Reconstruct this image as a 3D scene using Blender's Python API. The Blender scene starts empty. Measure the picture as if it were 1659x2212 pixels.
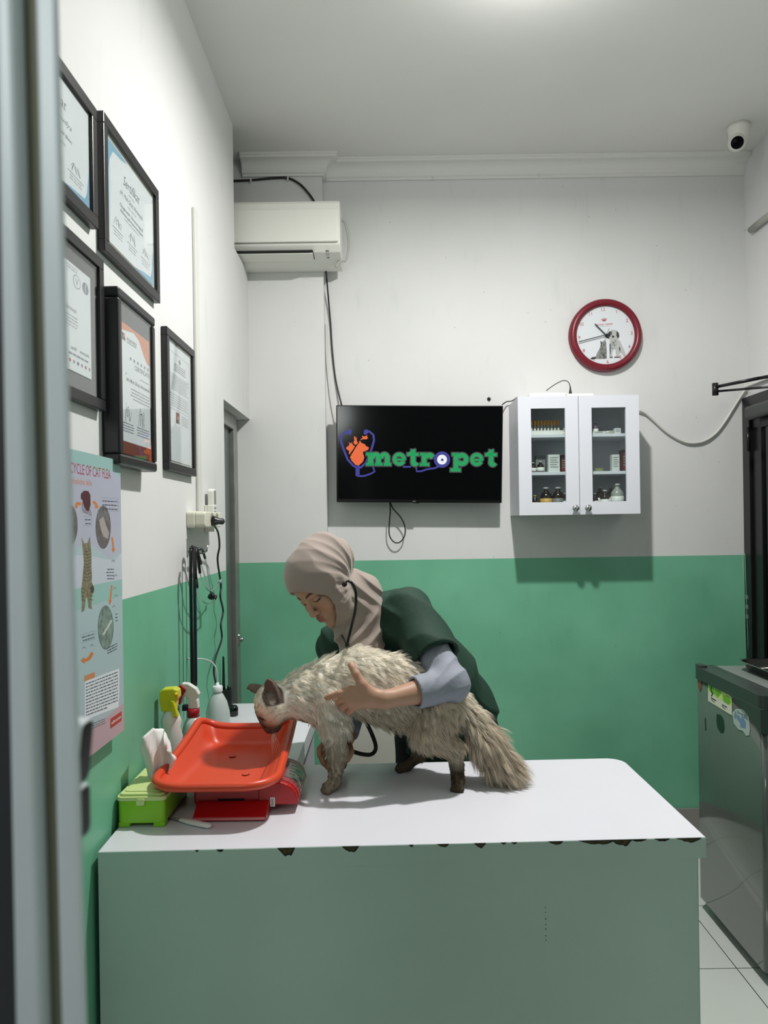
import bpy, math, random
import numpy as np
from mathutils import Vector, Matrix, kdtree
random.seed(7); np.random.seed(7)
PI = math.pi

# ------------------------------------------------------------------ camera, light, exposure
F = 1600.0; CX = 835.0; CY = 1133.0; ROLL = 0.015; CH = 1.60
scene = bpy.context.scene
col = scene.collection
cam_data = bpy.data.cameras.new('camera')
cam = bpy.data.objects.new('camera', cam_data); col.objects.link(cam)
cam_data.sensor_width = 36.0; cam_data.sensor_fit = 'AUTO'
cam_data.lens = F / 2212.0 * 36.0
cam_data.shift_x = -(CX - 829.5) / 2212.0
cam_data.shift_y = (CY - 1106.0) / 2212.0
cam_data.clip_start = 0.02
cam_data.dof.use_dof = True
cam_data.dof.focus_distance = 2.5
cam_data.dof.aperture_fstop = 5.4
cam.matrix_world = Matrix.Translation((0, 0, CH)) @ Matrix.Rotation(ROLL, 4, 'Y') @ Matrix.Rotation(PI / 2, 4, 'X')
scene.camera = cam

scene.view_settings.view_transform = 'Standard'
scene.view_settings.look = 'None'
scene.view_settings.exposure = 0.0
scene.view_settings.gamma = 1.0
scene.view_settings.use_curve_mapping = False

world = bpy.data.worlds.new('world'); scene.world = world
world.use_nodes = True
wbg = world.node_tree.nodes['Background']
wbg.inputs['Color'].default_value = (0.88, 1.0, 0.97, 1); wbg.inputs['Strength'].default_value = 0.07

LAMP = Vector((0.50, 2.30, CH + 1.73))
ld = bpy.data.lights.new('ceiling_lamp_light', 'AREA')
ld.shape = 'DISK'; ld.size = 0.09; ld.energy = 54; ld.color = (1.0, 0.99, 0.965)
lo_ = bpy.data.objects.new('ceiling_lamp_light', ld); col.objects.link(lo_); lo_.location = LAMP + Vector((0, 0, -0.04))
lg = bpy.data.lights.new('ceiling_lamp_glow', 'POINT'); lg.energy = 8; lg.color = (1.0, 0.99, 0.98); lg.shadow_soft_size = 0.04
lf = bpy.data.lights.new('added_front_fill', 'POINT'); lf.energy = 24; lf.color = (0.93, 1.0, 0.98); lf.shadow_soft_size = 0.22
lo3 = bpy.data.objects.new('added_front_fill', lf); col.objects.link(lo3); lo3.location = (-0.60, -0.45, CH + 0.85)  # unseen fill added behind the camera to brighten door edge and table front
lo2 = bpy.data.objects.new('ceiling_lamp_glow', lg); col.objects.link(lo2); lo2.location = LAMP + Vector((0, 0, -0.05))

# ------------------------------------------------------------------ image geometry helpers
def ray(px, py):
    u = px - CX; v = CY - py
    return (u + v * ROLL) / F, (v - u * ROLL) / F
def P(px, py, Y):
    a, b = ray(px, py); return Vector((a * Y, Y, CH + b * Y))
def WX(px, py, X):
    a, b = ray(px, py); Y = X / a; return Vector((X, Y, CH + b * Y))
def PZ(px, py, z):
    a, b = ray(px, py); Y = (z - CH) / b; return Vector((a * Y, Y, z))

def lin(c):
    c = c / 255.0
    return c / 12.92 if c <= 0.04045 else ((c + 0.055) / 1.055) ** 2.4
def rgb(r, g, b): return (lin(r), lin(g), lin(b), 1)

# ------------------------------------------------------------------ materials
MATS = {}
def mat(name, color, rough=0.5, metal=0.0, spec=0.5, noise=0.0, nscale=8.0, bump=0.0, bscale=60.0, emit=None, estr=1.0, coat=0.0, sss=0.0, trans=0.0, sheen=0.0):
    if name in MATS: return MATS[name]
    m = bpy.data.materials.new(name); m.use_nodes = True
    nt = m.node_tree; b = nt.nodes['Principled BSDF']
    b.inputs['Base Color'].default_value = color
    b.inputs['Roughness'].default_value = rough
    b.inputs['Metallic'].default_value = metal
    b.inputs['Specular IOR Level'].default_value = spec
    b.inputs['Coat Weight'].default_value = coat
    b.inputs['Transmission Weight'].default_value = trans
    b.inputs['Sheen Weight'].default_value = sheen
    if sss > 0:
        b.inputs['Subsurface Weight'].default_value = sss
        b.inputs['Subsurface Radius'].default_value = (0.6, 0.25, 0.15)
        b.inputs['Subsurface Scale'].default_value = 0.01
    if emit is not None:
        b.inputs['Emission Color'].default_value = emit
        b.inputs['Emission Strength'].default_value = estr
    tc = None
    if noise > 0 or bump > 0:
        tc = nt.nodes.new('ShaderNodeTexCoord')
    if noise > 0:
        n = nt.nodes.new('ShaderNodeTexNoise'); n.inputs['Scale'].default_value = nscale; n.inputs['Detail'].default_value = 5
        nt.links.new(tc.outputs['Object'], n.inputs['Vector'])
        r = nt.nodes.new('ShaderNodeMapRange'); r.inputs[1].default_value = 0.3; r.inputs[2].default_value = 0.7
        r.inputs[3].default_value = 1 - noise; r.inputs[4].default_value = 1 + noise * 0.5
        nt.links.new(n.outputs['Fac'], r.inputs[0])
        mx = nt.nodes.new('ShaderNodeVectorMath'); mx.operation = 'SCALE'
        mx.inputs[0].default_value = color[:3]
        nt.links.new(r.outputs[0], mx.inputs['Scale'])
        nt.links.new(mx.outputs[0], b.inputs['Base Color'])
    if bump > 0:
        n2 = nt.nodes.new('ShaderNodeTexNoise'); n2.inputs['Scale'].default_value = bscale; n2.inputs['Detail'].default_value = 4
        nt.links.new(tc.outputs['Object'], n2.inputs['Vector'])
        bp = nt.nodes.new('ShaderNodeBump'); bp.inputs['Strength'].default_value = bump; bp.inputs['Distance'].default_value = 0.01
        nt.links.new(n2.outputs['Fac'], bp.inputs['Height'])
        nt.links.new(bp.outputs[0], b.inputs['Normal'])
    MATS[name] = m
    return m

def attr_mat(name, rough=0.6, sss=0.0, spec=0.3, attr='tint', bump=0.0, bscale=200):
    m = mat(name, (0.5, 0.5, 0.5, 1), rough, spec=spec, sss=sss, bump=bump, bscale=bscale)
    nt = m.node_tree; a = nt.nodes.new('ShaderNodeAttribute'); a.attribute_name = attr
    nt.links.new(a.outputs['Color'], nt.nodes['Principled BSDF'].inputs['Base Color'])
    return m

def glass_mat(name, tint=(0.93, 0.96, 0.95, 1), refl=0.035):
    m = bpy.data.materials.new(name); m.use_nodes = True; nt = m.node_tree
    for n in list(nt.nodes): nt.nodes.remove(n)
    o = nt.nodes.new('ShaderNodeOutputMaterial'); t = nt.nodes.new('ShaderNodeBsdfTransparent'); g = nt.nodes.new('ShaderNodeBsdfGlossy')
    t.inputs[0].default_value = tint; g.inputs['Roughness'].default_value = 0.03
    mx = nt.nodes.new('ShaderNodeMixShader'); geo = nt.nodes.new('ShaderNodeNewGeometry'); dt = nt.nodes.new('ShaderNodeVectorMath'); dt.operation = 'DOT_PRODUCT'
    nt.links.new(geo.outputs['Normal'], dt.inputs[0]); nt.links.new(geo.outputs['Incoming'], dt.inputs[1])
    def mt(op, a, b):
        q = nt.nodes.new('ShaderNodeMath'); q.operation = op
        for i, v in enumerate((a, b)):
            if v is None: continue
            if isinstance(v, (int, float)): q.inputs[i].default_value = v
            else: nt.links.new(v, q.inputs[i])
        return q.outputs[0]
    ab = mt('ABSOLUTE', dt.outputs['Value'], None); fr = mt('ADD', mt('MULTIPLY', mt('POWER', mt('SUBTRACT', 1.0, ab), 5.0), 0.95), refl)
    nt.links.new(fr, mx.inputs[0]); nt.links.new(t.outputs[0], mx.inputs[1]); nt.links.new(g.outputs[0], mx.inputs[2])
    nt.links.new(mx.outputs[0], o.inputs[0]); MATS[name] = m
    return m

GREEN_Z = CH - 0.184
def wall_material(name='painted_wall'):
    m = bpy.data.materials.new(name); m.use_nodes = True; nt = m.node_tree; L = nt.links
    b = nt.nodes['Principled BSDF']
    geo = nt.nodes.new('ShaderNodeNewGeometry'); sep = nt.nodes.new('ShaderNodeSeparateXYZ'); L.new(geo.outputs['Position'], sep.inputs[0])
    cmp_ = nt.nodes.new('ShaderNodeMath'); cmp_.operation = 'LESS_THAN'; cmp_.inputs[1].default_value = GREEN_Z; L.new(sep.outputs['Z'], cmp_.inputs[0])
    def noise(scale, detail=4, vec=None):
        n = nt.nodes.new('ShaderNodeTexNoise'); n.inputs['Scale'].default_value = scale; n.inputs['Detail'].default_value = detail
        L.new(vec or geo.outputs['Position'], n.inputs['Vector']); return n.outputs['Fac']
    def ramp(fac, stops):
        r = nt.nodes.new('ShaderNodeValToRGB'); e = r.color_ramp.elements
        e[0].position, e[0].color = stops[0]; e[1].position, e[1].color = stops[1]
        for p_, c_ in stops[2:]:
            k = e.new(p_); k.color = c_
        L.new(fac, r.inputs[0]); return r.outputs[0]
    white = ramp(noise(1.6), [(0.3, (0.64, 0.64, 0.63, 1)), (0.7, (0.685, 0.685, 0.677, 1))])
    green = ramp(noise(2.2, 6), [(0.32, (0.130, 0.385, 0.245, 1)), (0.68, (0.185, 0.49, 0.325, 1))])
    # scuffs and small marks
    mp = nt.nodes.new('ShaderNodeMapping'); mp.inputs['Scale'].default_value = (6, 6, 1.5); L.new(geo.outputs['Position'], mp.inputs[0])
    scuff = ramp(noise(3.0, 8, mp.outputs[0]), [(0.60, (1, 1, 1, 1)), (0.78, (0.72, 0.76, 0.74, 1))])
    vor = nt.nodes.new('ShaderNodeTexVoronoi'); vor.inputs['Scale'].default_value = 9; vor.inputs['Randomness'].default_value = 1; L.new(geo.outputs['Position'], vor.inputs['Vector'])
    dots = ramp(vor.outputs['Distance'], [(0.022, (0.35, 0.38, 0.36, 1)), (0.05, (1, 1, 1, 1))])
    mix = nt.nodes.new('ShaderNodeMix'); mix.data_type = 'RGBA'
    L.new(cmp_.outputs[0], mix.inputs[0]); L.new(white, mix.inputs[6]); L.new(green, mix.inputs[7])
    m1 = nt.nodes.new('ShaderNodeMix'); m1.data_type = 'RGBA'; m1.blend_type = 'MULTIPLY'; m1.inputs[0].default_value = 0.25
    L.new(mix.outputs[2], m1.inputs[6]); L.new(scuff, m1.inputs[7])
    m2 = nt.nodes.new('ShaderNodeMix'); m2.data_type = 'RGBA'; m2.blend_type = 'MULTIPLY'; m2.inputs[0].default_value = 0.35
    L.new(m1.outputs[2], m2.inputs[6]); L.new(dots, m2.inputs[7])
    L.new(m2.outputs[2], b.inputs['Base Color'])
    rr = nt.nodes.new('ShaderNodeMapRange'); rr.inputs[3].default_value = 0.75; rr.inputs[4].default_value = 0.42
    L.new(cmp_.outputs[0], rr.inputs[0]); L.new(rr.outputs[0], b.inputs['Roughness'])
    bp = nt.nodes.new('ShaderNodeBump'); bp.inputs['Strength'].default_value = 0.25; bp.inputs['Distance'].default_value = 0.006
    L.new(noise(7, 5), bp.inputs['Height']); L.new(bp.outputs[0], b.inputs['Normal'])
    return m

def tile_material():
    m = bpy.data.materials.new('floor_tiles'); m.use_nodes = True; nt = m.node_tree; L = nt.links; b = nt.nodes['Principled BSDF']
    geo = nt.nodes.new('ShaderNodeNewGeometry'); sep = nt.nodes.new('ShaderNodeSeparateXYZ'); L.new(geo.outputs['Position'], sep.inputs[0])
    outs = []
    for ax, off in (('X', 1.224), ('Y', 2.64)):
        a = nt.nodes.new('ShaderNodeMath'); a.operation = 'SUBTRACT'; a.inputs[1].default_value = off - 0.43 * 20; L.new(sep.outputs[ax], a.inputs[0])
        d = nt.nodes.new('ShaderNodeMath'); d.operation = 'DIVIDE'; d.inputs[1].default_value = 0.43; L.new(a.outputs[0], d.inputs[0])
        f = nt.nodes.new('ShaderNodeMath'); f.operation = 'FRACT'; L.new(d.outputs[0], f.inputs[0])
        p = nt.nodes.new('ShaderNodeMath'); p.operation = 'PINGPONG'; p.inputs[1].default_value = 0.5; L.new(f.outputs[0], p.inputs[0])
        c = nt.nodes.new('ShaderNodeMath'); c.operation = 'LESS_THAN'; c.inputs[1].default_value = 0.004; L.new(p.outputs[0], c.inputs[0])
        outs.append(c.outputs[0])
    mx = nt.nodes.new('ShaderNodeMath'); mx.operation = 'MAXIMUM'; L.new(outs[0], mx.inputs[0]); L.new(outs[1], mx.inputs[1])
    mix = nt.nodes.new('ShaderNodeMix'); mix.data_type = 'RGBA'; mix.inputs[6].default_value = (0.62, 0.64, 0.61, 1); mix.inputs[7].default_value = (0.03, 0.04, 0.035, 1)
    L.new(mx.outputs[0], mix.inputs[0]); L.new(mix.outputs[2], b.inputs['Base Color']); b.inputs['Roughness'].default_value = 0.18
    return m

# ------------------------------------------------------------------ mesh builder
def frame(z):
    z = Vector(z).normalized()
    x = Vector((1, 0, 0)) if abs(z.x) < 0.9 else Vector((0, 1, 0))
    y = z.cross(x).normalized(); x = y.cross(z).normalized()
    return x, y, z

def catmull(pts, n=8):
    pts = [Vector(p) for p in pts]
    if len(pts) < 3: return pts
    out = []
    q = [pts[0] * 2 - pts[1]] + pts + [pts[-1] * 2 - pts[-2]]
    for i in range(1, len(q) - 2):
        a, b, c, d = q[i - 1:i + 3]
        for k in range(n):
            t = k / n
            out.append(0.5 * ((2 * b) + (c - a) * t + (2 * a - 5 * b + 4 * c - d) * t * t + (3 * b - a - 3 * c + d) * t ** 3))
    out.append(pts[-1]); return out

class MB:
    def __init__(s): s.v = []; s.f = []; s.m = []; s.sm = []; s.mats = []
    def mi(s, m):
        if m is None: return 0
        if m not in s.mats: s.mats.append(m)
        return s.mats.index(m)
    def add(s, vs, fs, m=None, smooth=False):
        o = len(s.v); s.v += [tuple(v) for v in vs]; k = s.mi(m)
        for f in fs: s.f.append([o + i for i in f]); s.m.append(k); s.sm.append(smooth)
        return s
    def box(s, lo, hi, m=None, M=None):
        x0, y0, z0 = lo; x1, y1, z1 = hi
        vs = [Vector(p) for p in ((x0, y0, z0), (x1, y0, z0), (x1, y1, z0), (x0, y1, z0), (x0, y0, z1), (x1, y0, z1), (x1, y1, z1), (x0, y1, z1))]
        if M is not None: vs = [M @ v for v in vs]
        return s.add(vs, [(0, 3, 2, 1), (4, 5, 6, 7), (0, 1, 5, 4), (1, 2, 6, 5), (2, 3, 7, 6), (3, 0, 4, 7)], m)
    def rbox(s, lo, hi, r, m=None, M=None, axis=1, seg=4, smooth=False):
        """box with rounded outline in the plane across `axis`"""
        ax = [0, 1, 2]; ax.remove(axis); a, b = ax
        r = min(r, (hi[a] - lo[a]) / 2.001, (hi[b] - lo[b]) / 2.001)
        out = []
        for (ca, cb, s0) in ((hi[a] - r, hi[b] - r, 0), (lo[a] + r, hi[b] - r, 1), (lo[a] + r, lo[b] + r, 2), (hi[a] - r, lo[b] + r, 3)):
            for k in range(seg + 1):
                t = (s0 + k / seg) * PI / 2; out.append((ca + r * math.cos(t), cb + r * math.sin(t)))
        return s.prism(out, a, b, axis, lo[axis], hi[axis], m, M, smooth)
    def prism(s, out, a, b, axis, l, h, m=None, M=None, smooth=False):
        n = len(out); vs = []
        for lev in (l, h):
            for p in out:
                v = [0, 0, 0]; v[a] = p[0]; v[b] = p[1]; v[axis] = lev; vs.append(Vector(v))
        if M is not None: vs = [M @ v for v in vs]
        fs = [[i, (i + 1) % n, n + (i + 1) % n, n + i] for i in range(n)]
        s.add(vs, fs, m, smooth); o = len(s.v) - 2 * n; k = s.mi(m)
        s.f.append([o + i for i in range(n)][::-1]); s.m.append(k); s.sm.append(False)
        s.f.append([o + n + i for i in range(n)]); s.m.append(k); s.sm.append(False)
        return s
    def tube(s, pts, r, m=None, n=8, sm=True, cap=True, flat=1.0):
        pts = [Vector(p) for p in pts]; N = len(pts)
        rs = r if isinstance(r, (list, tuple)) else [r] * N
        if len(rs) != N: rs = [rs[0] + (rs[-1] - rs[0]) * i / (N - 1) for i in range(N)]
        t0 = (pts[1] - pts[0]).normalized(); x, y, _ = frame(t0); vs = []
        for i, p in enumerate(pts):
            t = (pts[min(i + 1, N - 1)] - pts[max(i - 1, 0)]).normalized()
            x = (x - t * x.dot(t)).normalized(); y = t.cross(x)
            for k in range(n):
                a = 2 * PI * k / n; vs.append(p + x * (rs[i] * math.cos(a)) + y * (rs[i] * flat * math.sin(a)))
        fs = []
        for i in range(N - 1):
            for k in range(n):
                fs.append((i * n + k, i * n + (k + 1) % n, (i + 1) * n + (k + 1) % n, (i + 1) * n + k))
        if cap: fs.append(tuple(range(n))[::-1]); fs.append(tuple((N - 1) * n + k for k in range(n)))
        return s.add(vs, fs, m, sm)
    def lathe(s, prof, base, axis=(0, 0, 1), m=None, n=24, sm=True, M=None, sx=1.0, sy=1.0):
        """prof: list of (r, h)"""
        x, y, z = frame(axis); base = Vector(base); vs = []; fs = []
        for r, h in prof:
            for k in range(n):
                a = 2 * PI * k / n; v = base + x * (r * sx * math.cos(a)) + y * (r * sy * math.sin(a)) + z * h
                vs.append(M @ v if M is not None else v)
        for i in range(len(prof) - 1):
            for k in range(n):
                fs.append((i * n + k, i * n + (k + 1) % n, (i + 1) * n + (k + 1) % n, (i + 1) * n + k))
        fs.append(tuple(range(n))[::-1]); fs.append(tuple((len(prof) - 1) * n + k for k in range(n)))
        return s.add(vs, fs, m, sm)
    def ball(s, c, r, m=None, n=16, M=None):
        c = Vector(c); r = (r, r, r) if not isinstance(r, (tuple, list)) else r
        vs = []; fs = []; k = n // 2
        for i in range(k + 1):
            t = PI * i / k
            for j in range(n):
                a = 2 * PI * j / n; v = Vector((r[0] * math.sin(t) * math.cos(a), r[1] * math.sin(t) * math.sin(a), -r[2] * math.cos(t)))
                vs.append(c + (M @ v if M is not None else v))
        for i in range(k):
            for j in range(n): fs.append((i * n + j, i * n + (j + 1) % n, (i + 1) * n + (j + 1) % n, (i + 1) * n + j))
        return s.add(vs, fs, m, True)
    def flat(s, pts2, T, m=None, h=0.0):
        """polygon on a plane: T(u, v, h) -> world"""
        return s.add([T(p[0], p[1], h) for p in pts2], [list(range(len(pts2)))], m)
    def disc(s, c, r, T, m=None, h=0.0, n=28, ry=None):
        ry = ry or r
        return s.flat([(c[0] + r * math.cos(2 * PI * k / n), c[1] + ry * math.sin(2 * PI * k / n)) for k in range(n)], T, m, h)
    def stroke(s, pts, w, T, m=None, h=0.0, closed=False):
        q = [Vector((p[0], p[1])) for p in pts]; q = [p for i, p in enumerate(q) if i == 0 or (p - q[i - 1]).length > 1e-9]
        if len(q) < 2: return s
        L_ = []; R_ = []
        for i, p in enumerate(q):
            d = (q[min(i + 1, len(q) - 1)] - q[max(i - 1, 0)])
            if d.length < 1e-9: d = q[min(i + 1, len(q) - 1)] - p
            if d.length < 1e-9: d = Vector((1, 0))
            d.normalize(); n_ = Vector((-d.y, d.x)) * w / 2; e = d * w * 0.25 * ((i == len(q) - 1) - (i == 0)); L_.append(p + n_ + e); R_.append(p - n_ + e)
        n = len(q); return s.add([T(p.x, p.y, h) for p in R_ + L_], [[i, i + 1, n + i + 1, n + i] for i in range(n - 1)], m)
    def text(s, body, x0, y0, height, T, m=None, h=0.0, width=None, bold=0.0, shear=0.0, align='LEFT'):
        c = bpy.data.curves.new('tmp', 'FONT'); c.body = body; c.size = 1.0; c.offset = bold; c.shear = shear; c.resolution_u = 3
        o = bpy.data.objects.new('tmp', c); col.objects.link(o)
        bpy.context.view_layer.update()
        me = o.evaluated_get(bpy.context.evaluated_depsgraph_get()).to_mesh()
        vs = [v.co.copy() for v in me.vertices]; fs = [list(p.vertices) for p in me.polygons]
        o.evaluated_get(bpy.context.evaluated_depsgraph_get()).to_mesh_clear()
        bpy.data.objects.remove(o); bpy.data.curves.remove(c)
        if not vs: return s
        xs = [v.x for v in vs]; x_a = min(xs); x_b = max(xs)
        k = height / 0.72; kx = k if width is None else width / (x_b - x_a)
        off = 0 if align == 'LEFT' else ((x_b - x_a) * kx / 2 if align == 'CENTER' else (x_b - x_a) * kx)
        return s.add([T(x0 + (v.x - x_a) * kx - off, y0 + v.y * k, h) for v in vs], fs, m)
    def build(s, name, m=None, parent=None, smooth=None, bevel=0.0, origin=None, **props):
        o_ = origin
        if parent is not None: o_ = parent.get('_o'); o_ = Vector(o_) if o_ is not None else Vector((0, 0, 0))
        if o_ is None:
            a = np.array(s.v); o_ = Vector((float((a[:, 0].min() + a[:, 0].max()) / 2), float((a[:, 1].min() + a[:, 1].max()) / 2), float(a[:, 2].min())))
        o_ = Vector(o_)
        me = bpy.data.meshes.new(name)
        me.from_pydata([tuple(Vector(v) - o_) for v in s.v], [], s.f)
        mats = s.mats if s.mats else [m]
        for q in mats: me.materials.append(q if q is not None else m)
        if m is not None and s.mats and m not in s.mats: pass
        me.polygons.foreach_set('material_index', s.m)
        me.polygons.foreach_set('use_smooth', [bool(x) if smooth is None else smooth for x in s.sm])
        me.update()
        o = bpy.data.objects.new(name, me); col.objects.link(o)
        o['_o'] = tuple(o_)
        if parent is not None: o.parent = parent
        else: o.location = o_
        if bevel > 0:
            bv = o.modifiers.new('bevel', 'BEVEL'); bv.width = bevel; bv.segments = 2; bv.limit_method = 'ANGLE'; bv.angle_limit = 0.6
        for k, v in props.items(): o[k] = v
        return o

def thing(name, label, cat, loc, group=None):
    o = bpy.data.objects.new(name, None); col.objects.link(o); o.location = Vector(loc); o.empty_display_size = 0.05
    o['_o'] = tuple(Vector(loc)); o['label'] = label; o['category'] = cat
    if group: o['group'] = group
    return o
def tag(o, label, cat, group=None):
    o['label'] = label; o['category'] = cat
    if group: o['group'] = group
    return o
def struct(o): o['kind'] = 'structure'; return o
def dup(root, loc, label=None, scale=None, rz=0):
    r = root.copy(); col.objects.link(r); r.location = Vector(loc); r.rotation_euler = (0, 0, rz)
    if scale: r.scale = scale
    if label: r['label'] = label
    for ch in list(root.children):
        c = ch.copy(); col.objects.link(c); c.parent = r
        for g in ch.children:
            d = g.copy(); col.objects.link(d); d.parent = c
    return r

# ------------------------------------------------------------------ implicit surfaces (surface nets)
def seg_d(Pt, a, b, ra, rb, flat=None):
    a = np.array(a, np.float32); b = np.array(b, np.float32); ab = b - a
    t = np.clip(((Pt - a) @ ab) / max(float(ab @ ab), 1e-12), 0, 1)
    q = Pt - a - t[:, None] * ab
    if flat is not None: q = q * np.array(flat, np.float32)
    return np.sqrt((q * q).sum(1)) - (ra + (rb - ra) * t)
def ell_d(Pt, c, r, R=None):
    q = Pt - np.array(c, np.float32)
    if R is not None: q = q @ np.array(R, np.float32)      # columns = local axes
    r = np.array(r, np.float32)
    k0 = np.sqrt(((q / r) ** 2).sum(1)); k1 = np.sqrt(((q / (r * r)) ** 2).sum(1)) + 1e-9
    return k0 * (k0 - 1) / k1
def smin(a, b, k):
    h = np.clip(0.5 + 0.5 * (b - a) / k, 0, 1)
    return b + (a - b) * h - k * h * (1 - h)
def smax(a, b, k): return -smin(-a, -b, k)
def chain(Pt, pts, rs, k=0.01, flat=None):
    d = None
    for i in range(len(pts) - 1):
        e = seg_d(Pt, pts[i], pts[i + 1], rs[i], rs[i + 1], flat)
        d = e if d is None else np.minimum(d, e)
    return d

def polygonize(f, lo, hi, h):
    lo = np.array(lo, np.float32); n = np.ceil((np.array(hi) - lo) / h).astype(int) + 1
    ax = [lo[i] + h * np.arange(n[i], dtype=np.float32) for i in range(3)]
    G = np.stack(np.meshgrid(*ax, indexing='ij'), -1).reshape(-1, 3)
    V = np.empty(len(G), np.float32)
    for i in range(0, len(G), 400000): V[i:i + 400000] = f(G[i:i + 400000])
    V = V.reshape(n); V[V == 0] = 1e-7
    S = V < 0; nx, ny, nz = n
    acc = np.zeros((nx - 1, ny - 1, nz - 1, 3), np.float32); cnt = np.zeros((nx - 1, ny - 1, nz - 1), np.float32)
    cs = [(i, j, k) for i in (0, 1) for j in (0, 1) for k in (0, 1)]
    for c in cs:
        for a in range(3):
            if c[a]: continue
            d = list(c); d[a] = 1
            A = V[c[0]:c[0] + nx - 1, c[1]:c[1] + ny - 1, c[2]:c[2] + nz - 1]; B = V[d[0]:d[0] + nx - 1, d[1]:d[1] + ny - 1, d[2]:d[2] + nz - 1]
            cr = (A < 0) != (B < 0); t = np.where(cr, A / np.where(cr, A - B, 1), 0)
            for q in range(3): acc[..., q] += np.where(cr, c[q] + (t if q == a else 0), 0)
            cnt += cr
    act = cnt > 0; idx = -np.ones(act.shape, np.int64); ids = np.argwhere(act); idx[act] = np.arange(len(ids))
    verts = lo + (ids + acc[act] / cnt[act][:, None]) * h
    quads = []
    for a in range(3):
        b, c = (a + 1) % 3, (a + 2) % 3
        sl0 = [slice(None)] * 3; sl1 = [slice(None)] * 3; sl0[a] = slice(0, -1); sl1[a] = slice(1, None)
        A = S[tuple(sl0)]; B = S[tuple(sl1)]; e = np.argwhere(A != B)
        e = e[(e[:, b] > 0) & (e[:, c] > 0) & (e[:, b] < n[b] - 1) & (e[:, c] < n[c] - 1)]
        if not len(e): continue
        inside = A[tuple(e.T)]
        def g(db, dc):
            q = e.copy(); q[:, b] -= db; q[:, c] -= dc; return idx[tuple(q.T)]
        Q = np.stack([g(1, 1), g(0, 1), g(0, 0), g(1, 0)], 1)
        Q[~inside] = Q[~inside][:, ::-1]; quads.append(Q)
    return verts, np.concatenate(quads)

def mesh_obj(name, verts, quads, m, parent=None, origin=None, colors=None, smooth=True, attr='tint'):
    o_ = Vector(parent['_o']) if parent is not None else Vector(origin)
    v = (np.asarray(verts, np.float64) - np.array(o_)).astype(np.float32); quads = np.asarray(quads, np.int32)
    me = bpy.data.meshes.new(name); me.vertices.add(len(v)); me.vertices.foreach_set('co', v.ravel())
    k = quads.shape[1]
    me.loops.add(quads.size); me.loops.foreach_set('vertex_index', quads.ravel())
    me.polygons.add(len(quads)); me.polygons.foreach_set('loop_start', np.arange(0, quads.size, k, dtype=np.int32))
    try: me.polygons.foreach_set('loop_total', np.full(len(quads), k, np.int32))
    except Exception: pass
    me.polygons.foreach_set('use_smooth', np.full(len(quads), smooth))
    me.update(calc_edges=True); me.validate()
    if colors is not None:
        at = me.color_attributes.new(attr, 'FLOAT_COLOR', 'POINT')
        c4 = np.ones((len(v), 4), np.float32); c4[:, :3] = colors; at.data.foreach_set('color', c4.ravel())
    me.materials.append(m)
    o = bpy.data.objects.new(name, me); col.objects.link(o); o['_o'] = tuple(o_)
    if parent is not None: o.parent = parent
    else: o.location = o_
    return o

# ------------------------------------------------------------------ the room
M_wall = wall_material(); M_floor = tile_material()
M_ceil = mat('ceiling_paint', rgb(222, 222, 218), 0.8, noise=0.03, nscale=2, bump=0.1, bscale=6)
M_trim = mat('cornice_plaster', rgb(218, 218, 214), 0.6, bump=0.1, bscale=30)
XL = -0.685; XR = 1.87; YP = 3.76; YB = 3.82; ZC = CH + 1.86; Y0 = -2.6
AX0 = -1.7
zo = CH + 1.29; yo = 3.43; zd = CH + 0.543; yd = 3.15
w = MB()
w.box((XL - 0.12, 0.30, 0), (XL, yd, ZC)); w.box((XL - 0.12, yd, zd), (XL, yo, ZC)); w.box((XL - 0.12, yo, zd), (XL, YP + 0.06, zo))
struct(w.build('wall_left', M_wall, origin=(XL, 1.7, 0)))
w = MB(); w.box((AX0, YB, 0), (XR + 0.15, YB + 0.1, ZC)); w.box((AX0, YP, 0), (P(703, 900, YP).x, YB, ZC))
struct(w.build('wall_back', M_wall, origin=(0.5, YB, 0)))
dz = CH + 0.622; dy0 = 2.75
w = MB(); w.box((XR, Y0, 0), (XR + 0.12, dy0, ZC)); w.box((XR, dy0, dz), (XR + 0.12, YB, ZC))
struct(w.build('wall_right', M_wall, origin=(XR, 1.7, 0)))
struct(MB().box((AX0, Y0, -0.05), (XR + 0.12, YB + 0.1, 0)).build('floor', M_floor, origin=(0.5, 1.7, 0)))
struct(MB().box((AX0, Y0, ZC), (XR + 0.12, YB + 0.1, ZC + 0.05)).build('ceiling', M_ceil, origin=(0.5, 1.7, ZC)))
M_base = mat('grey_baseboard_tile', rgb(140, 138, 134), 0.3)
struct(MB().box((XL, YB - 0.012, 0), (XR, YB, 0.115)).build('baseboard_back', M_base))
# wall of the neighbouring room seen through the opening above the air conditioner
struct(MB().box((AX0 - 0.1, 2.6, 0), (AX0, YB + 0.1, ZC)).build('wall_side', M_wall, origin=(AX0, 3.2, 0)))
# cornice: profile swept along back wall, stepping forward round the pillar
prof = [(0, -0.135), (0.012, -0.135), (0.012, -0.118), (0.022, -0.112), (0.022, -0.104)]

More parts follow.
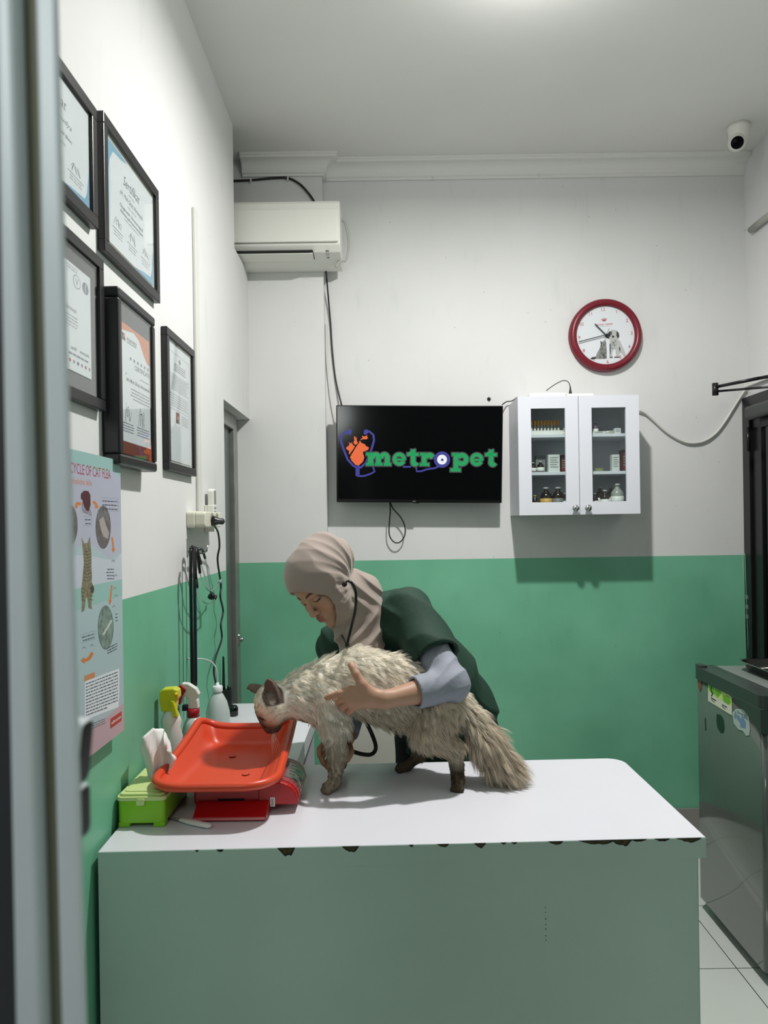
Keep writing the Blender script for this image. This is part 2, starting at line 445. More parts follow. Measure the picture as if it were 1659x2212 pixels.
for k in range(7):
    t = k / 6 * PI / 2; prof.append((0.075 - 0.05 * math.cos(t), -0.095 + 0.06 * math.sin(t)))
prof += [(0.085, -0.033), (0.085, -0.020), (0.095, -0.016), (0.095, 0), (0, 0)]
xp = P(703, 900, YP).x
prof = [(a * 0.9, b * 0.66) for a, b in prof]
path = [((XL - 0.02, YP), (0, -1)), ((xp, YP), (1, -1)), ((xp, YB), (1, -1)), ((XR, YB), (0, -1))]
vs = []; n = len(prof)
for (q, d) in path:
    for (o, z) in prof: vs.append((q[0] + d[0] * o, q[1] + d[1] * o, ZC + z))
fs = [(i * n + k, (i + 1) * n + k, (i + 1) * n + (k + 1) % n, i * n + (k + 1) % n) for i in range(3) for k in range(n)]
fs += [tuple(range(n)), tuple(3 * n + k for k in range(n))[::-1]]
struct(MB().add(vs, fs).build('trim_1', M_trim, bevel=0.0015))
# white cable duct along the head of the right door
struct(MB().box((XR - 0.022, 2.6, CH + 0.675), (XR - 0.001, YB - 0.005, CH + 0.705)).build('trim_2', M_trim, bevel=0.003))

# ceiling bulb (just outside the top of the frame)
M_bulb = mat('lit_bulb_glass', (1, 1, 1, 1), 0.4, emit=(1, 0.98, 0.94, 1), estr=6.0)
bl = thing('ceiling_lamp', 'white round ceiling lamp mounted above the examination table', 'lamp', (LAMP.x, LAMP.y, ZC))
MB().lathe([(0.05, 0), (0.05, -0.03), (0.02, -0.035), (0.02, -0.085)], (LAMP.x, LAMP.y, ZC), m=M_trim).build('base', M_trim, bl)

# left doorway: grey aluminium frame with a dark leaf
M_alu = mat('brushed_aluminium', rgb(150, 152, 146), 0.35, metal=0.6, noise=0.15, nscale=12)
M_leafd = mat('grey_green_door_leaf', rgb(88, 98, 92), 0.3, noise=0.2, nscale=3)
M_black = mat('black_plastic', rgb(14, 14, 15), 0.35)
d1 = struct(bpy.data.objects.new('door_1', None)); col.objects.link(d1); d1.location = (XL - 0.06, yd, 0); d1['_o'] = tuple(d1.location)
xd = XL - 0.05
f_ = MB(); f_.box((xd - 0.05, 3.60, 0), (xd, 3.67, zd - 0.0)); f_.box((xd - 0.05, 3.67, 0), (xd - 0.015, YP, zd)); f_.box((xd - 0.05, yd, zd - 0.07), (xd, 3.60, zd)); f_.box((xd - 0.05, yd, 0), (xd, yd + 0.01, zd))
f_.build('door_frame', M_alu, d1, bevel=0.003)
MB().box((xd - 0.045, yd + 0.01, 0.01), (xd - 0.02, 3.575, zd - 0.07)).build('leaf', M_leafd, d1, bevel=0.002)
MB().box((xd - 0.04, 3.575, 0.01), (xd - 0.03, 3.60, zd - 0.07)).build('gasket', M_black, d1)
c = Vector((xd, 3.655, P(517, 1382, 3.65).z))
lt = MB().rbox((xd, c.y - 0.018, c.z - 0.03), (xd + 0.006, c.y + 0.018, c.z + 0.03), 0.012, axis=0); lt.ball(c + Vector((0.012, 0, 0)), 0.012)
lt.build('door_latch', mat('chrome', rgb(200, 200, 200), 0.15, metal=1.0), d1)

# right door: black aluminium frame, dark glass, closer
M_blackalu = mat('black_aluminium', rgb(22, 22, 24), 0.3, noise=0.1)
M_darkglass = mat('dark_glass', rgb(8, 11, 13), 0.06, spec=0.6)
d2 = struct(bpy.data.objects.new('door_2', None)); col.objects.link(d2); d2.location = (XR, 3.2, 0); d2['_o'] = tuple(d2.location)
y1 = YB - 0.002
f_ = MB()
f_.box((XR - 0.03, y1 - 0.07, 0.01), (XR + 0.03, y1, dz)); f_.box((XR - 0.03, dy0 + 0.01, dz - 0.07), (XR + 0.03, y1 - 0.07, dz)); f_.box((XR - 0.03, dy0 + 0.01, 0.01), (XR + 0.03, dy0 + 0.07, dz - 0.07))
f_.box((XR - 0.015, y1 - 0.16, 0.01), (XR + 0.02, y1 - 0.075, dz - 0.075)); f_.box((XR - 0.015, dy0 + 0.075, dz - 0.17), (XR + 0.02, y1 - 0.16, dz - 0.075))
f_.build('door_frame', M_blackalu, d2, bevel=0.003)
MB().box((XR - 0.002, dy0 + 0.07, 0.01), (XR + 0.006, y1 - 0.155, dz - 0.16)).build('glass', M_darkglass, d2)
hg = MB(); zz = P(1622, 950, 3.78).z
hg.tube([(XR - 0.035, y1 - 0.072, zz - 0.06), (XR - 0.035, y1 - 0.072, zz + 0.06)], 0.009)
hg.build('hinge', M_blackalu, d2)
lk = MB(); zz = P(1625, 1310, 3.8).z
for k in range(3): lk.box((XR - 0.034, y1 - 0.04, zz - 0.06 + k * 0.05), (XR - 0.029, y1 - 0.015, zz - 0.04 + k * 0.05))
lk.build('lock_plate', M_alu, d2)
E = P(1545, 840, 3.42); cb = Vector((XR - 0.045, 3.52, P(1650, 880, 3.5).z))
clo = MB(); clo.rbox((XR - 0.075, 3.05, cb.z - 0.035), (XR - 0.03, 3.70, cb.z + 0.035), 0.018, axis=1, smooth=False)
clo.build('closer_body', mat('dark_grey_metal', rgb(52, 54, 54), 0.4), d2, bevel=0.004)
arm = MB(); A1 = Vector((XR - 0.03, 3.0, E.z + 0.02)); A2 = Vector((XR - 0.05, 3.15, E.z - 0.03))
arm.tube([E + Vector((0, 0, 0.008)), E.lerp(A1, 0.38) + Vector((0, 0, 0.008))], 0.014, flat=0.55); arm.tube([E.lerp(A1, 0.36) + Vector((0, 0, 0.008)), A1], 0.008)
arm.tube([E + Vector((0, 0, -0.012)), A2], 0.0055); arm.tube([E + Vector((0, 0, -0.03)), E + Vector((0, 0, 0.026))], 0.014, n=10)
arm.build('closer_arm', M_blackalu, d2)

# foreground: edge of the white aluminium door beside the camera
M_whitealu = mat('white_powder_coated_aluminium', rgb(232, 238, 244), 0.35, noise=0.04)
M_groove = mat('olive_grey_gasket', rgb(128, 126, 106), 0.7)
M_grey = mat('dark_grey_panel', rgb(62, 62, 66), 0.5)
d3 = struct(bpy.data.objects.new('door_3', None)); col.objects.link(d3); d3.location = (-0.2, 0.47, 0); d3['_o'] = tuple(d3.location)
YF = 0.47
def strip(mb, pt, pb, y0_, y1_, m=None):
    """leaning vertical bar between px columns at image top and bottom, from y0_ (front) to y1_ depth"""
    T0 = P(pt[0], 0, YF); T1 = P(pt[1], 0, YF); B0 = P(pb[0], 2212, YF); B1 = P(pb[1], 2212, YF)
    def ext(T, B):
        d = (T - B) / (T.z - B.z); zt = 2.35
        return B + d * (zt - B.z), B + d * (0.02 - B.z)
    t0, b0 = ext(T0, B0); t1, b1 = ext(T1, B1); vs = []
    for q in (b0, b1, t0, t1):
        for y in (y0_, y1_): vs.append((q.x, YF + y, q.z))
    return mb.add(vs, [(0, 2, 6, 4), (1, 5, 7, 3), (0, 4, 5, 1), (2, 3, 7, 6), (4, 6, 7, 5), (0, 1, 3, 2)], m)
a_ = MB(); strip(a_, (10, 46), (52, 106), -0.012, 0.02); strip(a_, (74, 122), (130, 184), 0.0, 0.006)
a_.build('door_edge', M_whitealu, d3, bevel=0.003)
strip(MB(), (44, 76), (104, 132), 0.003, 0.010).build('gasket', M_groove, d3)
strip(MB(), (-330, 12), (-290, 54), -0.004, 0.03).build('door_panel', M_grey, d3)
# lock housing on the far side of the door edge: its room-facing side carries two glossy black plates
XLk = -0.2065; za = P(190, 1690, 0.505).z; zb2 = P(190, 1800, 0.505).z
MtA = Matrix.Translation((XLk, 0, za + 0.002)) @ Matrix.Rotation(0.10, 4, 'Y')
lt = MB(); lt.rbox((XLk - 0.05, 0.486, zb2), (XLk, 0.509, za), 0.006, axis=0); lt.rbox((-0.05, 0.486, 0.0), (0, 0.507, 0.043), 0.006, axis=0, M=MtA)
lt.build('lock_housing', M_whitealu, d3, bevel=0.001)
lt = MB(); lt.rbox((XLk - 0.002, 0.4875, zb2 + 0.0015), (XLk + 0.0006, 0.5075, za - 0.0015), 0.005, axis=0); lt.build('lock_plate', mat('black_gloss', rgb(5, 6, 8), 0.3, spec=0.08), d3, label='lower glossy black plate')
lt = MB(); lt.rbox((-0.002, 0.4875, 0.0015), (0.0006, 0.5055, 0.0415), 0.005, axis=0, M=MtA); lt.build('lock_plate', MATS['black_gloss'], d3, label='upper slanted glossy black plate')

# ================================================================== counter / examination table
TZ = CH - 0.74
FL = PZ(212, 1840, TZ); FR = PZ(1524, 1808, TZ); BR = PZ(1356, 1637, TZ)
ex = (FR - FL).normalized(); ey = Vector((-ex.y, ex.x, 0)); W = (FR - FL).length; D = (BR - FL).dot(ey)
def TT(u, v, z): return FL + ex * u + ey * v + Vector((0, 0, z - TZ))
M_lam = mat('white_laminate', rgb(218, 217, 224), 0.28, noise=0.02, nscale=4)
M_panel = mat('pale_green_grey_laminate', rgb(184, 201, 192), 0.45, noise=0.06, nscale=3)
M_chip = mat('raw_chipboard', rgb(74, 62, 40), 0.9, noise=0.5, nscale=150)
M_dark = mat('dark_gap', rgb(20, 20, 18), 0.9)
tb = thing('examination_table', 'long white laminate examination table with pale green-grey front and chipped top edge', 'table', TT(W / 2, D / 2, 0))
def slab(name, outline, z0, z1, m, bevel=0.0):
    mb = MB(); n = len(outline); vs = [TT(u, v, z0) for u, v in outline] + [TT(u, v, z1) for u, v in outline]
    mb.add(vs, [list(range(n))[::-1], [n + i for i in range(n)]] + [[i, (i + 1) % n, n + (i + 1) % n, n + i] for i in range(n)])
    return mb.build(name, m, tb, bevel=bevel)
r = 0.05; rc = [(W - r + r * math.cos(t), D - r + r * math.sin(t)) for t in [k * PI / 12 for k in range(7)]]
slab('table_top', [(0, 0), (W, 0)] + rc + [(0, D)], TZ - 0.018, TZ, M_lam, 0.0008)
slab('edge_band', [(0.0, 0.001), (W - 0.0003, 0.001)] + [(u - 0.001, v - 0.001) for u, v in rc] + [(0.0, D - 0.001)], TZ - 0.048, TZ - 0.0185, M_panel)
slab('front_panel', [(0.0, -0.001), (W - 0.021, -0.001), (W - 0.021, 0.016), (0.0, 0.016)], 0.0, TZ - 0.0475, M_panel)
slab('top_fascia', [(0.0, -0.0015), (W, -0.0015), (W, 0.0005), (0, 0.0005)], TZ - 0.0475, TZ - 0.0012, M_panel)
slab('side_panel', [(W - 0.020, 0.010), (W - 0.014, 0.010), (W - 0.014, D - 0.06), (W - 0.020, D - 0.06)], 0.0, TZ - 0.048, M_panel)
slab('side_panel', [(0.002, 0.016), (0.020, 0.016), (0.020, D - 0.03), (0.002, D - 0.03)], 0.0, TZ - 0.048, M_panel)
# chips in the front edge laminate
rnd = random.Random(3); mb = MB()
TF = lambda u, v, h: TT(u, -0.0016 - h, v)
chips = [(600, 641, 20), (738, 776, 13), (945, 968, 7), (1026, 1048, 10), (1190, 1216, 8), (1258, 1330, 9), (1330, 1368, 14), (1372, 1400, 5), (1428, 1452, 6), (1478, 1522, 9), (470, 492, 5), (884, 892, 5), (1085, 1092, 4), (1108, 1115, 4), (425, 440, 4)]
for a, b, dp in chips:
    ua = (PZ(a, 1828, TZ) - FL).dot(ex); ub = (PZ(b, 1815, TZ) - FL).dot(ex); dm = dp * 0.00108; n = 9; low = []
    for k in range(n + 1):
        t = k / n; pk = math.sin(PI * t ** 1.3) ** 0.8 if 0 < t < 1 else 0
        low.append((ua + (ub - ua) * t, TZ - 0.0008 - dm * pk * (0.75 + 0.35 * rnd.random()) - 0.0006))
    up = [(ub, TZ - 0.0006), (ua, TZ - 0.0006)]
    mb.flat(low + up, TF, M_dark, 0.0001)
    low2 = [(ua + (ub - ua) * (0.12 + 0.76 * k / n), TZ - 0.002 - (TZ - 0.0008 - low[k][1]) * 0.72) for k in range(n + 1)]
    if dp > 6: mb.flat(low2 + [(ub - (ub - ua) * 0.1, TZ - 0.0022), (ua + (ub - ua) * 0.1, TZ - 0.0022)], TF, M_chip, 0.0004)
for k in range(7):
    u = (P(1178, 1900, FL.y) - FL).dot(ex) + 0.004; z = P(1178, 1953 + k * 12 + rnd.random() * 4, FL.y + 0.03).z
    mb.disc((u, z), 0.0011 + 0.0006 * rnd.random(), TF, M_dark, 0.0002, 7)
o = mb.build('chipped_edge', M_chip, tb, label='row of brown chips where the laminate has broken off'); o['kind'] = 'stuff'
# side counter running back along the left wall
qe = PZ(643, 1641, TZ); rt = thing('side_counter', 'white side counter running back along the green left wall behind the scale', 'counter', (-0.48, 2.9, 0))
y_a = (TT(0.1, D, TZ)).y + 0.012
mb = MB(); mb.box((XL + 0.004, y_a, TZ - 0.06), (qe.x, 3.10, TZ)); mb.build('counter_top', M_lam, rt, bevel=0.001)
mb = MB(); mb.box((XL + 0.004, 3.04, 0), (qe.x - 0.02, 3.06, TZ - 0.06)); mb.box((XL + 0.004, y_a + 0.06, 0), (XL + 0.02, 3.04, TZ - 0.06)); mb.build('side_panel', M_lam, rt)
# white cupboard behind the vet
bx = thing('storage_box', 'plain cream-white storage box standing low behind the vet', 'box', (-0.09, 3.25, 0))
MB().box((-0.25, 3.05, 0.0), (0.06, 3.45, 0.80)).build('body', mat('cream_plastic', rgb(214, 212, 200), 0.5), bx, bevel=0.01)
MB().box((-0.255, 3.045, 0.80), (0.065, 3.455, 0.83)).build('lid', MATS['cream_plastic'], bx, bevel=0.008)

# ================================================================== air conditioner
M_acw = mat('ac_white_plastic', rgb(226, 226, 218), 0.4)
yf = 3.54; xr_ = P(734, 500, yf).x; xl_ = -1.05; zt = P(700, 430, yf).z; zf = P(700, 527, yf).z; zb_ = P(640, 587, 3.75).z
ac = thing('air_conditioner', 'white wall air conditioner poking through the opening at the upper left', 'air conditioner', ((xl_ + xr_) / 2, YP, zb_))
prof = [(YP - 0.001, zt), (yf + 0.03, zt), (yf + 0.008, zt - 0.006), (yf, zt - 0.02), (yf - 0.002, (zt + zf) / 2), (yf + 0.004, zf), (yf + 0.03, zf - 0.03), (yf + 0.12, zb_ + 0.018), (yf + 0.15, zb_ + 0.004), (YP - 0.001, zb_)]
prof = prof[::-1]
MB().prism(prof, 1, 2, 0, xl_, xr_, None).build('body', M_acw, ac, bevel=0.004)
MB().box((xl_ + 0.01, yf - 0.012, zf + 0.008), (xr_ - 0.008, yf + 0.001, zt - 0.05)).build('front_panel', M_acw, ac, bevel=0.004)
M_dkgrey = mat('dark_slot', rgb(22, 23, 24), 0.6)
xs = P(677, 545, yf + 0.03).x
S = Vector((0, 0.09, -(zf - 0.03 - zb_ - 0.018))).normalized()   # underside slope direction
U0 = Vector((0, yf + 0.03, zf - 0.03)); Un = Vector((0, S.z, -S.y)); Un = Un if Un.z < 0 else -Un
def ACU(u, v, h): q = U0 + S * v + Un * h; return Vector((u, q.y, q.z))
mb = MB(); mb.flat([(xl_ + 0.02, -0.032), (xs, -0.032), (xs, 0.066), (xl_ + 0.02, 0.066)], ACU, M_dkgrey, 0.0015); mb.build('air_outlet', M_dkgrey, ac)
mb = MB(); vs = [ACU(u, v, h) for u in (xl_ + 0.03, xs - 0.003) for v in (-0.008, 0.062) for h in (0.003, 0.009)]
mb.add(vs, [(0, 1, 3, 2), (4, 6, 7, 5), (0, 4, 5, 1), (2, 3, 7, 6), (0, 2, 6, 4), (1, 5, 7, 3)]); mb.build('flap', M_acw, ac, bevel=0.001)
mb = MB(); M_print = mat('grey_print', rgb(60, 62, 64), 0.6)
xi = P(706, 530, yf).x
ACF = lambda u, v, h: Vector((u, yf + 0.004 + (zf - v) * 1.0 * 0.95 - 0.003 - h, v - h))
mb.flat([(xi - 0.008, zf - 0.012), (xi + 0.008, zf - 0.012), (xi + 0.008, zf + 0.0), (xi - 0.008, zf + 0.0)], lambda u, v, h: ACU(u, (zf - v) * 1.0 - 0.024, 0.002), M_print)
for i in range(2):
    for j in range(4): mb.disc((xi - 0.005 + 0.01 * i, 0.002 + 0.008 * j), 0.002, ACU, M_print, 0.002, 8)
for j in range(2): mb.flat([(xi - 0.007, 0.045 + j * 0.006), (xi + 0.007, 0.045 + j * 0.006), (xi + 0.007, 0.048 + j * 0.006), (xi - 0.007, 0.048 + j * 0.006)], ACU, M_print, 0.002)
mb.build('indicator_print', M_print, ac)
# drain hose loop at the right end
xh = xr_ + 0.012
h0 = [Vector((xr_ - 0.003, 3.70, zt - 0.03)), Vector((xr_ + 0.02, 3.70, zt - 0.06)), Vector((xr_ + 0.035, 3.70, zt - 0.15)), Vector((xr_ + 0.022, 3.68, zt - 0.24)), Vector((xr_ - 0.005, 3.66, zb_ + 0.02)), Vector((xr_ - 0.03, 3.66, zb_ - 0.012))]
MB().tube(catmull(h0), 0.006).build('drain_hose', mat('grey_white_hose', rgb(170, 172, 166), 0.5), ac)
M_blkcable = mat('black_cable', rgb(18, 18, 18), 0.5)
y_ = YP - 0.008
pp = [P(480, 391, y_ + 0.02), P(500, 391, y_), P(545, 389, y_), P(590, 385, y_), P(622, 385, y_), P(645, 396, y_), P(660, 410, y_), P(674, 428, y_), P(684, 446, y_)]
c_ = thing('power_cable', 'black cable clipped to the pillar above the air conditioner', 'cable', pp[3])
MB().tube(catmull(pp), 0.0055).build('cable', M_blkcable, c_)
for (x, y) in ((542, 390), (622, 386)):
    q = P(x, y, y_ - 0.004); MB().box((q.x - 0.003, q.y - 0.006, q.z - 0.010), (q.x + 0.003, YP - 0.0005, q.z + 0.008)).build('cable_clip', M_trim, c_)
y_ = YB - 0.008
pp = [P(704, 584, YP - 0.01), P(709, 640, YB - 0.03), P(714, 700, y_), P(718, 760, y_), P(725, 820, y_), P(738, 876, y_ - 0.02)]
tag(MB().tube(catmull(pp), 0.0042).build('television_cable', M_blkcable), 'thin black cable dropping from the air conditioner to the television', 'cable')
pp = [P(704, 700, y_), P(706, 780, y_), P(714, 860, y_), P(722, 905, y_), P(728, 930, y_ - 0.005)]
tag(MB().tube(catmull(pp), 0.0042).build('television_cable', mat('white_cable', rgb(206, 206, 200), 0.5)), 'thin white cable on the wall left of the television', 'cable')

# ================================================================== television
yt = 3.70
tv = thing('television', 'black flat television with an orange, green and blue logo on its screen', 'television', P(906, 1086, 3.76))
c00 = P(727, 1085, yt + 0.008); c10 = P(1084, 1087, yt + 0.008); c01 = P(726, 875, yt - 0.01); c11 = P(1087, 876, yt - 0.01)
nT = (c10 - c00).cross(c01 - c00).normalized()      # towards the room (-Y)
if nT.y > 0: nT = -nT
def TVT(u, v, h): return c00.lerp(c10, u).lerp(c01.lerp(c11, u), v) + nT * h
def slabT(T, u0, u1, v0, v1, h0, h1, mb):
    vs = [T(u, v, h) for h in (h0, h1) for u, v in ((u0, v0), (u1, v0), (u1, v1), (u0, v1))]
    return mb.add(vs, [(0, 3, 2, 1), (4, 5, 6, 7), (0, 1, 5, 4), (1, 2, 6, 5), (2, 3, 7, 6), (3, 0, 4, 7)])
M_tv = mat('tv_black_plastic', rgb(8, 8, 9), 0.25)
slabT(TVT, 0, 1, 0, 1, -0.03, 0, MB()).build('housing', M_tv, tv, bevel=0.004)
M_screen = mat('tv_screen', rgb(4, 5, 6), 0.12, spec=0.35)
slabT(TVT, 0.008, 0.992, 0.035, 0.988, 0.0, 0.0012, MB()).build('screen', M_screen, tv)
slabT(TVT, 0.46, 0.50, -0.006, 0.03, 0, 0.004, MB()).build('sensor_bump', M_tv, tv)
ctr = TVT(0.5, 0.5, 0)
MB().box((ctr.x - 0.12, ctr.y + 0.032, ctr.z - 0.09), (ctr.x + 0.12, YB - 0.001, ctr.z + 0.09)).build('wall_bracket', M_tv, tv)
# logo, laid out in photo pixels relative to the screen
def TVP(x, y, h):  # crop coordinates -> screen plane
    px = 690 + x / 3.858; py = 840 + y / 3.858
    u = (px - 726.5) / 359.0; v = (1086 - py) / 210.5
    return TVT(u, v, 0.0014 + h * 0.001)
def em(name, c, s=1.0): return mat(name, (0.01, 0.01, 0.01, 1), 0.4, emit=c, estr=s)
M_or = em('screen_orange', rgb(228, 100, 48)); M_gr = em('screen_green', rgb(0, 152, 84)); M_bl = em('screen_blue', rgb(52, 52, 140)); M_wh = em('screen_white', rgb(235, 238, 240)); M_dg = em('screen_dark_outline', rgb(60, 56, 62))
mb = MB()
mb.stroke([(250, 375), (215, 360), (185, 385), (178, 430), (200, 500), (235, 590), (280, 640), (315, 660)], 18, TVP, M_bl, 0.1)
mb.stroke([(380, 375), (415, 355), (450, 385), (455, 430), (435, 500), (415, 560), (385, 620), (345, 655), (315, 665)], 18, TVP, M_bl, 0.1)
for a in ([(235, 345), (262, 338), (272, 355), (262, 388), (240, 372)], [(372, 345), (395, 338), (410, 350), (392, 385), (368, 378)]): mb.flat(a, TVP, M_bl, 0.2)
mb.stroke([(318, 650), (318, 720)], 34, TVP, M_bl, 0.1)
mb.stroke([(318, 728), (370, 728), (425, 710), (460, 690), (448, 655)], 15, TVP, M_bl, 0.1)
mb.stroke([(700, 650), (760, 648)], 15, TVP, M_bl, 0.1)
mb.stroke([(806, 650), (812, 688), (850, 685), (900, 668), (960, 660), (1005, 640)], 15, TVP, M_bl, 0.1)
# orange animal group
mb.flat([(222, 492), (250, 470), (248, 446), (262, 458), (268, 446), (280, 470), (296, 480), (258, 550), (245, 545), (247, 515), (228, 508)], TVP, M_or, 0.2)
mb.flat([(282, 450), (292, 432), (288, 400), (298, 396), (302, 412), (312, 404), (310, 430), (322, 452), (300, 470)], TVP, M_or, 0.2)
mb.flat([(255, 570), (330, 445), (338, 432), (350, 452), (378, 462), (388, 478), (412, 488), (408, 508), (378, 520), (362, 530), (374, 575), (362, 610), (328, 640), (300, 635), (268, 600)], TVP, M_or, 0.2)
mb.flat([(340, 428), (352, 412), (362, 412), (355, 392), (375, 398), (402, 388), (395, 402), (408, 406), (392, 422), (366, 420)], TVP, M_or, 0.2)
mb.stroke([(242, 562), (330, 448)], 6, TVP, M_screen, 0.3)
# heavy slab-serif lettering
xw = [('m', 388, 602), ('e', 608, 722), ('t', 728, 828), ('r', 836, 948), ('p', 1092, 1245), ('e', 1252, 1372), ('t', 1378, 1482)]
def serif(x0, x1, y0, y1, m, h, g): mb.flat([(x0 - g, y1 + g), (x1 + g, y1 + g), (x1 + g, y0 - g), (x0 - g, y0 - g)], TVP, m, h)
for m_, h_, g in ((M_dg, 0.4, 9), (M_gr, 0.6, 0)):
    S_ = lambda x0, x1, y0, y1: serif(x0, x1, y0, y1, m_, h_ + 0.0, g)
    A_ = lambda pts, w_: mb.stroke(pts, w_ + 2 * g, TVP, m_, h_ + 0.02)
    base = 642; xh_ = 530
    def arc(cx, cy, rx, ry, a0, a1, w_, n=14): A_([(cx + rx * math.cos(math.radians(a0 + (a1 - a0) * k / n)), cy - ry * math.sin(math.radians(a0 + (a1 - a0) * k / n))) for k in range(n + 1)], w_)
    # m
    S_(390, 452, 532, 556); S_(405, 448, 535, 640); arc(470, 572, 24, 26, 180, 0, 34); S_(472, 512, 560, 640); arc(542, 572, 26, 26, 180, 0, 34); S_(545, 586, 560, 640)
    for x in (390, 463, 536): S_(x, x + 62, 618, base)
    # e (two), t (two)
    for ox in (0, 646):
        arc(665 + ox, 586, 40, 40, 0, 325, 30, 18); A_([(632 + ox, 590), (712 + ox, 590)], 15)
        tx_ = ox if ox == 0 else 650
        S_(762 + tx_, 800 + tx_, 505, 620); S_(730 + tx_, 828 + tx_, 533, 558); arc(795 + tx_, 612, 18, 18, 180, 330, 32)
        mb.flat([(735 + tx_ - g, 535), (800 + tx_, 498 - g), (800 + tx_, 540)], TVP, m_, h_)
    # r
    S_(838, 890, 532, 556); S_(853, 892, 535, 640); S_(838, 915, 618, base); arc(918, 572, 26, 24, 170, 30, 34); mb.disc((930, 565), 17 + g, TVP, m_, h_, 14)
    # p
    S_(1104, 1160, 532, 556); S_(1118, 1158, 535, 680); S_(1092, 1178, 660, 688); arc(1188, 586, 36, 36, 130, -130, 38, 16)
mb.disc((1022, 588), 68, TVP, M_bl, 0.7); mb.disc((1022, 588), 41, TVP, M_wh, 0.85); mb.disc((1024, 590), 11, TVP, M_bl, 0.95)
mb.build('logo', M_gr, tv, label='green lettering with orange animals inside a blue stethoscope')
# small maker's mark
mb = MB(); mb.text('mi', 0.4615, 0.008, 0.018, lambda u, v, h: TVT(u, v, 0.0045), m=mat('silver_print', rgb(150, 150, 152), 0.4), width=0.016, align='LEFT'); mb.build('badge', MATS['silver_print'], tv)
pp = [P(842, 1084, 3.75), P(843, 1105, 3.76), P(841, 1130, 3.77), P(841, 1155, 3.78), P(850, 1170, 3.78), P(862, 1172, 3.78), P(873, 1160, 3.78), P(875, 1140, 3.78), P(866, 1118, 3.77), P(850, 1100, 3.76), P(843, 1086, 3.75)]
tag(MB().tube(catmull(pp), 0.0033).build('television_cable', M_blkcable), 'black cable hanging in a loop beneath the television', 'cable')
q = P(1056, 862, YB)
tag(MB().lathe([(0.0095, 0), (0.0095, 0.004), (0.006, 0.006), (0.006, 0.012), (0.002, 0.014)], q, (0, -1, 0), n=14).build('wall_plug', M_black), 'small black wall plug above the right end of the television', 'wall plug')
pp = [P(1085, 874, 3.76), P(1094, 868, 3.79), P(1106, 866, 3.8), P(1118, 858, 3.81)]
tag(MB().tube(catmull(pp), 0.003).build('cabinet_cable', M_blkcable), 'short black cable from the television to the wall cabinet', 'cable')

# ================================================================== clock
cc = P(1311, 722, YB); Rk = 0.186; yk = YB - 0.045
ck = thing('wall_clock', 'round wall clock with a dark red rim and a cat and dog drawing', 'clock', cc)
cf = Vector((cc.x, yk, P(1312, 722, yk).z)); cf.x = P(1310.5, 722, yk).x
tilt = math.radians(4.0)
def CK(u, v, h):
    a = math.cos(tilt); b = math.sin(tilt); return Vector((cf.x + u * a - v * b, yk + 0.022 - h, cf.z + u * b + v * a))
rim = MB(); prof = [(Rk * 0.80, 0.012), (Rk * 0.80, 0.028), (Rk * 0.83, 0.040), (Rk * 0.90, 0.045), (Rk * 0.96, 0.040), (Rk, 0.026), (Rk, 0.0)]
x, y, z = frame((0, -1, 0)); n = 64; vs = []; fs = []
for r_, h_ in prof:
    for k in range(n):
        a = 2 * PI * k / n; vs.append(Vector((cf.x + r_ * math.cos(a), YB - 0.001 - h_, cf.z + r_ * math.sin(a))))
for i in range(len(prof) - 1):
    for k in range(n): fs.append((i * n + k, (i + 1) * n + k, (i + 1) * n + (k + 1) % n, i * n + (k + 1) % n))
rim.add(vs, fs, None, True).build('rim', mat('dark_red_plastic', rgb(112, 14, 32), 0.35), ck)
M_face = mat('clock_face_paper', rgb(214, 218, 222), 0.5)
dl = MB(); dl.disc((0, 0), Rk * 0.82, CK, M_face, 0.0, 48)
M_red = mat('red_print', rgb(178, 40, 58), 0.5); M_ink = mat('ink_print', rgb(52, 54, 54), 0.6); M_ink2 = mat('grey_ink_print', rgb(130, 132, 130), 0.6)
for k in range(1, 13):
    a = PI / 2 - k * PI / 6; rr_ = Rk * 0.725; s_ = str(k)
    dl.text(s_, rr_ * math.cos(a), rr_ * math.sin(a) - 0.009, 0.0175, CK, M_red, 0.0006, align='CENTER')
dl.text('ROYAL CANIN', 0.0, 0.052, 0.0085, CK, M_red, 0.0006, width=0.082, align='CENTER', bold=0.01)
for k in range(7):
    a = PI / 2 + (k - 3) * 0.22; dl.stroke([(0.008 * math.cos(a), 0.069 + 0.004 * math.sin(a)), (0.022 * math.cos(a), 0.066 + 0.02 * math.sin(a))], 0.0022, CK, M_red, 0.0006)
    dl.disc((0.023 * math.cos(a), 0.066 + 0.021 * math.sin(a)), 0.0016, CK, M_red, 0.0006, 6)
dl.stroke([(-0.026, 0.047), (0.036, 0.047)], 0.0008, CK, M_ink2, 0.0006)
# cat (sitting) and dog (sitting), built in crop coordinates of the photo
def KP(x, y, h):
    u = (x - 835) / 1659 * 200 / F * (yk + 0.02); v = (852 - y) / 1659 * 200 / F * (yk + 0.02)
    return Vector((cf.x + u, yk + 0.022 - h, cf.z + v))
cat_o = [(740, 945), (760, 965), (795, 962), (830, 925), (845, 985), (850, 1060), (855, 1150), (850, 1240), (858, 1268), (800, 1275), (700, 1275), (660, 1270), (590, 1285), (555, 1270), (590, 1240), (650, 1235), (690, 1150), (730, 1080), (748, 1020)]
dog_o = [(905, 790), (960, 752), (1030, 765), (1075, 810), (1085, 880), (1060, 920), (1095, 960), (1130, 1040), (1180, 1160), (1200, 1240), (1160, 1245), (1120, 1180), (1080, 1180), (1085, 1255), (990, 1255), (1020, 1230), (1010, 1110), (970, 1100), (950, 1180), (960, 1258), (905, 1258), (905, 1000), (920, 930), (870, 910), (830, 880), (830, 845)]
